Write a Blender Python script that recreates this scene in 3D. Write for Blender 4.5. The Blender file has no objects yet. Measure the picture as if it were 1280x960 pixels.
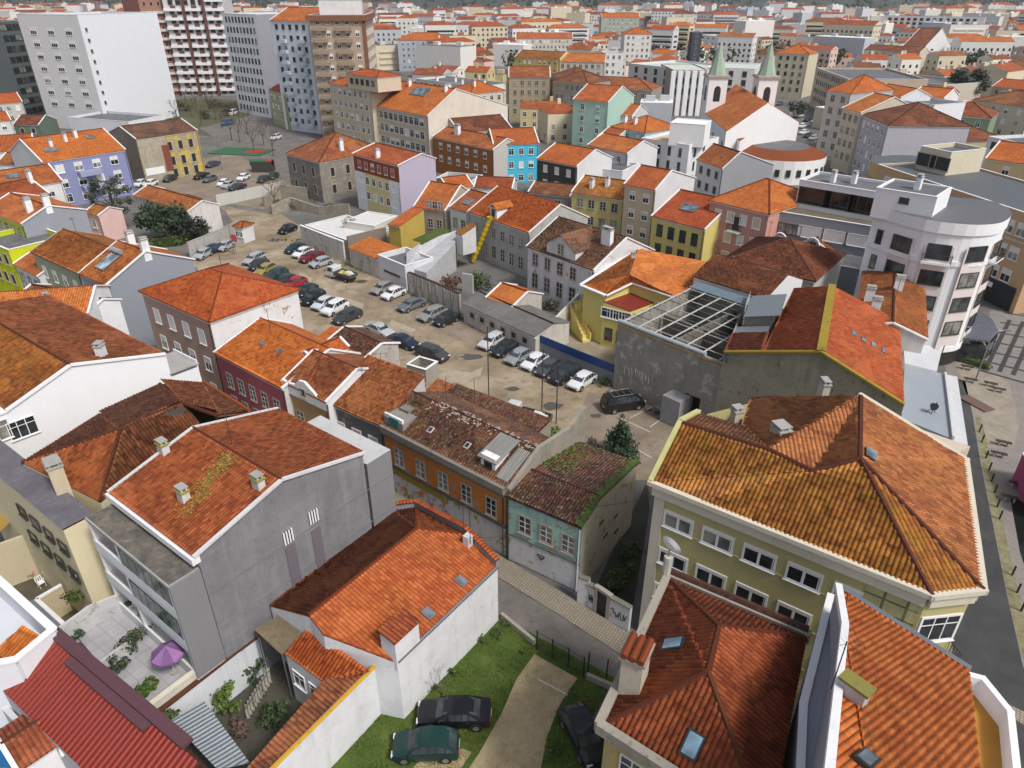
import bpy, bmesh, math, random
from mathutils import Vector, Matrix
import numpy as np
random.seed(7)
sc = bpy.context.scene
COL = sc.collection
RAD = math.radians
# ------------------------------------------------------------------ survey: photo pixel (1280x960) -> point in the place
F, YH, CAMZ = 880.0, -12.0, 40.0
PITCH = math.atan((480 - YH) / F)
CP, SP = math.cos(PITCH), math.sin(PITCH)
def ray(px, py):
    x = (px - 640) / F; y = -(py - 480) / F
    return Vector((x, CP + y * SP, -SP + y * CP))
def Q(p, z=0.0):
    d = ray(p[0], p[1]); t = (z - CAMZ) / d.z
    return Vector((d.x * t, d.y * t, z))
def VP(p, a, b):
    """point seen at pixel p on the vertical plane through points a and b"""
    n = Vector((b.y - a.y, a.x - b.x, 0)); d = ray(*p)
    t = (a.x * n.x + a.y * n.y) / (d.x * n.x + d.y * n.y)
    return Vector((d.x * t, d.y * t, CAMZ + d.z * t))
def RP(p, a, b, c):
    """point seen at pixel p on the plane of a roof slope"""
    n = (b - a).cross(c - a); d = ray(*p); o = Vector((0, 0, CAMZ))
    return o + d * ((a - o).dot(n) / d.dot(n))
# ------------------------------------------------------------------ materials
MATS = {}
def nodes(m):
    m.use_nodes = True
    nt = m.node_tree; nt.nodes.clear()
    out = nt.nodes.new('ShaderNodeOutputMaterial'); b = nt.nodes.new('ShaderNodeBsdfPrincipled')
    nt.links.new(b.outputs[0], out.inputs[0])
    return nt, b
def N(nt, t, **kw):
    n = nt.nodes.new(t)
    for k, v in kw.items():
        if k in n.inputs: n.inputs[k].default_value = v
        else: setattr(n, k, v)
    return n
def L(nt, a, b): nt.links.new(a, b)
def mathn(nt, op, a, b=None):
    n = nt.nodes.new('ShaderNodeMath'); n.operation = op
    for i, v in enumerate((a, b)):
        if v is None: continue
        if isinstance(v, (int, float)): n.inputs[i].default_value = v
        else: nt.links.new(v, n.inputs[i])
    return n.outputs[0]
def mixc(nt, fac, a, b, mode='MIX'):
    n = nt.nodes.new('ShaderNodeMix'); n.data_type = 'RGBA'; n.blend_type = mode
    for i, v in ((0, fac), (6, a), (7, b)):
        if isinstance(v, (int, float)): n.inputs[i].default_value = v
        elif isinstance(v, tuple): n.inputs[i].default_value = (*v[:3], 1)
        else: nt.links.new(v, n.inputs[i])
    return n.outputs[2]
def ramp(nt, fac, stops):
    n = nt.nodes.new('ShaderNodeValToRGB'); e = n.color_ramp.elements
    while len(e) < len(stops): e.new(0.5)
    for i, (p, c) in enumerate(stops):
        e[i].position = p; e[i].color = (*c, 1) if isinstance(c, tuple) else (c, c, c, 1)
    nt.links.new(fac, n.inputs[0])
    return n.outputs[0]
def wpos(nt): return nt.nodes.new('ShaderNodeNewGeometry').outputs['Position']
def noise(nt, vec, scale, detail=4, rough=.6):
    n = N(nt, 'ShaderNodeTexNoise', Scale=scale, Detail=detail, Roughness=rough)
    if vec is not None: L(nt, vec, n.inputs['Vector'])
    return n.outputs[0]
def mapping(nt, vec, scale):
    n = nt.nodes.new('ShaderNodeMapping'); n.inputs['Scale'].default_value = scale
    L(nt, vec, n.inputs['Vector']); return n.outputs[0]
def bump(nt, b, h, strength, dist):
    n = N(nt, 'ShaderNodeBump', Strength=strength, Distance=dist)
    L(nt, h, n.inputs['Height']); L(nt, n.outputs[0], b.inputs['Normal'])
def hx(s):
    """sRGB hex -> linear"""
    r = []
    for i in (0, 2, 4):
        c = int(s[i:i+2], 16) / 255
        r.append(c / 12.92 if c <= .04045 else ((c + .055) / 1.055) ** 2.4)
    return tuple(r)
def plain(key, col, rough=.6, metal=0.0, nz=0.15, sc_=1.5, spec=.4):
    if key in MATS: return MATS[key]
    m = bpy.data.materials.new(key); nt, b = nodes(m)
    p = wpos(nt); f = noise(nt, p, sc_)
    c = mixc(nt, f, tuple(x * (1 - nz) for x in col), tuple(min(.95, x * (1 + nz)) for x in col))
    L(nt, c, b.inputs['Base Color'])
    b.inputs['Roughness'].default_value = rough; b.inputs['Metallic'].default_value = metal
    b.inputs['Specular IOR Level'].default_value = spec
    MATS[key] = m; return m
def plaster(col, dirt=.35, key=None, dcol=(.16, .14, .12), peel=0.0, pcol=(.35, .28, .2)):
    """painted render: blotches, vertical rain streaks, grime"""
    key = key or 'plaster_%02x%02x%02x_%d_%d' % (*[int(255 * c) for c in col], dirt * 100, peel * 100)
    if key in MATS: return MATS[key]
    m = bpy.data.materials.new(key); nt, b = nodes(m)
    p = wpos(nt)
    blot = noise(nt, p, .45, 6, .65)
    streak = noise(nt, mapping(nt, p, (2.2, 2.2, .16)), 1.0, 5, .6)
    fine = noise(nt, p, 6, 4, .7)
    c = mixc(nt, fine, tuple(x * .92 for x in col), tuple(min(.93, x * 1.06) for x in col))
    mask = ramp(nt, noise(nt, p, .3, 3, .5), [(.42, 0.0), (.62, 1.0)])
    s = mathn(nt, 'MULTIPLY', mathn(nt, 'MULTIPLY', ramp(nt, streak, [(.50, 0.0), (.80, 1.0)]), mask), dirt * .8)
    c = mixc(nt, s, c, dcol)
    s2 = mathn(nt, 'MULTIPLY', ramp(nt, blot, [(.46, 0.0), (.70, 1.0)]), dirt * .75)
    c = mixc(nt, s2, c, tuple(.45 * x + .55 * y for x, y in zip(col, dcol)))
    s3 = mathn(nt, 'MULTIPLY', ramp(nt, noise(nt, p, 1.6, 7, .72), [(.56, 0.0), (.70, 1.0)]), min(1.0, dirt * dirt * 1.1))
    c = mixc(nt, s3, c, tuple(x * .55 for x in dcol))
    if peel > 0:
        pn = noise(nt, p, .8, 8, .7)
        pf = ramp(nt, pn, [(.62 - peel * .25, 0.0), (.64 - peel * .25, 1.0)])
        c = mixc(nt, pf, c, pcol)
        pn2 = noise(nt, p, 1.7, 8, .75)
        c = mixc(nt, mathn(nt, 'MULTIPLY', ramp(nt, pn2, [(.6, 0.0), (.64, 1.0)]), min(1, peel * 1.6)), c, dcol)
    L(nt, c, b.inputs['Base Color']); b.inputs['Roughness'].default_value = .85
    b.inputs['Specular IOR Level'].default_value = .2
    bump(nt, b, fine, .25, .03)
    MATS[key] = m; return m
TILES = {  # light, mid, dark, moss colour, moss amount, grime amount
 'fresh':  ((.58, .160, .044), (.49, .110, .026), (.34, .064, .018), (.30, .15, .03), .10, .18),
 'orange': ((.47, .138, .042), (.37, .088, .025), (.23, .048, .016), (.26, .13, .025), .28, .38),
 'worn':   ((.38, .128, .052), (.26, .070, .028), (.12, .032, .017), (.20, .10, .025), .35, .55),
 'mossy':  ((.40, .145, .034), (.29, .086, .022), (.12, .038, .014), (.25, .13, .018), .55, .60),
 'brown':  ((.29, .105, .046), (.18, .058, .027), (.080, .029, .017), (.14, .075, .03), .40, .55),
 'oxide':  ((.41, .120, .040), (.30, .074, .025), (.15, .036, .015), (.20, .09, .02), .25, .45),
 'dark':   ((.28, .105, .06), (.16, .053, .034), (.06, .028, .022), (.13, .10, .03), .50, .7),
 'red':    ((.46, .055, .030), (.37, .036, .020), (.28, .025, .016), (.3, .06, .02), .05, .15),
}
for k_ in ('orange', 'worn', 'mossy', 'oxide', 'brown'):
    a_ = TILES[k_]; TILES[k_] = (tuple(min(.6, x * 1.28) for x in a_[0]), tuple(x * 1.28 for x in a_[1]), tuple(x * 1.35 for x in a_[2]), a_[3], a_[4], a_[5] * .62)
def tile(kind, real=False):
    key = 'tile_' + kind + ('_r' if real else '')
    if key in MATS: return MATS[key]
    lo, mi, da, moss, ma, ga = TILES[kind]
    m = bpy.data.materials.new(key); nt, b = nodes(m)
    uv = nt.nodes.new('ShaderNodeUVMap').outputs[0]
    sep = N(nt, 'ShaderNodeSeparateXYZ'); L(nt, uv, sep.inputs[0])
    TU, TV = (.26, .37)
    u = mathn(nt, 'DIVIDE', sep.outputs[0], TU); v = mathn(nt, 'DIVIDE', sep.outputs[1], TV)
    cmb = N(nt, 'ShaderNodeCombineXYZ')
    L(nt, mathn(nt, 'FLOOR', u), cmb.inputs[0]); L(nt, mathn(nt, 'FLOOR', v), cmb.inputs[1])
    wn = N(nt, 'ShaderNodeTexWhiteNoise', noise_dimensions='2D'); L(nt, cmb.outputs[0], wn.inputs['Vector'])
    p = wpos(nt)
    big = noise(nt, p, .22, 6, .65); mid = noise(nt, p, 1.1, 6, .7); small = noise(nt, p, 7, 4, .7)
    streak = noise(nt, mapping(nt, uv, (3.2, .35, 1)), 1.0, 4, .6)
    tone = mathn(nt, 'ADD', mathn(nt, 'MULTIPLY', wn.outputs[0], .42), mathn(nt, 'MULTIPLY', mid, .62))
    c = ramp(nt, tone, [(.22, da), (.50, mi), (.82, lo)])
    c = mixc(nt, mathn(nt, 'MULTIPLY', ramp(nt, big, [(.42, 0.0), (.72, 1.0)]), ga), c, tuple(x * .45 for x in da))
    c = mixc(nt, mathn(nt, 'MULTIPLY', ramp(nt, streak, [(.5, 0.0), (.72, 1.0)]), ga * .9), c, tuple(x * .6 for x in da))
    mm = mathn(nt, 'MULTIPLY', ramp(nt, noise(nt, p, .55, 7, .7), [(.47, 0.0), (.62, 1.0)]), ma)
    c = mixc(nt, mm, c, mixc(nt, small, tuple(x * .6 for x in moss), moss))
    oi = nt.nodes.new('ShaderNodeObjectInfo'); hv = nt.nodes.new('ShaderNodeHueSaturation')
    vo = N(nt, 'ShaderNodeTexVoronoi', Scale=.42, Randomness=1.0); L(nt, mapping(nt, uv, (1, 1.6, 1)), vo.inputs['Vector'])
    vs_ = N(nt, 'ShaderNodeSeparateXYZ'); L(nt, vo.outputs['Color'], vs_.inputs[0])
    c = mixc(nt, mathn(nt, 'MULTIPLY', ramp(nt, vs_.outputs[0], [(.80, 0.0), (.82, 1.0)]), .45), c, lo)      # newer replaced tiles
    c = mixc(nt, mathn(nt, 'MULTIPLY', ramp(nt, vs_.outputs[1], [(.84, 0.0), (.86, 1.0)]), .40), c, da)      # older patches
    L(nt, mathn(nt, 'ADD', mathn(nt, 'MULTIPLY', oi.outputs['Random'], .34), .83), hv.inputs['Value'])
    L(nt, mathn(nt, 'ADD', mathn(nt, 'MULTIPLY', wn.outputs[0], 0.0), mathn(nt, 'ADD', mathn(nt, 'MULTIPLY', oi.outputs['Random'], .018), .494)), hv.inputs['Hue'])
    L(nt, c, hv.inputs['Color']); c = hv.outputs[0]
    if kind == 'dark':   # pale lichen flecks
        c = mixc(nt, ramp(nt, noise(nt, p, 4.5, 5, .8), [(.55, 0.0), (.62, .75)]), c, (.38, .34, .29))
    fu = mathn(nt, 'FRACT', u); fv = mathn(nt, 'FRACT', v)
    # darker channels and laps: dirt and moss, plus occlusion shade painted into the colour
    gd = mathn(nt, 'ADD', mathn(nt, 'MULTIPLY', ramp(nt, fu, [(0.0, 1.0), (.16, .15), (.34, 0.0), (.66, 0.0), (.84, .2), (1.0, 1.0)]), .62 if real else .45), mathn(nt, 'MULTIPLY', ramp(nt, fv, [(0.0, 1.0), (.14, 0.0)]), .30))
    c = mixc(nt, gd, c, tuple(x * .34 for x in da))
    L(nt, c, b.inputs['Base Color'])
    b.inputs['Roughness'].default_value = .7; b.inputs['Specular IOR Level'].default_value = .25
    wave = mathn(nt, 'POWER', mathn(nt, 'SINE', mathn(nt, 'MULTIPLY', fu, math.pi)), .7)
    step = mathn(nt, 'SUBTRACT', 1.0, fv)
    if real: h = mathn(nt, 'ADD', mathn(nt, 'MULTIPLY', small, .25), mathn(nt, 'MULTIPLY', wn.outputs[0], .3)); bump(nt, b, h, .6, .04)
    else:
        h = mathn(nt, 'ADD', mathn(nt, 'ADD', wave, mathn(nt, 'MULTIPLY', step, .45)), mathn(nt, 'MULTIPLY', small, .25))
        bump(nt, b, h, 1.0, .09)
    MATS[key] = m; return m
def corr(key, col, pitch=.2, rough=.5, metal=0.0, dirt=.3):
    """corrugated sheet, ridges running up the slope"""
    if key in MATS: return MATS[key]
    m = bpy.data.materials.new(key); nt, b = nodes(m)
    uv = nt.nodes.new('ShaderNodeUVMap').outputs[0]
    sep = N(nt, 'ShaderNodeSeparateXYZ'); L(nt, uv, sep.inputs[0])
    w = mathn(nt, 'SINE', mathn(nt, 'MULTIPLY', sep.outputs[0], 2 * math.pi / pitch))
    p = wpos(nt)
    st = noise(nt, mapping(nt, uv, (3, .25, 1)), 1.0, 5, .65)
    c = mixc(nt, mathn(nt, 'MULTIPLY', ramp(nt, st, [(.4, 0.0), (.75, 1.0)]), dirt), col, tuple(x * .35 for x in col))
    L(nt, c, b.inputs['Base Color']); b.inputs['Roughness'].default_value = rough; b.inputs['Metallic'].default_value = metal
    bump(nt, b, w, .9, .04)
    MATS[key] = m; return m
def ground(key, c1, c2, c3, scale=.25, wet=.0, fine=9, rough=.85):
    if key in MATS: return MATS[key]
    m = bpy.data.materials.new(key); nt, b = nodes(m)
    p = wpos(nt)
    n1 = noise(nt, p, scale, 8, .68); n2 = noise(nt, p, fine, 5, .75); n3 = noise(nt, p, scale * 3.7, 6, .7)
    c = ramp(nt, n1, [(.32, c1), (.52, c2), (.70, c3)])
    c = mixc(nt, mathn(nt, 'MULTIPLY', ramp(nt, n3, [(.52, 0.0), (.62, 1.0)]), .42), c, tuple(x * .62 for x in c1))
    c = mixc(nt, mathn(nt, 'MULTIPLY', ramp(nt, noise(nt, p, fine * .35, 7, .75), [(.54, 0.0), (.64, 1.0)]), .35), c, tuple(x * .7 for x in c1))
    c = mixc(nt, mathn(nt, 'MULTIPLY', n2, .55), c, tuple(x * .55 for x in c2))
    L(nt, c, b.inputs['Base Color'])
    if wet > 0:
        r = ramp(nt, n3, [(.45, rough), (.62, rough * (1 - wet))]); L(nt, r, b.inputs['Roughness'])
    else: b.inputs['Roughness'].default_value = rough
    bump(nt, b, n2, .4, .03)
    MATS[key] = m; return m
def paving(key, c1, c2, sx=.5, sy=.5, mortar=.02, rot=0.0, mc=(.08, .075, .07), wall=False):
    if key in MATS: return MATS[key]
    m = bpy.data.materials.new(key); nt, b = nodes(m)
    p = wpos(nt); mp = nt.nodes.new('ShaderNodeMapping'); mp.inputs['Rotation'].default_value = (0, 0, rot); L(nt, p, mp.inputs['Vector'])
    br = N(nt, 'ShaderNodeTexBrick', Scale=1.0); br.offset = 0.0
    br.inputs['Color1'].default_value = (*c1, 1); br.inputs['Color2'].default_value = (*c2, 1); br.inputs['Mortar'].default_value = (*mc, 1)
    br.inputs['Mortar Size'].default_value = mortar; br.inputs['Brick Width'].default_value = sx; br.inputs['Row Height'].default_value = sy
    if wall:
        s_ = N(nt, 'ShaderNodeSeparateXYZ'); L(nt, p, s_.inputs[0]); k_ = N(nt, 'ShaderNodeCombineXYZ'); L(nt, s_.outputs[0], k_.inputs[0]); L(nt, s_.outputs[2], k_.inputs[1]); L(nt, k_.outputs[0], br.inputs['Vector'])
    else: L(nt, mp.outputs[0], br.inputs['Vector'])
    c = mixc(nt, mathn(nt, 'MULTIPLY', ramp(nt, noise(nt, p, .6, 7, .7), [(.4, 0.0), (.7, 1.0)]), .5), br.outputs[0], tuple(x * .5 for x in c1))
    if wall:
        st = noise(nt, mapping(nt, p, (1.6, 1.6, .12)), 1.0, 6, .65)
        c = mixc(nt, mathn(nt, 'MULTIPLY', ramp(nt, st, [(.5, 0.0), (.78, 1.0)]), .45), c, tuple(min(.8, x * 1.5) for x in c1))
        c = mixc(nt, mathn(nt, 'MULTIPLY', ramp(nt, noise(nt, p, 2.4, 8, .75), [(.5, 0.0), (.72, 1.0)]), .35), c, tuple(x * .55 for x in c1))
    L(nt, c, b.inputs['Base Color']); b.inputs['Roughness'].default_value = .8
    MATS[key] = m; return m
def glassm(key='window_glass', col=(.02, .024, .028), rough=.08):
    if key in MATS: return MATS[key]
    m = bpy.data.materials.new(key); nt, b = nodes(m)
    c = ramp(nt, noise(nt, wpos(nt), .9, 2, .5), [(.35, tuple(x * .6 for x in col)), (.7, tuple(x * 2.2 for x in col))])
    L(nt, c, b.inputs['Base Color'])
    b.inputs['Roughness'].default_value = rough; b.inputs['Specular IOR Level'].default_value = .5
    MATS[key] = m; return m
def leafm(key, col):
    if key in MATS: return MATS[key]
    m = bpy.data.materials.new(key); nt, b = nodes(m)
    p = wpos(nt)
    c = mixc(nt, noise(nt, p, 3.0, 4, .7), tuple(x * .45 for x in col), tuple(x * 1.7 for x in col))
    L(nt, c, b.inputs['Base Color']); b.inputs['Roughness'].default_value = .7
    MATS[key] = m; return m
WHITE = (.80, .80, .81)
def PW(d=.25): return plaster(WHITE, d)
M_FR = plain('white_frame', (.78, .78, .78), .4, 0, .05)
M_DFR = plain('dark_frame', (.05, .045, .04), .5)
M_STONE = plaster((.42, .38, .32), .5, 'stone_surround')
M_SHUT = plain('roller_shutter', (.70, .69, .66), .5, 0, .08)
M_SHUT2 = plain('cream_shutter', (.62, .55, .42), .5, 0, .08)
M_GSH = plain('green_shutter', (.02, .06, .045), .5)
M_MET = plain('dull_metal', (.33, .34, .35), .4, .8)
M_DARK = plain('dark_paint', (.025, .026, .028), .5)
M_GRAVEL = ground('roof_gravel', (.07, .065, .06), (.16, .14, .115), (.30, .26, .20), 1.2, 0, 16)
M_FELT = ground('roof_felt', (.10, .10, .11), (.15, .15, .16), (.22, .22, .22), .4, .3, 10)
M_CONC = plaster((.36, .35, .33), .6, 'bare_concrete')
M_RIDGE = {k: tile(k, True) for k in ()}
# ------------------------------------------------------------------ meshes and objects
def link(name, me, parent=None, loc=None):
    o = bpy.data.objects.new(name, me); COL.objects.link(o)
    if parent is not None: o.parent = parent
    if loc is not None: o.location = loc
    return o
def root(name, loc, label, cat, group=None, rz=0.0):
    o = link(name, None); o.location = loc; o.rotation_euler = (0, 0, rz)
    o['label'] = label; o['category'] = cat
    if group: o['group'] = group
    return o
def tag(o, label, cat, group=None):
    o['label'] = label; o['category'] = cat
    if group: o['group'] = group
    return o
class MB:
    """collects faces, one material slot per material"""
    def __init__(s): s.v = []; s.f = []; s.mi = []; s.m = []; s.uv = []; s.sm = []
    def mat(s, m):
        if m not in s.m: s.m.append(m)
        return s.m.index(m)
    def face(s, pts, m, uv=None, smooth=False):
        n = len(s.v); s.v += [tuple(p) for p in pts]; s.f.append(tuple(range(n, n + len(pts)))); s.mi.append(s.mat(m)); s.sm.append(smooth)
        s.uv.append(uv or [(0, 0)] * len(pts))
    def box(s, c, d, m, ax=None):
        """box centred at c, full sizes d, optional axes"""
        ax = ax or (Vector((1, 0, 0)), Vector((0, 1, 0)), Vector((0, 0, 1)))
        c = Vector(c) + Vector((0, 0, .0013 * (len(s.f) % 7)))   # keeps meeting boxes out of one plane
        P = [c + ax[0] * d[0] * (i - .5) + ax[1] * d[1] * (j - .5) + ax[2] * d[2] * (k - .5) for i in (0, 1) for j in (0, 1) for k in (0, 1)]
        for q in ((0, 1, 3, 2), (4, 6, 7, 5), (0, 4, 5, 1), (2, 3, 7, 6), (0, 2, 6, 4), (1, 5, 7, 3)):
            s.face([P[i] for i in q], m, [(0, 0), (d[0], 0), (d[0], d[2]), (0, d[2])])
    def prism(s, loop, z0, z1, m, top=None, tz=None):
        """vertical prism over an xy loop; z1 may be a list"""
        n = len(loop); zt = z1 if isinstance(z1, (list, tuple)) else [z1] * n
        a = sum(loop[i][0] * loop[(i + 1) % n][1] - loop[(i + 1) % n][0] * loop[i][1] for i in range(n))
        idx = list(range(n)) if a > 0 else list(range(n))[::-1]
        for k in range(n):
            i, j = idx[k], idx[(k + 1) % n]
            w = math.dist(loop[i][:2], loop[j][:2])
            s.face([(loop[i][0], loop[i][1], z0), (loop[j][0], loop[j][1], z0), (loop[j][0], loop[j][1], zt[j]), (loop[i][0], loop[i][1], zt[i])], m, [(0, 0), (w, 0), (w, zt[j] - z0), (0, zt[i] - z0)])
        s.face([(loop[i][0], loop[i][1], zt[i]) for i in idx], top or m, [(loop[i][0], loop[i][1]) for i in idx])
    def tube(s, a, b, r, m, n=6, r2=None):
        a, b = Vector(a), Vector(b); d = (b - a).normalized(); r2 = r if r2 is None else r2
        u = d.cross(Vector((0, 0, 1)))
        u = Vector((1, 0, 0)) if u.length < 1e-3 else u.normalized()
        w = d.cross(u)
        A = [a + (u * math.cos(t) + w * math.sin(t)) * r for t in [2 * math.pi * i / n for i in range(n)]]
        B = [b + (u * math.cos(t) + w * math.sin(t)) * r2 for t in [2 * math.pi * i / n for i in range(n)]]
        for i in range(n):
            j = (i + 1) % n; s.face([A[i], A[j], B[j], B[i]], m, smooth=n > 6)
        s.face(A[::-1], m); s.face(B, m)
    def mesh(s, name, off=None):
        me = bpy.data.meshes.new(name)
        if off is not None: s.v = [(p[0] - off[0], p[1] - off[1], p[2] - off[2]) for p in s.v]
        me.from_pydata(s.v, [], s.f)
        for m in s.m: me.materials.append(m)
        me.polygons.foreach_set('material_index', s.mi); me.polygons.foreach_set('use_smooth', s.sm)
        ul = me.uv_layers.new(name='UVMap')
        ul.data.foreach_set('uv', [c for f in s.uv for t in f for c in t])
        me.update(); return me
    def obj(s, name, parent=None, off=None): return link(name, s.mesh(name, off), parent)
def sheet(name, pts, z, m, kind='structure'):
    mb = MB(); P = [Vector((p[0], p[1], z)) for p in pts]
    a = sum(P[i].x * P[(i + 1) % len(P)].y - P[(i + 1) % len(P)].x * P[i].y for i in range(len(P)))
    mb.face(P if a > 0 else P[::-1], m, [(p.x, p.y) for p in P])
    o = mb.obj(name); o['kind'] = kind; return o
def slope_axes(p):
    n = Vector((0, 0, 0))
    for i in range(len(p)):
        a, b = p[i], p[(i + 1) % len(p)]
        n += Vector(((a.y - b.y) * (a.z + b.z), (a.z - b.z) * (a.x + b.x), (a.x - b.x) * (a.y + b.y)))
    n.normalize()
    if n.z < 0: n = -n
    u = Vector((0, 0, 1)).cross(n)
    u = Vector((1, 0, 0)) if u.length < .02 else u.normalized()
    return u, n.cross(u), n
def roof_slab(mb, pts, m, th=.12, real=None):
    """one roof slope: a slab with tiles laid along the slope; real = corrugated geometry material"""
    u, v, n = slope_axes(pts)
    # orient ccw from above
    a = sum(pts[i].x * pts[(i + 1) % len(pts)].y - pts[(i + 1) % len(pts)].x * pts[i].y for i in range(len(pts)))
    if a < 0: pts = pts[::-1]
    low = [p - Vector((0, 0, th)) for p in pts]
    uvp = [(p.dot(u), p.dot(v)) for p in pts]
    mb.face(pts, m, uvp)
    mb.face(low[::-1], m, uvp[::-1])
    k = len(pts)
    for i in range(k):
        j = (i + 1) % k
        mb.face([low[i], low[j], pts[j], pts[i]], m, [uvp[i], uvp[j], uvp[j], uvp[i]])
    if real: tile_field(mb, pts, real, u, v, n, uvp)
def tile_field(mb, pts, m, u, v, n, uvp, TU=.26, TV=.37, amp=.075):
    """rows of rounded tiles as geometry over a (convex) slope"""
    us = [q[0] for q in uvp]; vs = [q[1] for q in uvp]
    prof = [(0.0, 0.0), (.16, .62), (.36, 1.0), (.56, .92), (.76, .35), (.88, .02)]
    c0 = math.floor(min(us) / TU); c1 = math.ceil(max(us) / TU); r0 = math.floor(min(vs) / TV); r1 = math.ceil(max(vs) / TV)
    cu = [((c + f) * TU, h) for c in range(c0, c1) for f, h in prof] + [(c1 * TU, 0)]
    rv = []
    for r in range(r0, r1): rv += [(r * TV, .04), ((r + 1) * TV - .004, .0)]
    bm = bmesh.new(); rnd = random.Random(len(cu) * 31 + len(rv)); d0 = pts[0].dot(n)
    jit = {}
    grid = []
    for k, (vv, hv) in enumerate(rv):
        row = []
        for i, (uu, hu) in enumerate(cu):
            key = (i // 6, k // 2)
            if key not in jit: jit[key] = rnd.uniform(-.012, .012)
            row.append(bm.verts.new(u * uu + v * (vv + jit[key]) + n * (d0 + .012 + hu * amp + hv + jit[key] * .6)))
        grid.append(row)
    for k in range(len(rv) - 1):
        for i in range(len(cu) - 1):
            bm.faces.new((grid[k][i], grid[k][i + 1], grid[k + 1][i + 1], grid[k + 1][i]))
    cen = sum(pts, Vector()) / len(pts)
    for i in range(len(pts)):
        a, b = pts[i], pts[(i + 1) % len(pts)]
        e = b - a
        if e.length < 1e-4: continue
        no = e.cross(n)
        if no.dot(cen - a) > 0: no = -no
        bmesh.ops.bisect_plane(bm, geom=bm.verts[:] + bm.edges[:] + bm.faces[:], plane_co=a, plane_no=no, clear_outer=True)
    bm.verts.ensure_lookup_table()
    base = len(mb.v); mi = mb.mat(m)
    bm.verts.index_update()
    mb.v += [tuple(x.co) for x in bm.verts]
    for f in bm.faces:
        mb.f.append(tuple(base + x.index for x in f.verts)); mb.mi.append(mi); mb.sm.append(True)
        mb.uv.append([(x.co.dot(u), x.co.dot(v)) for x in f.verts])
    bm.free()
def cap_line(mb, a, b, m, r=.13):
    """half-round ridge tiles"""
    a, b = Vector(a), Vector(b); d = b - a; ln = d.length
    if ln < .2: return
    k = max(1, int(ln / .45))
    for i in range(k):
        p = a + d * (i / k); q = a + d * ((i + 1.06) / k)
        mb.tube(p + Vector((0, 0, .02)), q + Vector((0, 0, .02)), r, m, 6, r * .86)
# ------------------------------------------------------------------ windows (shared meshes)
WCACHE = {}
def wmesh(w, h, st):
    k = (round(w, 2), round(h, 2), st)
    if k in WCACHE: return WCACHE[k]
    f = MB(); p = MB()
    fr = {'w': M_FR, 's': M_FR, 'h': M_FR, 'd': M_STONE, 'b': M_DFR, 'g': M_DFR, 'c': M_STONE, 'G': M_FR, 'k': M_STONE, 'o': M_FR, 'r': M_FR, 'p': M_FR}[st]
    t = .035 if st == 'b' else .07 if st in 'wshg' else .13
    dep = .07
    def bar(x0, x1, z0, z1, m, y=dep, y0=-.02): f.box(((x0 + x1) / 2, (y + y0) / 2, (z0 + z1) / 2), (x1 - x0, y - y0, z1 - z0), m)
    bar(-w/2 - t, -w/2, -t, h + t, fr); bar(w/2, w/2 + t, -t, h + t, fr); bar(-w/2, w/2, h, h + t, fr); bar(-w/2 - t - .05, w/2 + t + .05, -t - .05, -t, fr, dep + .07); bar(-w/2, w/2, -t, 0, fr)
    if st == 'p': bar(-.06, .06, 0, h, M_FR, .05); bar(-w/2, w/2, h * .86, h, M_SHUT, .06); [bar(sx * w / 4 - .03 - w * .21, sx * w / 4 + .03 - w * .21, 0, h * .86, M_FR, .045) for sx in (-1, 1)]
    if st in 'whcoG' and w > .75:
        for i in range(1, max(2, round(w / .75))): x = -w/2 + w * i / max(2, round(w / .75)); bar(x - .03, x + .03, 0, h, M_FR, .05)
    if st in 'wcG' and h > 1.0: bar(-w/2, w/2, h * .68, h * .68 + .05, M_FR, .048)
    if st in 'd':
        bar(-.03, .03, 0, h, M_FR, .05)
        for z in (h * .36, h * .68): bar(-w/2, w/2, z - .014, z + .014, M_FR, .048)
    if st == 'g':
        nn = max(2, round(w / 1.1))
        for i in range(1, nn): x = -w/2 + w * i / nn; bar(x - .03, x + .03, 0, h, M_DFR, .05)
    g = glassm()
    def pan(z0, z1, m, y): p.box((0, y / 2, (z0 + z1) / 2), (w, y, z1 - z0), m)
    if st == 's': pan(0, h, M_SHUT, .045); [bar(-w/2, w/2, z, z + .012, M_FR, .05, .04) for z in [h * i / 8 for i in range(1, 8)]]
    elif st == 'r': pan(0, h, M_SHUT2, .045)
    elif st == 'h': pan(0, h * .55, g, .025); bar(-w/2, w/2, h * .55, h, M_SHUT, .05)
    elif st == 'o': pan(0, h * .35, g, .025); bar(-w/2, w/2, h * .35, h, M_SHUT, .05)
    elif st == 'G':
        pan(0, h, g, .025)
    elif st == 'k': pan(0, h, M_DARK, .02)
    else: pan(0, h, g, .025)
    pm = p.mesh('pane'); vs = [pm]
    if st not in 'srko':
        for i, (col, ro) in enumerate((((.05, .055, .055), .2), ((.16, .155, .14), .45), ((.012, .014, .016), .05))):
            v = pm.copy(); v.name = 'pane'; v.materials.clear(); v.materials.append(glassm('window_glass_%d' % i, col, ro)); vs.append(v)
    r = (f.mesh('window'), vs); WCACHE[k] = r; return r
def put_window(par, off, c, out, w, h, st, name='window'):
    fm, pm = wmesh(w, h, st)
    x = Vector((-out.y, out.x, 0)); x = -x if False else x
    # local x across, y outward, z up : right-handed x = y x z
    x = out.cross(Vector((0, 0, 1)))
    M = Matrix(((x.x, out.x, 0, c.x - off.x), (x.y, out.y, 0, c.y - off.y), (0, 0, 1, c.z - off.z), (0, 0, 0, 1)))
    o = link(name, fm, par); o.matrix_local = M
    link('pane', pm[WR.choice((0, 0, 1, 2, 3)) if len(pm) > 1 else 0], o)
    return o
WR = random.Random(99)
BCACHE = {}
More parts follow.
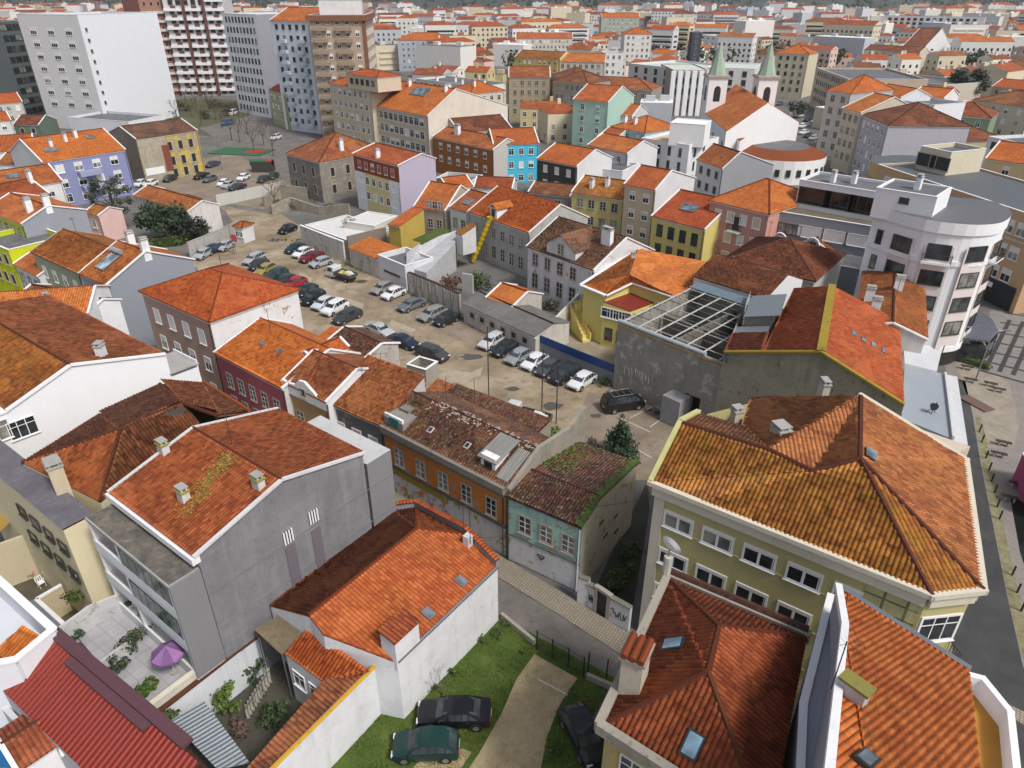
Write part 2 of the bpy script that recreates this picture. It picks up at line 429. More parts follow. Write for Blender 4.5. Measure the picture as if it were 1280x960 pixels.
def put_balcony(par, off, c, out, w, d=1.0, kind='rail', col=None):
    k = (round(w, 1), d, kind, col)
    if k not in BCACHE:
        s = MB(); r = MB()
        s.box((0, d / 2, -.08), (w, d, .16), col or PW())
        if kind == 'rail':
            n = max(4, int(w / .16))
            for i in range(n + 1): r.box((-w/2 + .03 + (w - .06) * i / n, d - .03, .5), (.025, .025, 1.0), M_DFR)
            for sx in (-1, 1):
                for j in range(5): r.box((sx * (w/2 - .03), d * j / 5, .5), (.025, .025, 1.0), M_DFR)
            r.box((0, d - .03, 1.0), (w, .05, .05), M_DFR)
            for sx in (-1, 1): r.box((sx * (w/2 - .03), d / 2, 1.0), (.05, d - .06, .046), M_DFR)
        else:
            r.box((0, d - .05, .5), (w, .1, 1.0), col or PW())
            for sx in (-1, 1): r.box((sx * (w/2 - .05), (d - .1) / 2, .498), (.1, d - .1, .996), col or PW())
        BCACHE[k] = (s.mesh('balcony'), r.mesh('railing'))
    x = out.cross(Vector((0, 0, 1)))
    M = Matrix(((x.x, out.x, 0, c.x - off.x), (x.y, out.y, 0, c.y - off.y), (0, 0, 1, c.z - off.z), (0, 0, 0, 1)))
    o = link('balcony', BCACHE[k][0], par); o.matrix_local = M
    link('railing', BCACHE[k][1], o)
CCACHE = {}
def put_chimney(par, off, c, h=1.4, w=.6, d=.9, col=WHITE, ax=None, moss=False):
    k = (h, w, d, col, moss)
    if k not in CCACHE:
        s = MB(); t = MB()
        s.box((0, 0, h / 2 - .6), (w, d, h + 1.2), plaster(col, .5))
        t.box((0, 0, h + .06), (w + .14, d + .14, .1), plaster((.30, .27, .06), .4) if moss else M_CONC)
        for sx in (-1, 1): t.box((sx * w * .3, 0, h + .2), (.1, d * .9, .18), plaster(col, .5))
        t.box((0, 0, h + .33), (w + .05, d + .05, .07), M_CONC)
        CCACHE[k] = (s.mesh('chimney'), t.mesh('chimney_cap'))
    o = link('chimney', CCACHE[k][0], par); o.location = c - off
    if ax is not None: o.rotation_euler = (0, 0, math.atan2(ax.y, ax.x))
    link('chimney_cap', CCACHE[k][1], o)
def scribble(par, off, a, b, z0, z1, out, n=14, seed=1, r=.03, m=None):
    g = MB(); rn = random.Random(seed); p = None
    for i in range(n):
        q = a.lerp(b, (i + rn.uniform(0, .9)) / n); q = Vector((q.x, q.y, rn.uniform(z0, z1))) + out
        if p is not None: g.tube(p, q, r, m or M_DARK, 4)
        p = q
    g.obj('graffiti', par, off)
def put_antenna(label, p, h=3.0):
    r = root('antenna', p, label, 'antenna', 'television antennas on the roofs')
    a = MB(); a.tube((0, 0, -.3), (0, 0, h), .025, M_DFR, 6); a.obj('mast', r)
    b = MB(); b.tube((-.7, 0, h - .15), (.7, 0, h - .15), .012, M_DFR, 5)
    for i in range(7): x = -.6 + .2 * i; l = .25 + .03 * i; b.tube((x, -l, h - .15), (x, l, h - .15), .006, M_DFR, 4)
    b.obj('aerial', r); r.rotation_euler = (0, 0, random.uniform(0, 3))
    return r
# ------------------------------------------------------------------ houses
class House:
    def __init__(s, label, cat='house', name=None, group=None):
        s.label, s.cat, s.group = label, cat, group; s.name = name or cat.replace(' ', '_')
        s.wall = MB(); s.roof = MB(); s.trim = MB(); s.caps = MB(); s.later = []; s.root = None; s.extra = {}
    def base(s, p):
        s.off = Vector((p[0], p[1], 0)); s.root = root(s.name, s.off, s.label, s.cat, s.group); return s.root
    def w(s, pts, m): s.wall.face(pts, m, [(0, 0)] * len(pts))
    def drop(s, a, b, m, z0=0.0):
        s.w([Vector((a.x, a.y, z0)), Vector((b.x, b.y, z0)), b, a], m)
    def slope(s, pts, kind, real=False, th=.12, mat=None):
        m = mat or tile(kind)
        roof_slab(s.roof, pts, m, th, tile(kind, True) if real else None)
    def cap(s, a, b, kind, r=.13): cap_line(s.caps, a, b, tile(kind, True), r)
    def part(s, nm):
        if nm not in s.extra: s.extra[nm] = MB()
        return s.extra[nm]
    def done(s):
        if s.root is None:
            xs = [p[0] for p in s.wall.v or s.roof.v]; ys = [p[1] for p in s.wall.v or s.roof.v]
            s.base((sum(xs) / len(xs), sum(ys) / len(ys)))
        for mb, n in ((s.wall, 'wall'), (s.roof, 'roof'), (s.caps, 'ridge_tiles'), (s.trim, 'eaves_trim')):
            if mb.f: mb.obj(n, s.root, s.off)
        for n, mb in s.extra.items(): mb.obj(n, s.root, s.off)
        return s
    def wins(s, a, b, out, rows, n, w, h, st, u0=.06, u1=.94, nm='window', bal=None):
        """n windows on the wall a->b per sill height in rows"""
        if s.root is None: s.base(((a.x + b.x) / 2, (a.y + b.y) / 2))
        for z in rows:
            for i in range(n):
                f = u0 + (u1 - u0) * (i + .5) / n
                c = a.lerp(b, f); c = Vector((c.x, c.y, z)) + out * .004
                stt = st[i % len(st)] if len(st) > 1 else st
                if stt == 'w': stt = WR.choice('wwwwwhhs')
                put_window(s.root, s.off, c, out, w, h, stt, nm)
                if bal: put_balcony(s.root, s.off, Vector((c.x, c.y, z - .08)), out, w + .9, *bal)
def V3(p, z): return Vector((p.x, p.y, z))
def rect(label, A, B, C, z, roof='gx', sl=.42, col=WHITE, cols=None, tk='orange', cat='house', name=None, wins=(), chim=(), real=False, ov=.3, dirt=.3, ridge=None, z0=0.0, par=.7, cope=True, group=None, peel=0.0, rf=None, sky=(), fm=None, trim=None, ant=()):
    """house over a rectangle: A-B the front eave (pixels or points), C back right corner or a depth"""
    a = A if isinstance(A, Vector) else Q(A, z); b = B if isinstance(B, Vector) else Q(B, z)
    ex = (b - a); W = ex.length; ex.normalize(); ey = Vector((-ex.y, ex.x, 0))
    if isinstance(C, (int, float)):
        D = C
        if D < 0: D = -D; ey = -ey
        elif ey.dot(a) < 0: ey = -ey
    else:
        c = C if isinstance(C, Vector) else Q(C, z); D = (c - b).dot(ey)
        if D < 0: ey = -ey; D = -D
    h = House(label, cat, name, group)
    d = a + ey * D; c = b + ey * D
    h.base((a + c) / 2); h.a, h.b, h.c, h.d, h.W, h.D, h.ex, h.ey, h.z = a, b, c, d, W, D, ex, ey, z
    cols = cols or {}
    pm = {k: plaster(cols.get(k, col), dirt, peel=peel) for k in 'FRKL'}
    P = lambda x, y, zz: a + ex * x + ey * y + Vector((0, 0, zz - z))
    up = Vector((0, 0, 1))
    hip = roof == 'hip'
    gx, gy = roof in ('gx', 'hip'), roof == 'gy'
    if roof == 'flat':
        zr = z - par
        h.drop(P(0, 0, z), P(W, 0, z), pm['F'], z0); h.drop(P(W, 0, z), P(W, D, z), pm['R'], z0); h.drop(P(W, D, z), P(0, D, z), pm['K'], z0); h.drop(P(0, D, z), P(0, 0, z), pm['L'], z0)
        t = .22
        for (x0, y0, x1, y1) in ((t, t, W - t, t), (W - t, t, W - t, D - t), (W - t, D - t, t, D - t), (t, D - t, t, t)):
            h.w([P(x1, y1, zr), P(x0, y0, zr), P(x0, y0, z), P(x1, y1, z)], pm['F'])
        cm = fm or M_CONC
        ring = [(-.05, -.05), (W + .05, -.05), (W + .05, D + .05), (-.05, D + .05)]; inn = [(t + .03, t + .03), (W - t - .03, t + .03), (W - t - .03, D - t - .03), (t + .03, D - t - .03)]
        cp = h.part('parapet_coping')
        for i in range(4):
            j = (i + 1) % 4
            q = [P(*ring[i], z + .004), P(*ring[j], z + .004), P(*inn[j], z + .004), P(*inn[i], z + .004)]
            cp.face(q, PW(.3)); cp.face([q[1] - up * .07, q[0] - up * .07, q[0], q[1]][::-1], PW(.3))
        rm = fm or M_FELT
        h.roof.face([P(t, t, zr), P(W - t, t, zr), P(W - t, D - t, zr), P(t, D - t, zr)], rm, [(0, 0), (W, 0), (W, D), (0, D)])
    else:
        real_ = real
        ins = ov * .8
        if gx or roof == 'shed':
            x0, x1, y0, y1 = (ins if hip else .04), W - (ins if hip else .04), ins, D - ins
        else: x0, x1, y0, y1 = ins, W - ins, .04, D - .04
        if roof == 'shed': y1 = D - .04
        half = D / 2 if gx else W / 2
        t = .5 if rf is None else rf
        if ridge is not None:
            if gy:
                rp = VP(ridge, a, b); t = max(.1, min(.9, (rp - a).dot(ex) / W)); rise = rp.z - z
            else:
                rp = VP(ridge, b, c); t = max(.1, min(.9, (rp - b).dot(ey) / D)); rise = rp.z - z
            rise = max(.8, min(rise, .75 * half * 2))
        else: rise = sl * half
        h.rise, h.t = rise, t
        wz = z - .10
        if roof == 'shed':
            rise = sl * D
            h.slope([P(0, 0, z), P(W, 0, z), P(W, D, z + rise), P(0, D, z + rise)], tk, real_)
            zz = lambda y: z + rise * y / D - .10
            h.drop(P(x0, y0, zz(y0)), P(x1, y0, zz(y0)), pm['F'], z0); h.drop(P(x1, y0, zz(y0)), P(x1, y1, zz(y1)), pm['R'], z0)
            h.drop(P(x1, y1, zz(y1)), P(x0, y1, zz(y1)), pm['K'], z0); h.drop(P(x0, y1, zz(y1)), P(x0, y0, zz(y0)), pm['L'], z0)
        elif hip:
            m_ = min(half, W / 2 - .3)
            r0, r1 = P(m_, D * t, z + rise), P(W - m_, D * t, z + rise)
            h.slope([P(0, 0, z), P(W, 0, z), r1, r0], tk, real_); h.slope([P(W, 0, z), P(W, D, z), r1], tk, real_)
            h.slope([P(W, D, z), P(0, D, z), r0, r1], tk, False); h.slope([P(0, D, z), P(0, 0, z), r0], tk, real_)
            for q in ((r0, r1), (P(0, 0, z), r0), (P(W, 0, z), r1), (P(W, D, z), r1), (P(0, D, z), r0)): h.cap(*q, tk)
            h.drop(P(x0, y0, wz), P(x1, y0, wz), pm['F'], z0); h.drop(P(x1, y0, wz), P(x1, y1, wz), pm['R'], z0); h.drop(P(x1, y1, wz), P(x0, y1, wz), pm['K'], z0); h.drop(P(x0, y1, wz), P(x0, y0, wz), pm['L'], z0)
        elif gx:
            r0, r1 = P(0, D * t, z + rise), P(W, D * t, z + rise)
            h.slope([P(0, 0, z), P(W, 0, z), r1, r0], tk, real_); h.slope([P(W, D, z), P(0, D, z), r0, r1], tk, False)
            h.cap(r0, r1, tk)
            zf = wz + rise * y0 / (D * t); zb = wz + rise * (D - y1) / (D * (1 - t))
            h.drop(P(x0, y0, zf), P(x1, y0, zf), pm['F'], z0); h.drop(P(x1, y1, zb), P(x0, y1, zb), pm['K'], z0)
            h.w([P(x1, y0, z0), P(x1, y1, z0), P(x1, y1, zb), P(x1, D * t, wz + rise), P(x1, y0, zf)], pm['R'])
            h.w([P(x0, y1, z0), P(x0, y0, z0), P(x0, y0, zf), P(x0, D * t, wz + rise), P(x0, y1, zb)], pm['L'])
            if cope:
                for x in (0, W):
                    for (e0, e1) in ((P(x, -.02, z), P(x, D * t, z + rise)), (P(x, D * t, z + rise), P(x, D + .02, z))):
                        dd = (e1 - e0); cc = (e0 + e1) / 2
                        h.trim.box(cc + up * .03, (dd.length, .24, .16), trim or PW(.4), (dd.normalized(), ex, ex.cross(dd.normalized()) * -1))
        else:
            r0, r1 = P(W * t, 0, z + rise), P(W * t, D, z + rise)
            h.slope([P(0, D, z), P(0, 0, z), r0, r1], tk, real_); h.slope([P(W, 0, z), P(W, D, z), r1, r0], tk, real_)
            h.cap(r0, r1, tk)
            zl = wz + rise * x0 / (W * t); zr_ = wz + rise * (W - x1) / (W * (1 - t))
            h.drop(P(x1, y0, zr_), P(x1, y1, zr_), pm['R'], z0); h.drop(P(x0, y1, zl), P(x0, y0, zl), pm['L'], z0)
            h.w([P(x0, y0, z0), P(x1, y0, z0), P(x1, y0, zr_), P(W * t, y0, wz + rise), P(x0, y0, zl)], pm['F'])
            h.w([P(x1, y1, z0), P(x0, y1, z0), P(x0, y1, zl), P(W * t, y1, wz + rise), P(x1, y1, zr_)], pm['K'])
            if cope:
                for y in (0, D):
                    for (e0, e1) in ((P(-.02, y, z), P(W * t, y, z + rise)), (P(W * t, y, z + rise), P(W + .02, y, z))):
                        dd = (e1 - e0); cc = (e0 + e1) / 2
                        h.trim.box(cc + up * .03, (dd.length, .24, .16), trim or PW(.4), (dd.normalized(), ey, ey.cross(dd.normalized()) * -1))
        if W > 4 and z0 < 1 and roof in ('gx', 'hip', 'shed') and z > 4:
            dp = MB(); q_ = P(x1 - .25, y0 - .07, 0); dp.tube(V3(q_, .2), V3(q_, wz - .1), .05, M_MET if len(label) % 2 else M_DFR, 6); dp.obj('downpipe', h.root, h.off)
        # eaves band
        h.in_ = (x0, x1, y0, y1)
        if gx or roof == 'shed': h.trim.box(P((x0 + x1) / 2, y0 - .06, wz - .12), (x1 - x0, .13, .2), trim or PW(.4), (ex, ey, up))
        if gy or hip:
            h.trim.box(P(x1 + .06, (y0 + y1) / 2, wz - .12), (.13, y1 - y0, .2), trim or PW(.4), (ex, ey, up))
            h.trim.box(P(x0 - .06, (y0 + y1) / 2, wz - .12), (.13, y1 - y0, .2), trim or PW(.4), (ex, ey, up))
    if roof == 'flat': x0, x1, y0, y1 = 0, W, 0, D; h.in_ = (0, W, 0, D)
    h.P = P
    h.side = {'F': (P(x0, y0, 0), P(x1, y0, 0), -ey), 'R': (P(x1, y0, 0), P(x1, y1, 0), ex), 'K': (P(x1, y1, 0), P(x0, y1, 0), ey), 'L': (P(x0, y1, 0), P(x0, y0, 0), -ex)}
    def surf(x, y):
        if roof == 'flat': return z - par
        if roof == 'shed': return z + rise * y / D
        k, kk = (y, D) if gx else (x, W)
        f = k / (kk * t) if k < kk * t else (kk - k) / (kk * (1 - t))
        if hip: f = min(f, x / max(.1, min(half, W / 2 - .3)), (W - x) / max(.1, min(half, W / 2 - .3)))
        return z + rise * f
    h.surf = surf
    for wdef in wins:
        sd = h.side[wdef[0]]; h.wins(sd[0], sd[1], sd[2], wdef[1], *wdef[2:6], **(wdef[6] if len(wdef) > 6 else {}))
    for cd in chim:
        x, y = cd[0] * W, cd[1] * D
        kw = cd[2] if len(cd) > 2 else {}
        put_chimney(h.root, h.off, P(x, y, surf(x, y)), ax=ex, **kw)
    for (fx, fy, sw, sh) in sky:   # roof windows
        x, y = fx * W, fy * D; u = 1e-2
        p0 = P(x, y, surf(x, y)); gxv = (P(x + u, y, surf(x + u, y)) - p0).normalized(); gyv = (P(x, y + u, surf(x, y + u)) - p0).normalized()
        n_ = gxv.cross(gyv); n_ = -n_ if n_.z < 0 else n_
        m1 = MB(); m1.box(p0 + n_ * .08, (sw + .16, sh + .16, .16), M_MET, (gxv, gyv, n_)); o = m1.obj('skylight', h.root, h.off)
        m2 = MB(); m2.box(p0 + n_ * .165, (sw, sh, .02), glassm('skylight_glass', (.10, .12, .14)), (gxv, gyv, n_)); m2.obj('pane', o, h.off)
    if real and W > 7 and not ant and WR.random() < .8: put_antenna('thin television aerial on a roof of the old quarter', P(W * .3, D * .5, surf(W * .3, D * .5)), WR.uniform(1.8, 3.0))
    for (fx, fy, lab) in ant:
        x, y = fx * W, fy * D; put_antenna(lab, P(x, y, surf(x, y)))
    h.done()
    return h
def poly_house(label, eave, roofs, col=WHITE, tk='orange', cat='house', name=None, real=True, dirt=.3, inset=.3, ridges=(), wallz=None, peel=0, cols=None, z0=0.0):
    """eave: list of points round the roof edge (walls drop from it); roofs: list of polygons of points or (polygon, kind)"""
    h = House(label, cat, name)
    cen = sum(eave, Vector()) / len(eave); h.base(cen)
    n = len(eave)
    ar = sum(eave[i].x * eave[(i + 1) % n].y - eave[(i + 1) % n].x * eave[i].y for i in range(n))
    if ar < 0: eave = eave[::-1]; cols = cols[::-1][1:] + cols[::-1][:1] if cols else None
    # offset inward
    ins = []
    for i in range(n):
        p, q, r = eave[i - 1], eave[i], eave[(i + 1) % n]
        e1 = Vector((q.x - p.x, q.y - p.y, 0)).normalized(); e2 = Vector((r.x - q.x, r.y - q.y, 0)).normalized()
        n1 = Vector((-e1.y, e1.x, 0)); n2 = Vector((-e2.y, e2.x, 0)); b = n1 + n2
        b = b / max(.35, b.dot(n1)); ins.append(q + b * inset - Vector((0, 0, .08)))
    h.ins = ins
    for i in range(n):
        h.drop(ins[i], ins[(i + 1) % n], plaster((cols[i] if cols else None) or col, dirt, peel=peel), z0)
    for r in roofs:
        pts, kk, re = (r[0], r[1], r[2] if len(r) > 2 else real) if isinstance(r, tuple) else (r, tk, real)
        h.slope(pts, kk, re)
    for r in ridges: h.cap(r[0], r[1], r[2] if len(r) > 2 else tk, .15)
    return h
def wall_run(label, pts, z, th=.25, col=WHITE, dirt=.6, cat='wall', name='boundary_wall', cope=None, z0=0.0, peel=0.0, mat=None, group=None):
    """free-standing wall along ground points; z number or list"""
    P = [p if isinstance(p, Vector) else Q(p, 0) for p in pts]
    r = root(name, P[0].lerp(P[-1], .5) * 1.0, label, cat, group); off = Vector(r.location); mb = MB(); cp = MB()
    zs = z if isinstance(z, (list, tuple)) else [z] * len(P)
    m = mat or plaster(col, dirt, peel=peel)
    for i in range(len(P) - 1):
        a, b = P[i], P[i + 1]; e = (b - a).normalized(); nn = Vector((-e.y, e.x, 0)) * th / 2
        mb.prism([a - nn, b - nn, b + nn, a + nn], z0, [zs[i], zs[i + 1], zs[i + 1], zs[i]], m)
        if cope:
            nn2 = nn * 1.35
            q = [a - nn2, b - nn2, b + nn2, a + nn2]; zz = [zs[i], zs[i + 1], zs[i + 1], zs[i]]
            cp.face([Vector((p.x, p.y, w + .08)) for p, w in zip(q, zz)], cope)
            for k in range(4):
                l = (k + 1) % 4
                cp.face([Vector((q[k].x, q[k].y, zz[k] - .02)), Vector((q[l].x, q[l].y, zz[l] - .02)), Vector((q[l].x, q[l].y, zz[l] + .08)), Vector((q[k].x, q[k].y, zz[k] + .08))], cope)
    mb.obj('masonry', r, off)
    if cp.f: cp.obj('coping', r, off)
    return r
# ------------------------------------------------------------------ cars
CAR = {  # length, width, height, stations (fraction, shoulder z, roof z or None, width factor)
 'hatch': (4.0, 1.74, 1.47, dict(hood=.78, cowl=.24, r0=.42, r1=.80, t=.97, deck=.93, belt=.92)),
 'sedan': (4.6, 1.80, 1.44, dict(hood=.78, cowl=.26, r0=.43, r1=.70, t=.86, deck=.98, belt=.93)),
 'suv':   (4.4, 1.84, 1.66, dict(hood=.95, cowl=.23, r0=.39, r1=.86, t=.98, deck=1.05, belt=1.05)),
 'wagon': (4.6, 1.80, 1.50, dict(hood=.80, cowl=.24, r0=.41, r1=.86, t=.98, deck=.98, belt=.94)),
 'van':   (4.7, 1.88, 1.95, dict(hood=1.05, cowl=.14, r0=.27, r1=.95, t=.995, deck=1.15, belt=1.12)),
}
CARM = {}
def carpaint(col):
    key = 'car_paint_%02x%02x%02x' % tuple(int(255 * c) for c in col)
    if key in MATS: return MATS[key]
    m = bpy.data.materials.new(key); nt, b = nodes(m)
    f = noise(nt, wpos(nt), 2.5, 5, .7)
    L(nt, mixc(nt, mathn(nt, 'MULTIPLY', f, .05), tuple(col), (.16, .14, .12)), b.inputs['Base Color'])
    b.inputs['Roughness'].default_value = .32; b.inputs['Specular IOR Level'].default_value = .3; b.inputs['Coat Weight'].default_value = .25; b.inputs['Coat Roughness'].default_value = .08
    MATS[key] = m; return m
def wheel_meshes():
    if 'wheel' in CARM: return CARM['wheel']
    t = MB(); t.tube((0, -.1, 0), (0, .1, 0), .32, plain('tyre_rubber', (.015, .015, .016), .8), 18)
    r = MB(); r.tube((0, -.108, 0), (0, .108, 0), .20, plain('wheel_rim', (.42, .43, .45), .3, .7), 12)
    for k in range(5):
        a = 2 * math.pi * k / 5; r.box((math.cos(a) * .12, 0, math.sin(a) * .12), (.05, .224, .05), M_DARK)
    CARM['wheel'] = (t.mesh('tyre'), r.mesh('rim')); return CARM['wheel']
def car_meshes(kind, col):
    k = (kind, col)
    if k in CARM: return CARM[k]
    Ln, Wd, Hh, s = CAR[kind]; hw = Wd / 2; bp = carpaint(col); out = {}
    fr = [0, .015, .06, .14, s['cowl'], s['r0'], (s['r0'] * 2 + s['r1']) / 3, (s['r0'] + 2 * s['r1']) / 3, s['r1'], s['t'], max(s['t'] + .006, .985), 1.0]
    def row(i):
        f = fr[i]; x = -Ln / 2 + f * Ln
        end = {0: .80, 1: .90, 2: .96, 3: .985}.get(i, {10: .93, 11: .86}.get(i, 1.0)); w = hw * end
        zb = {0: .36, 1: .26, 11: .38, 10: .28}.get(i, .22)
        if i <= 4: sh = {0: s['hood'] * .74, 1: s['hood'] * .86, 2: s['hood'] * .95, 3: s['hood'] * 1.02, 4: s['belt']}[i]; top = sh + {0: .02, 1: .03, 2: .04, 3: .06, 4: .06}[i]; tw = w * .80
        elif i <= 8: sh = s['belt'] + .05 * (i - 5) / 3; top = Hh - (.05 if i in (5, 8) else 0.0); tw = w * .76
        elif i == 9: sh = s['deck']; top = s['deck'] + .04; tw = w * .80
        else: sh = s['deck'] * (.96 if i == 10 else .84); top = sh + .03; tw = w * .8
        mid = zb + (sh - zb) * .55
        y = [(w * .90, zb), (w * .99, zb + .13), (w, mid), (w * .955, sh), (tw, top - (.03 if 5 <= i <= 8 else .01)), (tw * .6, top + .012)]
        return [Vector((x, -a, b)) for a, b in y] + [Vector((x, a, b)) for a, b in y[::-1]]
    R = [row(i) for i in range(12)]
    # body as one connected surface
    bm = bmesh.new(); G = [[bm.verts.new(p) for p in r] for r in R]
    for i in range(11):
        for j in range(11): bm.faces.new((G[i][j], G[i][j + 1], G[i + 1][j + 1], G[i + 1][j]))
    for i in range(11): bm.faces.new((G[i][11], G[i][0], G[i + 1][0], G[i + 1][11]))
    bm.faces.new(G[0][::-1]); bm.faces.new(G[11])
    bmesh.ops.recalc_face_normals(bm, faces=bm.faces[:])
    me = bpy.data.meshes.new('body'); bm.to_mesh(me); bm.free(); me.materials.append(bp)
    me.polygons.foreach_set('use_smooth', [True] * len(me.polygons))
    try: me.set_sharp_from_angle(angle=RAD(38))
    except Exception: pass
    out['body'] = me
    g = glassm('car_glass', (.03, .036, .04), .06)
    def patch(mb, q, ins=.07, off=.012, m=g):
        c = sum(q, Vector()) / len(q); q = [c + (p - c) * (1 - ins) for p in q]
        n = (q[1] - q[0]).cross(q[2] - q[0]).normalized()
        if n.dot(c - Vector((0, 0, .7))) < 0: n = -n; q = q[::-1]
        mb.face([p + n * off for p in q], m)
    def side(i, a, b): return [R[i][a], R[i + 1][a], R[i + 1][b], R[i][b]]
    ws = MB(); patch(ws, [R[4][4], R[4][7], R[5][7], R[5][4]], .07, .03); out['windscreen'] = ws.mesh('windscreen')
    rw = MB(); patch(rw, [R[8][4], R[8][7], R[9][7], R[9][4]], .12, .03); out['rear_window'] = rw.mesh('rear_window')
    for sname, a, b in (('l', 3, 4), ('r', 8, 7)):
        sw = MB()
        patch(sw, [R[4][a], R[5][a], R[5][b]], .16)
        for i in (5, 6, 7): patch(sw, side(i, a, b), .09)
        patch(sw, [R[8][a], R[9][a], R[8][b]], .2)
        out['side_window_' + sname] = sw.mesh('side_window')
    for sname, y in (('l', -1), ('r', 1)):
        hd = MB(); hd.box((-Ln / 2 + .10, y * hw * .66, s['hood'] * .80), (.2, .36, .15), plain('headlight_lens', (.62, .66, .70), .12)); out['headlight_' + sname] = hd.mesh('headlight')
        tl = MB(); tl.box((Ln / 2 - .06, y * hw * .72, s['deck'] * .82), (.14, .26, .20), plain('taillight_lens', (.30, .012, .012), .2)); out['taillight_' + sname] = tl.mesh('taillight')
        mr = MB(); mr.box((-Ln / 2 + (s['cowl'] + .05) * Ln, y * (hw + .08), s['belt'] + .08), (.10, .2, .14), bp); out['mirror_' + sname] = mr.mesh('wing_mirror')
        hdl = MB()
        for xx in (-.1, .9): hdl.box((xx, y * (hw + .005), s['belt'] - .12), (.16, .03, .03), M_DARK)
        out['handle_' + sname] = hdl.mesh('door_handles')
    bu = MB(); bu.box((-Ln / 2 + .03, 0, .40), (.1, Wd * .66, .16), M_DARK); out['grille'] = bu.mesh('grille')
    np_ = MB(); np_.box((Ln / 2 + .005, 0, .66), (.03, .52, .12), plain('number_plate', (.7, .7, .66), .4)); out['plate'] = np_.mesh('number_plate')
    for x in (-Ln * .31, Ln * .30):
        for y in (-1, 1): ar = MB(); ar.tube((x, y * (hw - .16), .34), (x, y * (hw + .004), .34), .385, M_DARK, 18); out['arch%d%d' % (x > 0, y > 0)] = ar.mesh('wheel_arch')
    CARM[k] = out; return out
def car(front, rear, kind, col, label, far=False, z=0.0, name='parked_car', group='cars parked in the open lots and streets', rack=False):
    f, r = Q(front, .45 + z), Q(rear, .45 + z)
    c = (f + r) / 2; a = math.atan2(f.y - r.y, f.x - r.x) + math.pi
    rt = root(name, (c.x, c.y, z + .006), label, 'van' if kind == 'van' else 'car', group, a)
    ms = car_meshes(kind, col); Ln, Wd, Hh, s = CAR[kind]
    for k, me in ms.items():
        if far and k.split('_')[0] in ('handle', 'plate', 'mirror', 'grille'): continue
        nm = 'wheel_arch' if k[:4] == 'arch' else {'plate': 'number_plate', 'handle_l': 'door_handle', 'handle_r': 'door_handle', 'mirror_l': 'wing_mirror', 'mirror_r': 'wing_mirror'}.get(k, k.replace('_l', '').replace('_r', '') if k[-2:] in ('_l', '_r') else k)
        link(nm, me, rt)
    t, ri = wheel_meshes()
    for x in (-Ln * .31, Ln * .30):
        for y in (-1, 1):
            w = link('wheel', None if False else t, rt, (x, y * (Wd / 2 - .085), .32)); link('rim', ri, w)
    if rack:
        m = MB()
        for y in (-.62, .62): m.tube((-.9, y, Hh + .08), (1.6, y, Hh + .08), .025, M_MET)
        for x in (-.7, .1, .8, 1.5): m.tube((x, -.68, Hh + .11), (x, .68, Hh + .11), .03, M_MET)
        for x in (-.7, 1.5):
            for y in (-.62, .62): m.tube((x, y, Hh - .06), (x, y, Hh + .1), .02, M_MET)
        m.obj('roof_rack', rt)
    return rt
def truck(front, rear, label, cabcol=(.6, .62, .62), load=None):
    f, r = Q(front, .5), Q(rear, .5); c = (f + r) / 2; a = math.atan2(f.y - r.y, f.x - r.x) + math.pi
    rt = root('flatbed_truck', (c.x, c.y, .006), label, 'truck', None, a); cp = carpaint(cabcol)
    cb = MB()
    prof = [(-2.6, .45), (-2.65, .9), (-2.55, 1.15), (-2.15, 1.95), (-.95, 2.0), (-.85, 1.9), (-.85, .45)]
    for s0 in (-1, 1):
        pts = [(x, s0 * .88, z) for x, z in prof]; cb.face(pts if s0 < 0 else pts[::-1], cp)
    for i in range(len(prof)):
        j = (i + 1) % len(prof); cb.face([(prof[i][0], -.88, prof[i][1]), (prof[i][0], .88, prof[i][1]), (prof[j][0], .88, prof[j][1]), (prof[j][0], -.88, prof[j][1])][::-1], cp)
    cb.obj('cab', rt)
    g = glassm('car_glass', (.03, .036, .04), .06)
    m = MB(); m.face([(-2.55, -.78, 1.2), (-2.55, .78, 1.2), (-2.2, .72, 1.9), (-2.2, -.72, 1.9)][::-1], g); o = m.obj('windscreen', rt); o.location = (-.03, 0, .01)
    for y in (-1, 1):
        m = MB(); q = [(-2.3, y * .89, 1.2), (-1.2, y * .89, 1.2), (-1.2, y * .89, 1.85), (-2.0, y * .89, 1.85)]; m.face(q if y < 0 else q[::-1], g); m.obj('side_window', rt)
        h = MB(); h.box((-2.66, y * .6, .8), (.06, .3, .18), plain('headlight_lens', (.62, .66, .70), .12)); h.obj('headlight', rt)
    b = MB(); dk = plain('truck_bed', (.07, .075, .08), .6)
    b.box((.95, 0, .95), (3.5, 1.9, .1), dk)
    for y in (-.93, .93): b.box((.95, y, 1.19), (3.5, .05, .38), dk)
    for x in (-.78, 2.68): b.box((x, 0, 1.19), (.05, 1.81, .38), dk)
    b.box((.6, 0, .7), (4.4, .8, .3), M_DARK); b.obj('flatbed', rt)
    t, ri = wheel_meshes()
    for x in (-1.75, 1.7):
        for y in (-1, 1): w = link('wheel', t, rt, (x, y * .78, .32)); link('rim', ri, w)
    ld = MB(); rnd = random.Random(3)
    cols = [plain('load_board', (.30, .27, .22), .8), plain('load_bag', (.55, .45, .12), .8), plain('load_white', (.6, .6, .58), .8)]
    for i in range(14 if load else 3):
        ld.box((rnd.uniform(-.3, 2.2), rnd.uniform(-.6, .6), 1.06 + rnd.uniform(0, .2)), (rnd.uniform(.3, .9), rnd.uniform(.3, .7), rnd.uniform(.1, .35)), cols[i % 3] if load else cols[0])
    ld.obj('load', rt)
    return rt
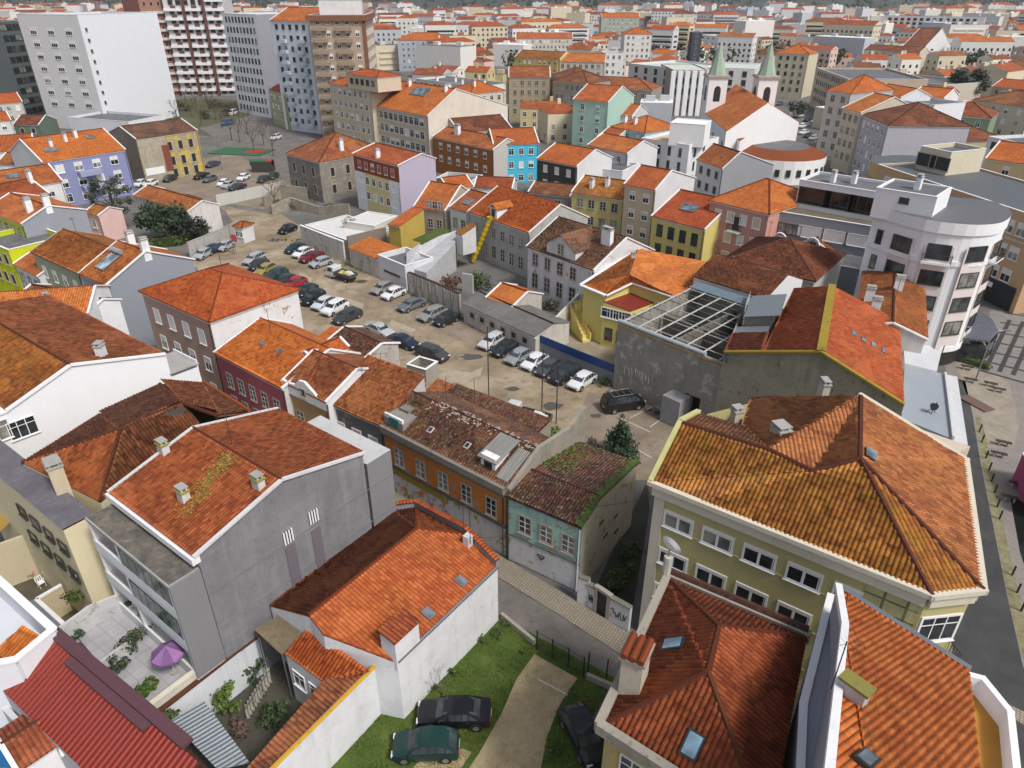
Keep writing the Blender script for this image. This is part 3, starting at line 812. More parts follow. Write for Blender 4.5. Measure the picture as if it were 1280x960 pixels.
# ------------------------------------------------------------------ plants
def leaf_cloud(mb, blobs, n, size, m, seed, squash=.8):
    rnd = random.Random(seed)
    wts = [b[1] ** 2 for b in blobs]; tot = sum(wts)
    for b, w in zip(blobs, wts):
        c, r = Vector(b[0]), b[1]
        for _ in range(max(6, int(n * w / tot))):
            d = Vector((rnd.gauss(0, 1), rnd.gauss(0, 1), rnd.gauss(0, 1))).normalized() * r * (rnd.random() ** .45) * rnd.uniform(.8, 1.12)
            p = c + Vector((d.x, d.y, d.z * squash))
            nrm = (d.normalized() + Vector((rnd.uniform(-.8, .8), rnd.uniform(-.8, .8), rnd.uniform(-.3, 1)))).normalized()
            u = nrm.orthogonal().normalized(); u.rotate(Matrix.Rotation(rnd.uniform(0, 6.28), 3, nrm)); v = nrm.cross(u)
            s = size * rnd.uniform(.6, 1.4)
            mb.face([p - u * s, p - v * s * .6, p + u * s, p + v * s * .6], m[rnd.randrange(len(m))] if isinstance(m, list) else m)
def tree(p, h, r, col, label, kind='round', n=900, size=.3, name='tree', cat='tree', group=None, seed=None):
    rnd = random.Random(seed if seed is not None else int(p.x * 13 + p.y * 7))
    rt = root(name, p, label, cat, group)
    t = MB(); bark = plain('bark', (.09, .07, .05), .9)
    th = h * (.5 if kind == 'round' else .85)
    pts = [Vector((0, 0, -.1)), Vector((rnd.uniform(-.1, .1) * h * .3, rnd.uniform(-.1, .1) * h * .3, th * .5)), Vector((rnd.uniform(-.15, .15) * h * .3, rnd.uniform(-.15, .15) * h * .3, th))]
    tr = max(.08, h * .022)
    t.tube(pts[0], pts[1], tr * 1.3, bark, 8, tr); t.tube(pts[1], pts[2], tr, bark, 8, tr * .6)
    blobs = []
    if kind == 'cone':
        for i in range(9):
            f = i / 8; rr = r * (1 - f) ** .8 * .62 + .25
            for k in range(3 if f < .7 else 1):
                a = rnd.uniform(0, 6.28); blobs.append(((math.cos(a) * r * (1 - f) * .5, math.sin(a) * r * (1 - f) * .5, h * (.12 + .82 * f)), rr))
    else:
        k = 11 if kind == 'round' else 13
        for i in range(k):
            a = i * 2.4 + rnd.uniform(-.3, .3); e = (i + .5) / k
            d = Vector((math.cos(a) * r * .68 * math.sqrt(1 - (2 * e - 1) ** 2 * .8), math.sin(a) * r * .68 * math.sqrt(1 - (2 * e - 1) ** 2 * .8), h * (.36 + .52 * e)))
            blobs.append((d, r * rnd.uniform(.30, .52) * (.6 if kind == 'loose' else 1)))
            t.tube(pts[1] if i % 2 else pts[2], d, tr * .5, bark, 5, tr * .12)
    t.obj('trunk', rt)
    c = MB(); ms = [leafm('leaf_%02x%02x%02x_%d' % (*[int(255 * x) for x in col], i), tuple(x * f for x in col)) for i, f in enumerate((.7, 1.0, 1.35))]
    leaf_cloud(c, blobs, n, size, ms, rnd.random()); c.obj('crown', rt)
    return rt
def bare(p, h, label, group=None, name='bare_tree', n=60, cat='tree', spread=.42, col=(.10, .075, .055)):
    rnd = random.Random(int(p.x * 11 + p.y * 5)); rt = root(name, p, label, cat, group); t = MB(); b = MB(); bark = plain('bare_bark%d' % int(col[0] * 100), col, .9)
    t.tube((0, 0, -.1), (0, 0, h * .4), h * .022, bark, 7, h * .015); t.obj('trunk', rt)
    def grow(q, d, l, r, k):
        e = q + d * l; b.tube(q, e, r, bark, 4, r * .6)
        if k == 0: return
        for _ in range(3 if k > 1 else 2):
            nd = (d + Vector((rnd.uniform(-1, 1), rnd.uniform(-1, 1), rnd.uniform(-.25, .8))) * .75).normalized(); grow(e, nd, l * rnd.uniform(.6, .85), r * .6, k - 1)
    for i in range(4 if h > 2 else 7):
        a = i * (6.28 / (4 if h > 2 else 7)) + rnd.uniform(-.4, .4); grow(Vector((0, 0, h * (.36 if h > 2 else .05))), Vector((math.cos(a) * spread * 1.6, math.sin(a) * spread * 1.6, 1)).normalized(), h * .24, h * .012, 3)
    b.obj('branches', rt); return rt
def shrub(p, r, h, col, label, n=260, size=.14, name='shrub', group=None, cat='shrub', blobs=None):
    rt = root(name, p, label, cat, group); rnd = random.Random(int(p.x * 17 + p.y * 3)); s = MB()
    s.tube((0, 0, -.05), (0, 0, h * .5), .05, plain('bark', (.09, .07, .05), .9), 5); s.obj('stem', rt)
    bl = blobs or [((rnd.uniform(-.6, .6) * r, rnd.uniform(-.6, .6) * r, h * rnd.uniform(.25, .75)), r * rnd.uniform(.4, .65)) for _ in range(6)]
    c = MB(); ms = [leafm('leaf_%02x%02x%02x_%d' % (*[int(255 * x) for x in col], i), tuple(x * f for x in col)) for i, f in enumerate((.7, 1.0, 1.35))]
    leaf_cloud(c, bl, n, size, ms, rnd.random()); c.obj('foliage', rt); return rt
def lamp_post(p, h, label, group='street lamps'):
    rt = root('street_lamp', p, label, 'street lamp', group); m = MB(); m.tube((0, 0, 0), (0, 0, h), .09, M_MET, 8, .05); m.tube((0, 0, h), (.5, 0, h + .45), .05, M_MET, 6); m.tube((.5, 0, h + .45), (1.3, 0, h + .5), .045, M_MET, 6); m.obj('pole', rt)
    l = MB(); l.box((1.6, 0, h + .5), (.7, .28, .12), M_MET); l.obj('lamp_head', rt); return rt
V = Vector
UP = V((0, 0, 1))
# ================================================================== ground
GR_BASE = ground('town_ground', (.10, .095, .09), (.16, .15, .14), (.24, .225, .20), .12, 0, 5)
GR_LOT = ground('parking_earth', (.16, .115, .07), (.34, .265, .175), (.52, .44, .33), .13, .3, 3.0)
GR_LOT2 = ground('parking_slab', (.20, .155, .11), (.27, .215, .16), (.36, .30, .23), .22, .3, 4.0)
GR_ROAD = ground('street_asphalt', (.13, .115, .105), (.19, .17, .155), (.26, .235, .21), .3, .2, 7)
GR_ASPH = ground('dark_asphalt', (.035, .036, .038), (.055, .055, .058), (.08, .08, .08), .3, .1, 9)
GR_PAVE = paving('pavement_setts', (.34, .29, .22), (.28, .24, .18), .22, .22, .02, .6)
GR_GRASS = ground('grass_base', (.045, .075, .008), (.075, .12, .012), (.12, .14, .03), .5, 0, 14)
GR_DIRT = ground('dirt_track', (.28, .21, .11), (.42, .33, .19), (.52, .43, .27), .35, 0, 5)
sheet('ground', [(-6000, -200), (6000, -200), (6000, 7000), (-6000, 7000)], 0, GR_BASE)
def gsheet(nm, px, z, m): return sheet(nm, [Q(p, 0) for p in px], z, m)
gsheet('parking_lot', [(225, 240), (300, 262), (352, 268), (392, 292), (500, 350), (580, 392), (660, 440), (765, 486), (900, 522), (830, 600), (740, 600), (640, 560), (540, 520), (380, 450), (290, 380), (240, 330), (235, 300), (300, 290), (280, 262)], .004, GR_LOT)
gsheet('parking_apron', [(505, 352), (575, 393), (655, 437), (640, 452), (560, 420), (492, 385), (440, 362)], .008, GR_LOT2)
gsheet('parking_apron', [(735, 490), (850, 512), (880, 530), (815, 600), (770, 575), (715, 540)], .008, GR_LOT2)
gsheet('upper_car_park', [(180, 238), (170, 215), (320, 185), (390, 245), (330, 262), (260, 250)], .004, GR_LOT2)
gsheet('avenue', [(250, 160), (330, 140), (420, 215), (385, 240), (330, 215)], .008, GR_ROAD)
# painted bay lines in the lot
WL = plain('worn_white_paint', (.50, .48, .44), .8, 0, .35, 3)
for a, b in [((640 + 520/4, 480 + 12/4), (640 + 600/4, 480 + 55/4)), ((640 + 590/4, 480 + 170/4), (640 + 720/4, 480 + 105/4)), ((640 + 690/4, 480 + 215/4), (640 + 800/4, 480 + 140/4)), ((640 + 720/4, 480 + 100/4), (640 + 850/4, 480 + 160/4)), ((640 + 630/4, 480 + 330/4), (640 + 700/4, 480 + 370/4)), ((640 + 540/4, 480 + 170/4), (640 + 690/4, 480 + 240/4))]:
    A, B = Q(a), Q(b); e = (B - A).normalized(); nn = V((-e.y, e.x, 0)) * .06; sheet('bay_line', [A - nn, B - nn, B + nn, A + nn], .013, WL)
# pale concrete patches in the lot
GP = ground('pale_patch', (.34, .29, .22), (.42, .36, .27), (.46, .41, .32), .8, 0, 5)
for pts in [[(548, 470), (562, 462), (590, 466), (604, 458), (600, 470), (580, 476), (560, 480)], [(435, 373), (455, 380), (452, 386), (432, 378)], [(490, 400), (520, 412), (516, 417), (486, 405)], [(375, 340), (392, 349), (388, 353), (372, 345)]]:
    gsheet('concrete_patch', pts, .012, GP)
# street in front of the ruined houses
st_n = [(470, 600), (632, 700), (720, 752), (784, 792)]      # foot of the ruined fronts
def off_line(pts, d):
    P = [p if isinstance(p, V) else Q(p) for p in pts]; o = []
    for i, p in enumerate(P):
        a = P[max(0, i - 1)]; b = P[min(len(P) - 1, i + 1)]; e = (b - a).normalized(); o.append(p + V((-e.y, e.x, 0)) * d)
    return o
front = [Q(p) for p in st_n]; front.insert(0, front[0] + (front[0] - front[1]) * 2.5); front.append(front[-1] + (front[-1] - front[-2]) * 2.2)
k1 = off_line(front, -1.9); k2 = off_line(front, -5.5); k3 = off_line(front, -5.95)
def band(nm, a, b, z, m): return sheet(nm, a + b[::-1], z, m)
band('street', off_line(front, .0), off_line(front, -5.0), .006, GR_ROAD)
def kerbed(nm, a, b, h, m, kerb=True):
    mb = MB(); P = a + b[::-1]; mb.prism([(p.x, p.y) for p in P], 0, h, plain('kerb_stone', (.30, .28, .25), .8), m); o = mb.obj(nm); o['kind'] = 'structure'; return o
kerbed('pavement', front, k1, .12, GR_PAVE)
# grass plot, dirt drive
plot = [(370, 1000), (490, 870), (627, 770), (672, 796), (770, 848), (735, 905), (720, 1000)]
gsheet('grass_lawn', plot, .010, GR_GRASS)
gsheet('dirt_drive', [(668, 818), (722, 848), (712, 862), (700, 880), (684, 920), (668, 1000), (560, 1000), (600, 940), (628, 890), (645, 850)], .016, GR_DIRT)
gsheet('dirt_patch', [(520, 955), (560, 930), (590, 940), (560, 985), (500, 985)], .014, GR_DIRT)
GRS = [leafm('grass_blade_%d' % i, c) for i, c in enumerate([(.07, .13, .012), (.11, .17, .02), (.055, .09, .01)])]
g = MB(); rnd = random.Random(5)
dirtp = [Q(p) for p in [(668, 818), (722, 848), (712, 862), (700, 880), (684, 920), (668, 1000), (560, 1000), (600, 940), (628, 890), (645, 850)]]
plotp = [Q(p) for p in plot]
def inside(x, y, P):
    c = False; j = len(P) - 1
    for i in range(len(P)):
        if (P[i].y > y) != (P[j].y > y) and x < (P[j].x - P[i].x) * (y - P[i].y) / (P[j].y - P[i].y) + P[i].x: c = not c
        j = i
    return c
n = 0
for _ in range(60000):
    x, y = rnd.uniform(-12, 6), rnd.uniform(23, 37)
    if not inside(x, y, plotp): continue
    f = math.sin(x * 1.3 + math.sin(y * .9) * 2) * math.sin(y * 1.7 + x * .4)
    if inside(x, y, dirtp) and rnd.random() > .035: continue
    if f < -.55 and rnd.random() < .7: continue
    h = rnd.uniform(.05, .16) * (1.25 if f > .3 else .8); a = rnd.uniform(0, 6.28); w = .022
    p = V((x, y, .01)); d = V((math.cos(a) * w, math.sin(a) * w, 0)); t = V((rnd.uniform(-.06, .06), rnd.uniform(-.06, .06), h))
    g.face([p - d, p + d, p + t], GRS[rnd.randrange(3)]); n += 1
o = g.obj('grass'); o['kind'] = 'stuff'
for k, (px, r) in enumerate([((600, 800), .5), ((622, 795), .6), ((565, 842), .35), ((540, 862), .4), ((655, 815), .3), ((700, 895), .35), ((694, 935), .5), ((635, 782), .5)]):
    shrub(Q(px), r, .45, (.06, .085, .02), ['low weed clump by the white wall above the black sedan', 'taller weed clump near the top corner of the lawn', 'small weed tuft at the foot of the white wall', 'weed clump between the white wall and the black sedan', 'tiny weed tuft beside the fence on the lawn', 'weed tuft right of the dirt drive above the dark minivan', 'bushy weeds between the dirt drive and dark minivan', 'weed clump at the end of the white wall'][k], 140, .07, 'weed_clump', 'weeds on the lawn', 'weeds')
bare(Q((552, 868)), 2.2, 'leafless brown shrub against the long white garden wall', name='bare_shrub', cat='shrub', spread=.7, col=(.17, .12, .10))
# right-hand street and plaza
gsheet('plaza', [(1170, 430), (1225, 410), (1330, 430), (1400, 980), (1260, 980), (1235, 700), (1212, 540)], .006, paving('plaza_setts', (.30, .26, .24), (.25, .22, .20), .2, .2, .012, .2))
gsheet('side_street', [(1190, 470), (1207, 478), (1216, 520), (1226, 580), (1242, 660), (1258, 740), (1278, 830), (1300, 900), (1320, 990), (1180, 990), (1195, 870), (1190, 800), (1200, 560)], .010, GR_ASPH)
gsheet('street', [(1236, 868), (1300, 900), (1330, 1010), (1230, 1010)], .018, GR_PAVE)
gsheet('street', [(1246, 884), (1300, 920), (1330, 1010), (1246, 1010)], .022, GR_ASPH)
gsheet('verge', [(1219, 520), (1226, 520), (1240, 580), (1253, 650), (1268, 720), (1290, 800), (1310, 860), (1290, 860), (1272, 800), (1258, 735), (1243, 660), (1228, 580)], .014, ground('mossy_verge', (.12, .12, .05), (.24, .22, .12), (.36, .32, .22), 1.2, 0, 8))
gsheet('flower_bed', [(1262, 618), (1300, 640), (1340, 860), (1310, 800), (1275, 690)], .02, plain('dark_pool', (.008, .014, .012), .15))
gsheet('path', [(1190, 440), (1228, 455), (1262, 480), (1274, 530), (1268, 560), (1226, 560), (1216, 515), (1200, 470)], .010, ground('worn_slabs', (.24, .20, .15), (.32, .28, .22), (.38, .34, .28), .5, 0, 4))
for k, p in enumerate([(1232, 573), (1236, 588), (1239, 602), (1243, 616), (1246, 634), (1249, 649), (1265, 719), (1271, 741), (1276, 764), (1224, 540), (1227, 553)]):
    b = Q(p); o = MB(); o.tube(V((0, 0, 0)), V((0, 0, .85)), .075, M_DARK, 8); o.tube(V((0, 0, .85)), V((0, 0, .95)), .09, M_DARK, 8, .05)
    o = o.obj('bollard'); o.location = b; tag(o, 'small black bollard in the row along the mossy verge', 'bollard', 'bollards along the side street')
for k, p in enumerate([(1212, 478), (1208, 462), (1247, 490), (1253, 557), (1247, 571), (1270, 609), (1261, 626), (1237, 483)]):
    b = Q(p); o = MB(); 
    for sgn in (-.35, .35): o.box((sgn, 0, .22), (.12, .4, .44), M_CONC)
    o.box((0, 0, .47), (1.4, .42, .07), plain('bench_wood', (.05, .035, .03), .6)); o = o.obj('bench'); o.location = b; o.rotation_euler.z = -.5; tag(o, 'dark backless bench standing on the pale plaza paving', 'bench', 'benches on the plaza')
pc = Q((1216, 520)); o = MB(); o.box((0, 0, .12), (1.5, 3.4, .06), plain('plum_board', (.13, .085, .07), .8)); o.box((0, 0, .05), (1.3, 3.2, .08), M_DARK); o = o.obj('timber_platform'); o.location = Q((1220, 505)); o.rotation_euler.z = .35; tag(o, 'dark plum timber platform on the plaza beside the side street', 'platform')
# ================================================================== helpers for close houses
def face_wins(h, a, b, rows, n, w, hh, st, **k):
    e = (b - a); e.z = 0; e.normalize(); out = V((e.y, -e.x, 0))
    if out.dot(-a) < 0: out = -out
    h.wins(V((a.x, a.y, 0)), V((b.x, b.y, 0)), out, rows, n, w, hh, st, **k)
# ================================================================== olive corner block
ZO = 13.3
def olive():
    A, B, C, D, E = Q((813, 603), ZO), Q((1165, 745), ZO), Q((1229, 738), ZO), Q((1207, 575), ZO), Q((1076, 494), ZO)
    Bk = Q((938, 497), ZO); A2 = Q((850, 528), ZO + 1.3); A3 = Q((873, 516), ZO + .4)
    Pk = Q((1075, 573), 16.6); V1 = RP((1015, 589), A, B, Pk); V2 = RP((960, 562), A, B, Pk); A2 = RP((850, 528), A, B, Pk); Rk = RP((1076, 496), C, D, Pk); V3 = Q((928, 533), V2.z - .9); A3 = Q((873, 516), A2.z - .8); Bk = Q((938, 497), V2.z - 1.2); print('olive ridge', Pk.z, V1.z, V2.z, A2.z, Rk.z)
    OL = (.47, .42, .20)
    h = poly_house('olive green corner apartment block with a big mottled orange hipped roof', [A, B, C, D, E, Q((935, 500), ZO), A3], [], OL, 'mossy', 'apartment block', 'apartment_block', dirt=.25)
    # the front slope split into flat pieces
    h.slope([A, V1, V2, A2], 'mossy', True); h.slope([A, B, Pk, V1], 'mossy', True)
    h.slope([B, C, Pk], 'mossy', True); h.slope([C, D, Pk], 'worn', True); h.slope([D, Rk, Pk], 'worn', True)
    h.slope([Rk, Pk, V1], 'worn', True); h.slope([Rk, V1, V2], 'worn', True); h.slope([Rk, V2, V3, Bk], 'worn', True); h.slope([V2, A2, A3, V3], 'brown', True)
    for a, b in ((B, Pk), (C, Pk), (Pk, V1), (V1, V2), (V2, A2), (Rk, Pk)): h.cap(a, b, 'worn', .17)
    cream = plaster((.62, .57, .46), .3)
    up = V((0, 0, 1))
    ring = [A, B, C, D, E]
    for i in range(4):
        a, b = ring[i], ring[i + 1]; e = (b - a); ln = e.length; e.normalize(); nn = V((e.y, -e.x, 0)); nn = nn if nn.dot(a - (A + D) / 2) > 0 else -nn
        h.trim.box((a + b) / 2 + nn * .02 - up * .05 * (i + 1) / 9, (ln + .3, .34, .3), cream, (e, nn, up))
        h.trim.box((a + b) / 2 - nn * .12 - up * .55, (ln - .3, .2, .75), cream, (e, nn, up))
    for a, b in ((A, A2), (A2, A3)):
        e = b - a; h.trim.box((a + b) / 2 + up * .1, (e.length, .35, .3), plaster((.52, .50, .22), .4), (e.normalized(), e.normalized().cross(up), e.normalized().cross(up).cross(e.normalized()) * -1))
    a, b = h.ins[0], h.ins[1]
    # walls are listed counter-clockwise: find the front
    pts = h.ins
    def near(p): return min(pts, key=lambda q: (q - p).length)
    a, b, c = near(A), near(B), near(C)
    face_wins(h, a, b, [10.35, 7.25, 4.15, 1.05], 5, 1.75, 1.05, 'p', u0=.03, u1=.87)
    e = (b - a).normalized(); e.z = 0; e.normalize(); nn = V((e.y, -e.x, 0)); nn = nn if nn.dot(V((0, -1, 0))) > 0 else -nn
    wd = V((b.x - a.x, b.y - a.y, 0)).length
    for z in (10.25, 7.15, 4.05): h.trim.box(V((a.x, a.y, z)) + e * wd * .53 + nn * .02, (wd * .9, .06, .08), plaster((.50, .47, .28), .3), (e, nn, up))
    h.trim.box(V((a.x, a.y, 6.4)) + e * .35 + nn * .03, (.7, .12, 12.4), cream, (e, nn, up))
    # green tiled panel, cream corner bay
    h.trim.box(V((a.x, a.y, 9.9)) + e * wd * .905 + nn * .03, (wd * .17, .1, 5.4), paving('olive_tile_panel', (.50, .46, .22), (.44, .41, .20), .9, .9, .06, .3, (.07, .065, .03), True), (e, nn, up))
    face_wins(h, b, c, [9.6, 6.5, 3.4], 1, 2.1, 1.7, 'G')
    ee = (c - b); ee.z = 0; L2 = ee.length; ee.normalize(); n2 = V((ee.y, -ee.x, 0)); n2 = n2 if n2.y < 0 else -n2
    for z0 in (8.3, 5.2, 2.1):
        put_balcony(h.root, h.off, b.lerp(c, .5) * 1.0 - UP * (b.z - z0 - .0), n2, 2.4, .9, 'rail', cream)
    face_wins(h, c, near(D), [9.8, 6.7, 3.6], 4, 1.3, 1.6, 'w')
    dd, ee_ = near(D), near(E); face_wins(h, dd, ee_, [10.2], 2, 1.2, 1.2, 'w')
    put_chimney(h.root, h.off, Q((972, 556), 14.9), 1.2, .8, 1.0, (.50, .44, .32), ax=V((1, .3, 0)))
    put_chimney(h.root, h.off, Q((918, 534), 14.0), 1.3, .6, .6, (.50, .44, .32), ax=V((1, .3, 0)))
    put_chimney(h.root, h.off, Q((1028, 494), 13.6), 1.0, .5, .9, (.55, .5, .42))
    m = MB(); u, v, n_ = slope_axes([D, Pk, C]); cc = Q((1088, 568), 16.45); m.box(cc + n_ * .1, (1.0, .7, .06), glassm('skylight_glass', (.10, .12, .14)), (u, v, n_)); m.obj('glass_tiles', h.root, h.off)
    m = MB(); u, v, n_ = slope_axes([Rk, Pk, V1]); cc = Q((1048, 556), 15.9); m.box(cc + n_ * .14, (1.6, .5, .06), glassm('skylight_glass', (.10, .12, .14)), (u, v, n_)); m.obj('glass_tiles', h.root, h.off)
    h.done(); return h
olive()
# ================================================================== big house with the grey slab side (centre left)
def grey_tall():
    z = 12.0
    h = rect('tall house with blank grey slab side wall and ridged orange roof', (242, 697), (457, 566), (349, 510), z, 'gy', col=(.33, .31, .35), cols={'F': (.22, .215, .24), 'L': (.55, .56, .58)}, tk='oxide', cat='house', real=True, ridge=(352, 600), dirt=.32, trim=plaster((.6, .6, .6), .4), wins=())
    ex, ey, P, W, D = h.ex, h.ey, h.P, h.W, h.D
    grn = glassm('green_glazing', (.018, .045, .036), .12)
    # glazed balcony front along the left eave
    m = MB(); x1 = .12; x0 = -1.75
    m.box(P((x0 + x1) / 2, D / 2, 11.0), (x1 - x0, D - .1, .22), M_CONC, (ex, ey, UP)); m.face([P(x0 + .1, .1, 11.13), P(x1, .1, 11.13), P(x1, D - .1, 11.13), P(x0 + .1, D - .1, 11.13)], M_GRAVEL)
    for zz in (3.2, 5.9, 8.6): m.box(P((x0 + x1) / 2, D / 2, zz - .1), (x1 - x0, D - .12, .24), PW(.3), (ex, ey, UP))
    m.box(P((x0 + x1) / 2, -.02, 7.3), (x1 - x0, .12, 7.5), plaster((.22, .217, .228), .32), (ex, ey, UP))
    for y in (.12, D * .62, D * .97): m.box(P((x0 + x1) / 2, y, 7.0), (x1 - x0 - .02, .2, 7.7), PW(.25), (ex, ey, UP))
    for zz in (3.2, 5.9, 8.6): m.box(P(x0 + .07, D / 2, zz + .36), (.14, D - .16, .9), PW(.25), (ex, ey, UP))
    m.box(P(x0 * .5, D * .68, 1.6), (1.5, D * .6, 3.0), PW(.3), (ex, ey, UP))
    o = m.obj('balcony_front', h.root, h.off)
    for zz in (5.9, 8.6):
        gz = MB(); gz.box(P(x0 + .04, D * .31, zz + 1.56), (.07, D * .58, 1.5), grn, (ex, ey, UP)); gz.obj('glazing', o, h.off)
    fr = MB()
    for zz in (5.9, 8.6):
        for i in range(7): fr.box(P(x0 + .03, D * (.03 + .565 * i / 6), zz + 1.56), (.09, .035, 1.5), M_MET, (ex, ey, UP))
    fr.obj('glazing_bars', o, h.off)
    for zz in (8.64, 5.94): rd = MB(); rd.box(P(-.75, D * .8, zz + .5), (.05, D * .33, 1.6), plain('red_balcony_tile', (.16, .025, .02), .5), (ex, ey, UP)); rd.obj('balcony_back', o, h.off)
    # white gutter parapet
    h2 = MB(); h2.box(P(.05, D / 2, 11.75), (.5, D + .2, .45), PW(.4), (ex, ey, UP)); h2.obj('gutter', h.root, h.off)
    # annex stepping down beyond the right eave, same grey slab
    a = MB(); loop = [P(W, .03, 0), P(W + 2.3, .03, 0), P(W + 2.3, D * .8, 0), P(W, D * .8, 0)]; a.prism([(p.x, p.y) for p in loop], 0, 11.0, plaster((.22, .217, .228), .32), plaster((.5, .5, .5), .5)); a.obj('annex', h.root, h.off)
    # ribs / seams on the slab
    [o for o in h.root.children if o.name.startswith('wall')][0].data.materials[2] = paving('slab_panels', (.225, .222, .235), (.198, .196, .208), 2.1, 2.85, .012, 0, (.165, .16, .17), True)
    sm = MB()
    for zz in (3.2, 6.0, 8.9): sm.box(P(W / 2 + 1, -.005, zz), (W + 2.5, .03, .04), plain('slab_seam', (.19, .18, .21), .8), (ex, ey, UP))
    for xx, zz in ((W * .46, 7.6), (W * .62, 7.9)):
        sm.box(P(xx, -.004, 5.0), (.75, .03, 7.2), plaster((.155, .135, .155), .2), (ex, ey, UP))
        sm.box(P(xx, -.006, zz + 1.75), (.72, .04, 1.0), M_DARK, (ex, ey, UP))
        for i in range(4): sm.box(P(xx - .3 + .2 * i, -.02, zz + 1.75), (.1, .1, 1.0), PW(.2), (ex, ey, UP))
    sm.obj('slab_trim', h.root, h.off)
    sf = h.surf
    for (x, y) in ((W * .17, D * .45), (W * .40, D * .08), (W * .3, D * .97)): put_chimney(h.root, h.off, P(x, y, sf(x, y)), .7, .5, .7, (.6, .6, .58), ax=ex, moss=True)
    ms = MB(); rnd = random.Random(6); mm = [leafm('roof_lichen_%d' % i, c) for i, c in enumerate([(.22, .15, .02), (.30, .21, .03), (.16, .12, .03)])]
    for i in range(700):
        f = rnd.random(); x = W * (.46 - .36 * f); y = D * (.50 - .16 * f) + rnd.gauss(0, .38)
        if rnd.random() < f * .6: continue
        p = P(x, y, sf(x, y) + .12); s_ = rnd.uniform(.04, .11); a = rnd.uniform(0, 6.28); d1 = V((math.cos(a), math.sin(a), rnd.uniform(-.2, .3))) * s_; d2 = V((-math.sin(a), math.cos(a), rnd.uniform(-.2, .3))) * s_
        ms.face([p - d1, p - d2, p + d1, p + d2], mm[i % 3])
    o = ms.obj('lichen', h.root, h.off); o['kind'] = 'stuff'
    put_antenna('thin television aerial on the ridge of the grey slab house', P(W * .52, D * .6, sf(W * .52, D * .6)), 2.6)
    return h
GT = grey_tall()
# ================================================================== cream house with dark roof strip and brown hipped roofs (left)
def cream_left():
    z = 10.0; CR = (.68, .60, .40)
    A = Q((0, 597), z); B = Q((78, 663), z); C = Q((118, 642), z); A0 = A + (A - B) * .8
    depth = (C - B); Ck = A0 + depth
    h = poly_house('cream three storey house with dark flat strip and brown hipped roof', [A0, B, B + depth * 1.0, A0 + depth], [], CR, 'brown', 'house', 'house', dirt=.15, inset=.06)
    h.wall.face([p + UP * .06 for p in (A0, B, B + depth, A0 + depth)], ground('slate_felt', (.11, .10, .12), (.15, .14, .16), (.2, .19, .2), .5, .1, 14))
    face_wins(h, A, B, [7.5, 5.1], 4, 1.2, .85, 'b', u0=.1, u1=.98)
    # tiled wing behind
    e0 = Q((28, 578), z + .3); e1 = Q((125, 627), z + .3); e2 = Q((242, 534), z + .6); r0 = Q((150, 537), 12.6); r1 = Q((228, 504), 12.7); e3 = Q((200, 480), 10.8); e4 = Q((125, 517), 10.4); e5 = Q((92, 572), 10.3)
    h.slope([e0, e1, r0], 'oxide', True); h.slope([e1, e2, r1, r0], 'brown', True); h.slope([r0, r1, e3, e4], 'worn', True); h.slope([e0, r0, e4], 'worn', True)
    e6 = Q((312, 515), 11.4); e7 = Q((255, 479), 10.8); r2 = Q((272, 520), 12.4)
    h.slope([r1, r2, e7, e3], 'worn', True); h.slope([r2, e6, e7], 'brown', True)
    for a, b in ((r0, r1), (e1, r0), (e0, r0), (r1, r2), (e3, r1), (e7, r2)): h.cap(a, b, 'worn', .15)
    for a, b in ((e1, e2), (e0, e1), (e4, e3), (e3, e7), (e7, e6), (e6, e2), (e5, e4)): h.drop(a - UP * .12, b - UP * .12, plaster(CR, .2), 0)
    h.part('orange_verge').tube(e7 + UP * .1, e6 + UP * .1, .18, tile('fresh'), 6)
    put_chimney(h.root, h.off, Q((76, 606), 10.4) , 1.7, .9, 1.3, (.56, .48, .34), ax=V((.75, .66, 0)))
    m = MB(); u, v, n_ = slope_axes([r1, e2, r0]); m.box(Q((216, 519), 12.3) + n_ * .15, (1.6, .8, .05), plain('slate_vent', (.06, .065, .06), .6), (u, v, n_)); m.obj('vent_tiles', h.root, h.off)
    h.done()
cream_left()
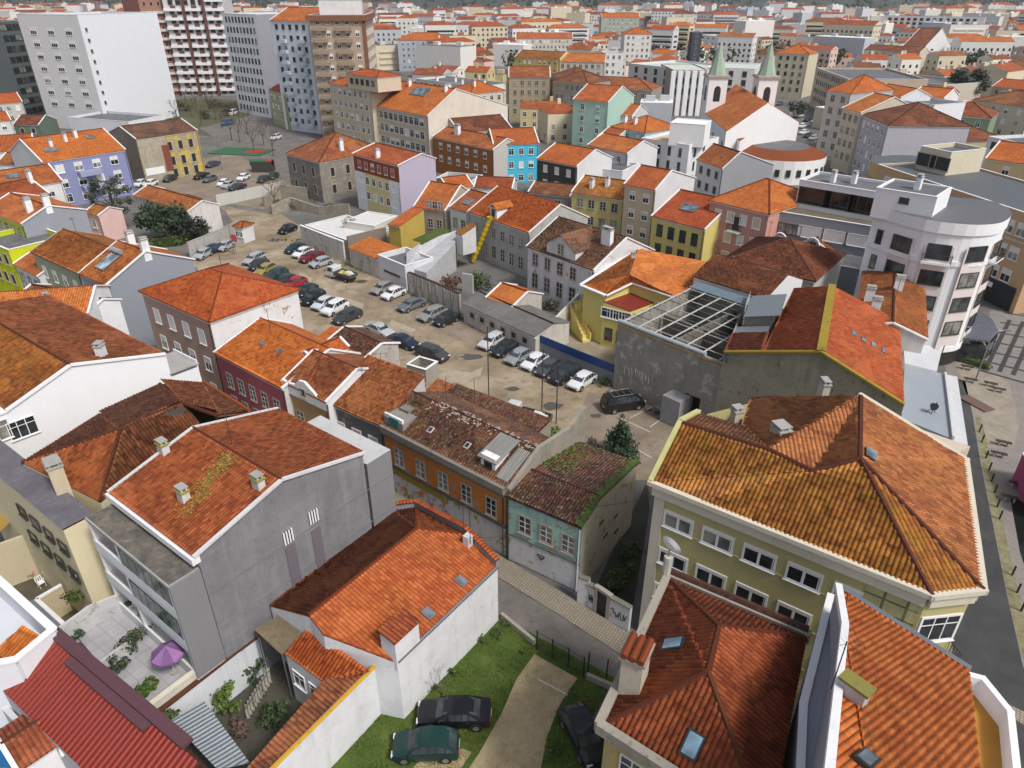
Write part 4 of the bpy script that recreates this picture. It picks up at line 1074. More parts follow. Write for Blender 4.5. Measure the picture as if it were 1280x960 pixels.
# ================================================================== white gabled house, far left
def white_gable():
    z = 10.8
    e0, ap, e1 = Q((8, 514), z), None, Q((207, 443), z + .2)
    ap = VP((88, 457), e0, e1)
    bl = Q((0, 405), ap.z); e2 = Q((110, 394), z + .2); d = (bl - ap); e0b = e0 + d * 1.5; e1b = e1 + (e2 - e1) * 1.6; apb = ap + (bl - ap) * 1.5
    h = House('white gabled house with a blank white end wall and mossy orange roof', 'house'); h.base((e0 + e1) / 2)
    w = plaster((.78, .79, .82), .08)
    g = lambda p: V((p.x, p.y, 0))
    h.w([g(e0), g(e1), e1, ap, e0], w); h.w([g(e1), g(e1b), e1b, e1], w); h.w([g(e0b), g(e0), e0, e0b], w)
    h.slope([e0, ap, apb, e0b], 'mossy', True); h.slope([ap, e1, e1b, apb], 'worn', True); h.cap(ap, apb, 'mossy', .16)
    for a, b in ((e0, ap), (ap, e1)):
        e = (b - a).normalized(); s = (e1 - e0).normalized(); n_ = V((s.y, -s.x, 0)); h.trim.box((a + b) / 2 + UP * .06, ((b - a).length, .3, .18), PW(.1), (e, n_, n_.cross(e)))
    # balcony wing on the right end
    a = e1; b = Q((255, 462), z - 1.4); s = (e1 - e0).normalized(); bk = (e2 - e1).normalized()
    m = MB(); m.box(e1 + s * 1.3 - UP * 6.6 + bk * 2, (2.6, 4, 8.4), w, (s, bk, UP)); m.box(e1 + s * 1.3 + UP * -2.0 + bk * 2, (2.8, 4.2, .14), M_CONC, (s, bk, UP)); m.box(e1 + s * 2.55 + UP * -2.0 + bk * 2, (.12, 4.0, .8), w, (s, bk, UP)); m.obj('terrace', h.root, h.off)
    put_chimney(h.root, h.off, e1.lerp(ap, .6) + bk * 1.5 + UP * .3, .7, .6, .8, (.7, .7, .7))
    # glazed corner on the front-left
    out = V((s.y, -s.x, 0)); out = out if out.y < 0 else -out
    face_wins(h, e0 + s * -1.0, e0 + s * 2.2, [8.2], 1, 1.9, 1.5, 'w')
    m = MB(); m.box(e0 - s * 1.2 - UP * 5.4 + bk * 3, (2.4, 6, 10.6), w, (s, bk, UP)); m.box(e0 - s * 1.2 - UP * .05 + bk * 3, (2.6, 6.2, .14), PW(.2), (s, bk, UP)); m.obj('side_wing', h.root, h.off)
    put_window(h.root, h.off, e0 - s * 1.1 - UP * 2.2 + out * .004, out, 1.7, 1.6, 'w')
    h.done()
white_gable()
# roof behind it with white coping, at the left edge
rect('low orange roofed house wedged behind the white gabled house', (-20, 402), (110, 392), 8.5, 9.2, 'gx', .38, tk='orange', chim=[(.55, .3, dict(h=.5, w=.5, d=.6))], real=True)
rect('brown roofed strip house below the pale green facade', (20, 372), (110, 392), 4.5, 8.3, 'gx', .4, tk='brown')
# ================================================================== green and lilac pair
rect('pale green house with mossy brown roof and cream shuttered windows', (38, 315), (97, 342), (147, 301), 9.3, 'gx', .42, cols={'F': (.36, .40, .28)}, tk='mossy', wins=[('F', [6.2], 4, .9, 1.5, 'h'), ('F', [2.8], 4, .9, 1.5, 'd')], real=True, dirt=.35, trim=M_CONC)
LH = rect('grey lilac house with a solar water heater on its red roof', (98, 342), (132, 357), (226, 318), 9.3, 'gx', .45, cols={'F': (.40, .41, .50), 'R': (.27, .29, .33)}, tk='oxide', wins=[('F', [6.0, 2.8], 2, .85, 1.4, 'w', dict(u0=.2, u1=.85)), ('R', [6.2], 1, .8, 1.0, 'w', dict(u0=.85, u1=.98))], chim=[(.95, .5), (.1, .6)], dirt=.12, real=True, ridge=(182, 314))
def solar(h):
    P = h.P; r = root('solar_heater', P(h.W * .38, h.D * .2, h.surf(h.W * .38, h.D * .2)), 'solar water heater panel with silver tank on lilac house roof', 'solar heater')
    x = h.W * .42; a = P(x, h.D * .12, h.surf(x, h.D * .12)); b = P(x, h.D * .34, h.surf(x, h.D * .34)); v = (b - a).normalized(); n_ = v.cross(h.ex); n_ = n_ if n_.z > 0 else -n_
    off = V(r.location); m = MB(); m.box((a + b) / 2 + n_ * .2, (2.2, (b - a).length, .1), M_MET, (h.ex, v, n_)); m.obj('frame', r, off)
    m = MB(); m.box((a + b) / 2 + n_ * .26, (2.0, (b - a).length - .2, .03), glassm('solar_glass', (.20, .25, .27), .12), (h.ex, v, n_)); m.obj('panel', r, off)
    m = MB(); c = b + n_ * .55 + v * .25; m.tube(c - h.ex * 1.15, c + h.ex * 1.15, .32, plain('tank_silver', (.55, .55, .55), .3, .6), 14); m.obj('tank', r, off)
solar(LH)
# pinkish brown three storey house
rect('pinkish brown tiled three storey house with white party wall', (173, 364), (261, 403), (374, 361), 10.6, 'hip', .40, cols={'F': (.44, .29, .23), 'R': (.70, .70, .70), 'K': (.70, .70, .70)}, tk='fresh', wins=[('F', [7.4], 4, 1.1, 1.6, 's'), ('F', [4.2, 1.0], 4, 1.1, 1.5, 'h')], real=True, dirt=.30, peel=.12, ant=[(.6, .5, 'small aerial on the ridge of the pinkish brown house')])
# maroon house
MH = rect('maroon painted house with white cornice and bright orange roof', (267, 441), (352, 486), (411, 425), 7.4, 'gx', .40, cols={'F': (.38, .10, .13), 'R': (.6, .6, .58)}, tk='fresh', wins=[('F', [3.9], 5, .85, 1.5, 'd'), ('F', [.5], 5, .9, 2.2, 'd')], real=True, dirt=.15, rf=.62, sky=[(.35, .35, .5, .4), (.6, .35, .5, .4)])
rect('small yellow rear dormer block with steep orange roof behind maroon house', (372, 442), (393, 452), (415, 424), 8.4, 'gy', .5, col=(.50, .40, .08), tk='fresh', z0=4)
rect('low orange roofed shed at the edge of the parking lot', (386, 428), (408, 436), (420, 416), 5.2, 'shed', .2, tk='fresh')
# beige orange gabled house
def beige():
    h = rect('narrow beige house with curved white gable front', (352, 477), (407, 503), (457, 448), 7.6, 'gx', .42, cols={'F': (.46, .29, .14)}, tk='worn', wins=[('F', [3.2], 2, .9, 1.6, 'c'), ('F', [.3], 2, 1.0, 2.2, 'c')], real=True, dirt=.25)
    P, W = h.P, h.W; m = MB(); y = h.in_[2] - .1
    prof = [(0, 6.6), (0, 7.9), (.12, 7.75), (.3, 7.9), (.42, 8.6), (.55, 8.7), (.68, 8.2), (.85, 7.5), (1, 7.35), (1, 6.6)]
    w = PW(.4); f = [P(W * x, y - .12, zz) for x, zz in prof]; b = [P(W * x, y + .12, zz) for x, zz in prof]
    # split in two convex-ish strips of quads
    top = prof[1:-1]
    for i in range(len(top) - 1):
        (x0, z0), (x1, z1) = top[i], top[i + 1]
        q = [P(W * x0, y - .12, 6.6), P(W * x1, y - .12, 6.6), P(W * x1, y - .12, z1), P(W * x0, y - .12, z0)]; m.face(q, w)
        q2 = [P(W * x0, y - .12, z0), P(W * x1, y - .12, z1), P(W * x1, y + .14, z1), P(W * x0, y + .14, z0)]; m.face(q2, w)
        m.face([P(W * x0, y + .14, 6.6), P(W * x1, y + .14, 6.6), P(W * x1, y + .14, z1), P(W * x0, y + .14, z0)][::-1], w)
    m.obj('gable_parapet', h.root, h.off)
    put_window(h.root, h.off, P(W * .5, y - .125, 7.1), -h.ey, .5, .7, 'c')
beige()
rect('weathered brown roofed rear annex beside the parked dark saloon', (409, 426), (456, 448), (512, 434), 6.4, 'gx', .35, tk='dark', col=(.45, .42, .38), real=True, dirt=.6, peel=.2)
# grey tiled house
rect('grey ornate tiled front house with brown orange roof', (406, 502), (477, 533), (514, 491), 6.9, 'shed', .42, cols={'F': (.14, .15, .16), 'R': (.50, .48, .45)}, tk='worn', wins=[('F', [3.3], 3, .95, 1.7, 'r'), ('F', [.3], 3, 1.0, 2.3, 'd')], real=True, dirt=.4, peel=.15)
rect('brown patched lean-to roof behind the grey tiled front house', (449, 461), (512, 490), (530, 478), 6.2, 'shed', -.1, tk='dark', col=(.4, .37, .33), real=True, dirt=.7)
# ruined orange row
def orange_row():
    z = 6.9; A, B = Q((476, 533), z), Q((630, 612), z); rd = Q((545, 503), z + 1.7); re = Q((664, 560), z + 1.7)
    OR = (.58, .20, .035)
    h = rect('long ruined orange house with broken brown tile roof', A, B, Q((700, 552), z), z, 'gx', .42, cols={'F': OR, 'R': (.50, .49, .46), 'K': (.35, .32, .28)}, tk='dark', wins=[('F', [3.5], 5, .95, 1.6, 'd', dict(u0=.03, u1=.99))], real=True, dirt=.55, peel=.18, trim=M_CONC, rf=.5, cope=False)
    P, W, D = h.P, h.W, h.D
    gr = plaster((.22, .20, .17), .9, 'soot_parapet')
    m = MB(); m.box(P(W / 2, .18, z - .15), (W, .7, .6), gr, (h.ex, h.ey, UP)); m.box(P(W / 2, .1, z - .62), (W, .35, .3), plaster((.17, .155, .13), .9), (h.ex, h.ey, UP)); m.box(P(W / 2, h.in_[2] - .06, 3.05), (W, .16, .3), plaster((.12, .10, .08), .9), (h.ex, h.ey, UP)); m.obj('cornice', h.root, h.off)
    m = MB(); m.box(P(W / 2, h.in_[2] - .03, 1.45), (W - .1, .08, 2.9), plaster((.55, .54, .55), .75, peel=.25, pcol=(.30, .24, .04)), (h.ex, h.ey, UP))
    m.box(P(W * .3, h.in_[2] - .05, 2.55), (W * .5, .08, .75), plaster((.30, .23, .03), .6, peel=.2), (h.ex, h.ey, UP)); m.obj('ground_floor', h.root, h.off)
    # graffiti strokes
    gf = MB(); rnd = random.Random(2); cs = [plain('spray_orange', (.55, .12, .02), .6), plain('spray_blue', (.05, .08, .35), .6), plain('spray_red', (.4, .05, .03), .6)]
    for i in range(26):
        x = W * rnd.uniform(.1, .55); zz = rnd.uniform(.7, 2.0); gf.tube(P(x, h.in_[2] - .08, zz), P(x + rnd.uniform(-.6, .6), h.in_[2] - .08, zz + rnd.uniform(-.5, .5)), .05, cs[i % 3], 4)
    gf.obj('graffiti', h.root, h.off)
    # collapsed bay: rubble terrace, firewalls
    m = MB(); m.box(P(W * .09, D * .3, z + .3), (W * .17, D * .5, 1.3), plaster((.27, .25, .23), .9, peel=.3), (h.ex, h.ey, UP)); m.box(P(W * .07, D * .36, z + .75), (W * .08, D * .25, .9), plaster((.22, .2, .18), .9), (h.ex, h.ey, UP)); m.obj('collapsed_bay', h.root, h.off)
    m = MB(); m.box(P(W * .09, .5, z + .75), (W * .16, .2, 1.1), PW(.8), (h.ex, h.ey, UP)); m.box(P(W * .10, .38, z + .75), (W * .08, .12, .8), plain('teal_board', (.03, .16, .14), .6), (h.ex, h.ey, UP)); m.obj('patched_wall', h.root, h.off)
    # dormer with tin roof
    tin = corr('rusty_tin', (.30, .29, .27), .18, .6, .3, .6)
    x = W * .83; y0 = D * .12
    m = MB(); m.box(P(x, y0 + .8, h.surf(x, y0) + .5), (1.5, 1.7, 1.2), PW(.7), (h.ex, h.ey, UP)); o = m.obj('dormer', h.root, h.off)
    m = MB(); roof_slab(m, [P(x - 1.0, y0 - .25, h.surf(x, y0) + .9), P(x + 1.0, y0 - .25, h.surf(x, y0) + .9), P(x + 1.0, D * .45, h.surf(x, D * .45) + .5), P(x - 1.0, D * .45, h.surf(x, D * .45) + .5)], tin); m.obj('dormer_roof', o, h.off)
    m = MB(); m.box(P(x, y0 - .06, h.surf(x, y0) + .45), (.8, .06, .8), M_DARK, (h.ex, h.ey, UP)); m.obj('dormer_opening', o, h.off)
    m = MB(); roof_slab(m, [P(W * .91, .5, h.surf(1, .5) + .18), P(W * .995, .5, h.surf(1, .5) + .18), P(W * .995, D * .42, h.surf(1, D * .42) + .18), P(W * .91, D * .42, h.surf(1, D * .42) + .18)], tin); m.obj('tin_patch', h.root, h.off)
    for fx, fy in ((.33, .2), (.62, .22)):
        p = P(W * fx, D * fy, h.surf(1, D * fy)); b = P(W * fx, D * fy + .1, h.surf(1, D * fy + .1)); v = (b - p).normalized(); n_ = h.ex.cross(v)
        m = MB(); m.box(p + n_ * .12, (.5, .6, .1), plaster((.5, .48, .44), .8), (h.ex, v, n_)); s = m.obj('skylight', h.root, h.off); m = MB(); m.box(p + n_ * .175, (.32, .42, .03), M_DARK, (h.ex, v, n_)); m.obj('pane', s, h.off)
    # loose tiles along the ridge
    m = MB(); rnd = random.Random(8)
    for i in range(130):
        x = rnd.uniform(.18, .99) * W; y = D * .5 + rnd.gauss(0, .35); a = rnd.uniform(0, 3); m.box(P(x, y, h.surf(x, y) + .1), (.26, .13, .05), plain('pale_loose_tile', (.36, .27, .22), .8, 0, .4), (V((math.cos(a), math.sin(a), .1)).normalized(), V((-math.sin(a), math.cos(a), 0)), UP))
    m.obj('loose_tiles', h.root, h.off)
    return h
OR = orange_row()
# firewall between the orange and teal houses: tall broken wall with weeds
fw0 = OR.P(OR.W + .25, OR.D * .42, 0); fw1 = OR.P(OR.W + .25, OR.D * 1.25, 0)
wall_run('tall broken grey firewall with weeds between orange and teal ruins', [OR.P(OR.W + .2, .3, 0), OR.P(OR.W + .2, OR.D * .5, 0), OR.P(OR.W + .2, OR.D * 1.0, 0), OR.P(OR.W + .2, OR.D * 1.3, 0)], [6.9, 8.8, 8.6, 9.6], .35, (.30, .28, .24), .9, 'wall', 'firewall', z0=0, peel=.3)
# teal house
def teal():
    h = rect('mint green ruined house with mossy brown roof and white ground floor', (632, 620), (727, 660), (811, 582), 6.5, 'gx', .42, cols={'F': (.38, .58, .50), 'R': (.56, .50, .41), 'L': (.4, .38, .34)}, tk='dark', wins=[('F', [3.5], 3, .95, 1.5, 'd', dict(u0=.1, u1=.98))], real=True, dirt=.55, peel=.15, ridge=(752, 622), cope=False, trim=plaster((.25, .23, .18), .9))
    P, W, D = h.P, h.W, h.D
    m = MB(); m.box(P(W / 2, h.in_[2] - .02, 1.4), (W - .3, .08, 2.6), plaster((.60, .60, .62), .5, peel=.1), (h.ex, h.ey, UP)); m.box(P(W / 2, h.in_[2] - .06, 2.78), (W - .1, .14, .14), plaster((.15, .17, .15), .7), (h.ex, h.ey, UP)); m.obj('ground_floor', h.root, h.off)
    m = MB()
    for x0, z0, x1, z1 in ((.43, 2.0, .53, 2.0), (.43, 2.0, .48, 1.5), (.53, 2.0, .48, 1.5), (.45, 1.75, .52, 1.75)): m.tube(P(W * x0, h.in_[2] - .07, z0), P(W * x1, h.in_[2] - .07, z1), .04, M_DARK, 4)
    m.obj('graffiti', h.root, h.off)
    m = MB(); m.tube(P(W - .2, h.in_[2] - .12, .1), P(W - .2, h.in_[2] - .12, 6.1), .06, M_FR, 8); m.tube(P(.1, h.in_[2] - .12, .1), P(.1, h.in_[2] - .12, 6.1), .06, M_DARK, 8); m.obj('downpipe', h.root, h.off)
    for i, (fx, zz) in enumerate(((.35, 4.6), (.45, 2.6), (.62, 3.4), (.66, 1.6))): 
        m = MB(); m.box(P(h.in_[1] + .0, D * fx, zz), (.06, .7, .22), M_DARK, (h.ex, h.ey, UP)); m.obj('vent_slot', h.root, h.off)
    # moss cushions on the rear slope and verge
    ms = MB(); rnd = random.Random(4); mm = [leafm('roof_moss_%d' % i, c) for i, c in enumerate([(.06, .10, .015), (.09, .13, .02)])]
    for i in range(1500):
        if i < 520: x, y = rnd.uniform(.02, .5) * W, D * (h.t + (1 - h.t) * rnd.uniform(.15, .98)); 
        else: x, y = W - abs(rnd.gauss(0, .28)), D * rnd.uniform(0, 1)
        if i < 520 and rnd.random() < x / W * 1.5: continue
        p = P(x, y, h.surf(x, y) + .12); s = rnd.uniform(.05, .14); a = rnd.uniform(0, 6.28)
        d1 = V((math.cos(a), math.sin(a), rnd.uniform(-.2, .4))) * s; d2 = V((-math.sin(a), math.cos(a), rnd.uniform(-.2, .4))) * s
        ms.face([p - d1, p - d2, p + d1, p + d2], mm[i % 2])
    mo = ms.obj('moss', h.root, h.off); mo['kind'] = 'stuff'
    return h
TE = teal()
wall_run('low white graffitied wall right of the mint house', [(722, 752), (735, 757)], 2.6, .3, (.62, .62, .63), .5, peel=.1, cope=plaster((.2, .2, .16), .8))
g1 = wall_run('white garden wall with black tag beside dark doorway', [(735, 757), (744, 763)], 2.2, .3, (.62, .62, .63), .5, peel=.1, cope=plaster((.2, .2, .16), .8))
g2 = wall_run('white wall panel with black graffiti next to the olive block', [(760, 774), (786, 789)], 2.3, .3, (.62, .62, .63), .5, peel=.1, cope=plaster((.2, .2, .16), .8))
for gr_, pa, pb, sd in ((g1, (736, 758), (743, 762), 3), (g2, (763, 776), (783, 787), 5)):
    a_, b_ = Q(pa), Q(pb); e_ = (b_ - a_).normalized(); scribble(gr_, V(gr_.location), a_, b_, .7, 1.6, V((e_.y, -e_.x, 0)) * .17, 16, sd)
def gate_door():
    a, b = Q((744, 763)), Q((760, 774)); r = root('doorway', a.lerp(b, .5), 'dark open doorway in the white wall by the olive block', 'doorway'); off = V(r.location); e = (b - a).normalized(); n_ = V((e.y, -e.x, 0)); m = MB()
    for p in (a, b): m.box(p + UP * 1.25, (.3, .36, 2.5), M_STONE, (e, n_, UP))
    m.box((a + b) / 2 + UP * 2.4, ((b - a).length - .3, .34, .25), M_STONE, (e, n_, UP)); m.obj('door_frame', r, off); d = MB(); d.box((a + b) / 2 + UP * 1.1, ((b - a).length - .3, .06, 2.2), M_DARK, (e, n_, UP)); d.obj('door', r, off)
gate_door()
# ================================================================== low L-shaped house with long white wall (bottom centre)
def l_house():
    z = 5.2; w = plaster((.70, .71, .73), .45)
    W0, W1, N1, S0, S1, E1 = Q((338, 757), z), Q((492, 638), z), Q((520, 634), z), Q((386, 770), 6.9), Q((521, 661), 6.9), Q((622, 709), z)
    N2 = Q((583, 668), z); Rn = Q((577, 666), 6.0); E0 = Q((497, 828), z); M0 = Q((404, 793), 6.1); E00 = Q((470, 831), z)
    E0 = RP((497, 828), S0, S1, E1); M0 = RP((404, 793), S0, S1, E1); N2 = RP((583, 668), S0, S1, E1); print('E0', E0.z, M0.z, N2.z)
    h = House('long low house with rippled orange roof and tall white side wall', 'house'); h.base(E0)
    g = lambda p: V((p.x, p.y, 0))
    T = 'fresh'
    h.slope([W0, W1, S1, S0], 'worn', True); h.slope([W1, N1, S1], 'worn', True); h.slope([N1, N2, S1], 'orange', True)
    h.slope([S0, S1, N2, E1, E0], 'orange', True); h.slope([S0, E0, M0], 'orange', True)
    for a, b in ((S0, S1), (S1, N1), (S1, N2)): h.cap(a, b, 'fresh', .15)
    wl = MB()
    for a, b in ((E1, E0), (W0, S0), (S0, M0), (M0, E0), (N2, E1)): h.drop(a - UP * .1, b - UP * .1, w)
    h.drop(W1 - UP * .1, N1 - UP * .1, w); h.drop(N1 - UP * .1, N2 - UP * .1, w); h.drop(W0 - UP * .1, W1 - UP * .1, w)
    # street parapet with tile coping
    for a, b in ((W1, N1), (N1, N2), (N2, E1)):
        e = (b - a).normalized(); n_ = V((e.y, -e.x, 0)); h.part('parapet').box((a + b) / 2 + UP * .25, ((b - a).length, .3, .7), plaster((.25, .25, .29), .3), (e, n_, UP)); h.part('parapet_tiles').box((a + b) / 2 + UP * .64, ((b - a).length, .42, .1), tile('fresh'), (e, n_, UP))
    # gutter on the east wall
    e = (E0 - E1).normalized(); n_ = V((-e.y, e.x, 0)); h.part('gutter').tube(E1 + UP * .02, E0 + UP * .02, .12, M_MET, 8)
    # chimney wall block
    c = Q((478, 826), 5.2); cw = Q((455, 812), 5.4); ch = MB(); ex = (E1 - E0).normalized(); ey = V((-ex.y, ex.x, 0))
    ch.box(E0 + ey * .55 + ex * .9 + UP * .55, (2.0, 1.2, 2.3), w, (ex, ey, UP)); o = ch.obj('chimney', h.root, h.off)
    cc = MB(); u = ex; roof_slab(cc, [E0 + ey * 1.25 - ex * .2 + UP * 2.1, E0 - ey * .15 - ex * .2 + UP * 1.85, E0 - ey * .15 + ex * 2.0 + UP * 1.85, E0 + ey * 1.25 + ex * 2.0 + UP * 2.1], tile('oxide')); cc.obj('chimney_cap', o, h.off)
    # skylights
    u, v, n_ = slope_axes([S1, E1, E0])
    for px in ((535, 768), (576, 728)):
        d = ray(*px); t = (E0 - V((0, 0, CAMZ))).dot(n_) / d.dot(n_); p = V((0, 0, CAMZ)) + d * t
        m = MB(); m.box(p + n_ * .12, (.62, .8, .16), M_MET, (u, v, n_)); s = m.obj('skylight', h.root, h.off); m = MB(); m.box(p + n_ * .21, (.46, .64, .02), glassm('skylight_glass', (.10, .12, .14)), (u, v, n_)); m.obj('pane', s, h.off)
    # white gabled dormer by the street, small aerial chimney
    gp = Q((590, 700), 6.0); m = MB(); m.box(Q((585, 682), 5.9) , (.5, .5, 1.9), plaster((.6, .6, .62), .4), (ex, ey, UP)); m.obj('street_chimney', h.root, h.off)
    # rear wing: low brown lean-to running to the camera
    z2 = 4.4; A = Q((470, 832), z2); B = Q((340, 962), z2); C = Q((318, 962), 4.8); Dd = Q((405, 850), 4.8)
    B2 = B + (B - A) * .5; C2 = C + (B - A) * .5
    h.slope([A, B2, C2, Dd], 'brown', True)
    A3 = Q((357, 817), 4.3); B3 = Q((385, 787), 5.2); C3 = Q((462, 838), 5.2); D3 = Q((404, 852), 4.4)
    h.slope([A3, B3, Q((408, 800), 5.4), C3, D3], 'fresh', True)
    h.drop(E0, A - UP * .1, w); h.drop(A - UP * .1, B2 - UP * .1, w); h.drop(A3 - UP * .1, D3 - UP * .1, w); h.drop(Dd - UP * .1, C2 - UP * .1, w)
    e = (B2 - A).normalized(); ly = h.part('lichen_edge'); ly.tube(A + UP * .06, B2 + UP * .06, .14, plaster((.50, .30, .04), .5, dcol=(.2, .1, .03)), 6)
    # glazed bits below the wing
    a, b = A3, D3; face_wins(h, a - UP * 2.6, b - UP * 2.6, [2.0], 2, 1.0, 1.2, 'w')
    h.done()
    sd = Q((590, 690), 6.6); put_antenna('rusty aerial mast on the street end of the low house', Q((588, 676), 6.6), 3.2); put_antenna('second aerial beside the street chimney of the low house', Q((580, 668), 6.3), 2.4)
    return h
LHs = l_house()
def tin_canopy(label, px, zs, m, name, posts=True, cat='canopy'):
    P = [Q(p, z) for p, z in zip(px, zs)]; c = sum(P, V()) / len(P); r = root(name, (c.x, c.y, 0), label, cat); off = V((c.x, c.y, 0)); mb = MB(); roof_slab(mb, P, m, .06); mb.obj('sheet', r, off)
    if posts:
        for p in P: t = MB(); q = p.lerp(c, .06); t.tube(V((q.x, q.y, 0)), V((q.x, q.y, p.z - .08)), .05, M_MET, 6); t.obj('post', r, off)
    return r
tin_canopy('grey corrugated sheet roof over the small garden yard', [(255, 876), (312, 953), (272, 962), (214, 900)], [3.0, 3.0, 3.3, 3.3], corr('grey_tin', (.30, .34, .37), .28, .5, .2, .45), 'yard_canopy')
tin_canopy('brown board canopy at the rear corner of the low house', [(318, 787), (350, 768), (386, 782), (352, 818)], [4.6, 4.8, 4.8, 4.5], ground('brown_board', (.13, .10, .06), (.19, .15, .09), (.25, .2, .13), .6, 0, 8), 'yard_canopy')
# yard behind the low house
tp = [(300, 800), (345, 800), (405, 850), (320, 960), (215, 960), (190, 905)]
gsheet('yard', tp, .010, ground('yard_earth', (.05, .045, .035), (.08, .075, .055), (.12, .11, .08), .8, 0, 7))
wp = [Q((185, 898), 3.4), Q((322, 792), 3.4)]
yw = wall_run('white garden wall with red tile coping below the grey slab house', [V((p.x, p.y, 0)) for p in wp], 3.3, .3, (.68, .70, .74), .35, cope=tile('brown'))
wall_run('narrow cream capped terrace wall beside the grey slab house', [V((p.x, p.y, 0)) for p in (Q((182, 885), 3.9), Q((318, 783), 3.9))], 3.9, .25, (.60, .58, .50), .4, cope=plaster((.66, .62, .5), .3))
wall_run('mossy tile capped wall running down to the bottom edge', [V((p.x, p.y, 0)) for p in (Q((190, 895), 3.0), Q((275, 985), 3.0))], 3.0, .3, (.4, .38, .33), .8, cope=tile('dark'))
for k, (px, r, hh, c, lb) in enumerate([((288, 888), 1.1, 2.6, (.075, .12, .015), 'bright green leafy bush against the white garden wall'), ((318, 850), .8, 2.0, (.03, .055, .02), 'dark ivy clump climbing the white garden wall'), ((345, 900), 1.0, 1.6, (.03, .05, .015), 'dark green shrub beside the yard stairs'), ((300, 915), .7, 1.1, (.10, .06, .05), 'reddish potted shrub in the small yard'), ((196, 893), .7, 3.4, (.05, .09, .02), 'green creeper on the corner of the tile capped wall'), ((225, 925), .6, 3.2, (.05, .075, .02), 'weeds on the mossy tile capped wall')]):
    shrub(Q(px, 0 if hh < 3 else 1.0), r, hh, c, lb, 420, .13, 'garden_shrub', 'garden shrubs in the yards')
def stairs(label, a, b, z0, z1, n, w=1.0, name='garden_stairs'):
    r = root(name, a, label, 'stairs'); off = V(a); e = (b - a); e.z = 0; ln = e.length; e.normalize(); s = V((-e.y, e.x, 0)); m = MB()
    for i in range(n): f = (i + .5) / n; m.box(a + e * ln * f + UP * (z0 + (z1 - z0) * f - .1), (ln / n + .01, w, .2), plaster((.34, .31, .26), .8), (e, s, UP))
    m.obj('steps', r, off); t = MB()
    for sg in (-1, 1):
        t.tube(a + s * sg * w / 2 + UP * (z0 + .8), b + s * sg * w / 2 + UP * (z1 + .8), .03, M_MET, 5)
        for f in (0, .33, .66, 1): q = a.lerp(b, f) + s * sg * w / 2; zz = z0 + (z1 - z0) * f; t.tube(V((q.x, q.y, zz - .2)), V((q.x, q.y, zz + .8)), .025, M_MET, 5)
    t.obj('handrail', r, off)
stairs('worn concrete stairs climbing through the overgrown yard', Q((308, 893), 0), V((Q((338, 842), 2.8).x, Q((338, 842), 2.8).y, 0)), .2, 2.9, 10)
# ================================================================== terraces between cream house and red roof
ZT = 3.1
def terrace():
    px = [(108, 757), (178, 738), (243, 818), (250, 838), (185, 890), (150, 860), (92, 790), (70, 790)]
    P = [Q(p, ZT) for p in px]; mb = MB(); mb.prism([(p.x, p.y) for p in P], 0, ZT, plaster((.5, .49, .47), .6), paving('terrace_tile', (.42, .41, .43), (.38, .37, .39), .9, .9, .03, .6, (.30, .29, .30)))
    r = root('raised_terrace', (P[0].x, P[0].y, 0), 'raised tiled terrace behind the glazed balconies', 'terrace'); mb.obj('deck', r, V((P[0].x, P[0].y, 0)))
terrace()
def tw(label, pts, z, **k): wall_run(label, [V((q.x, q.y, 0)) for q in (Q(p, z) for p in pts)], z, .2, z0=ZT - .5, **k)
tw('stained grey white terrace wall below the cream house', [(74, 784), (112, 757), (172, 733)], 4.6, col=(.55, .55, .55), dirt=.8)
tw('short grey wall dividing the two terraces', [(124, 828), (162, 800)], 3.9, col=(.5, .5, .5), dirt=.7)
for k, (px, r, hh, c, lb) in enumerate([((160, 815), .9, 1.2, (.03, .05, .02), 'dark green planting in the middle of the terrace'), ((178, 800), .9, 1.3, (.05, .065, .03), 'grey green planting behind the purple parasol'), ((196, 785), .8, 1.2, (.045, .06, .03), 'leafy potted plants by the glazed balcony'), ((148, 838), .7, 1.0, (.03, .05, .018), 'low dark shrubs beside the lower terrace'), ((97, 797), .5, .8, (.04, .08, .035), 'spiky green agave in a pot on the terrace'), ((190, 858), .5, .8, (.08, .12, .02), 'yellow green potted plant on the lower terrace'), ((180, 872), .5, .9, (.06, .11, .015), 'green bush at the red roof edge of the terrace'), ((165, 757), .5, .8, (.045, .06, .02), 'brown green potted shrub near the cream house'), ((215, 790), .4, .7, (.30, .2, .05), 'yellow flowering plant below the glazed balcony'), ((95, 752), .8, .9, (.07, .09, .02), 'small green bed in the courtyard of the cream house')]):
    shrub(Q(px, ZT), r, hh, c, lb, 320, .1, 'potted_plant', 'plants on the raised terrace', 'plant')
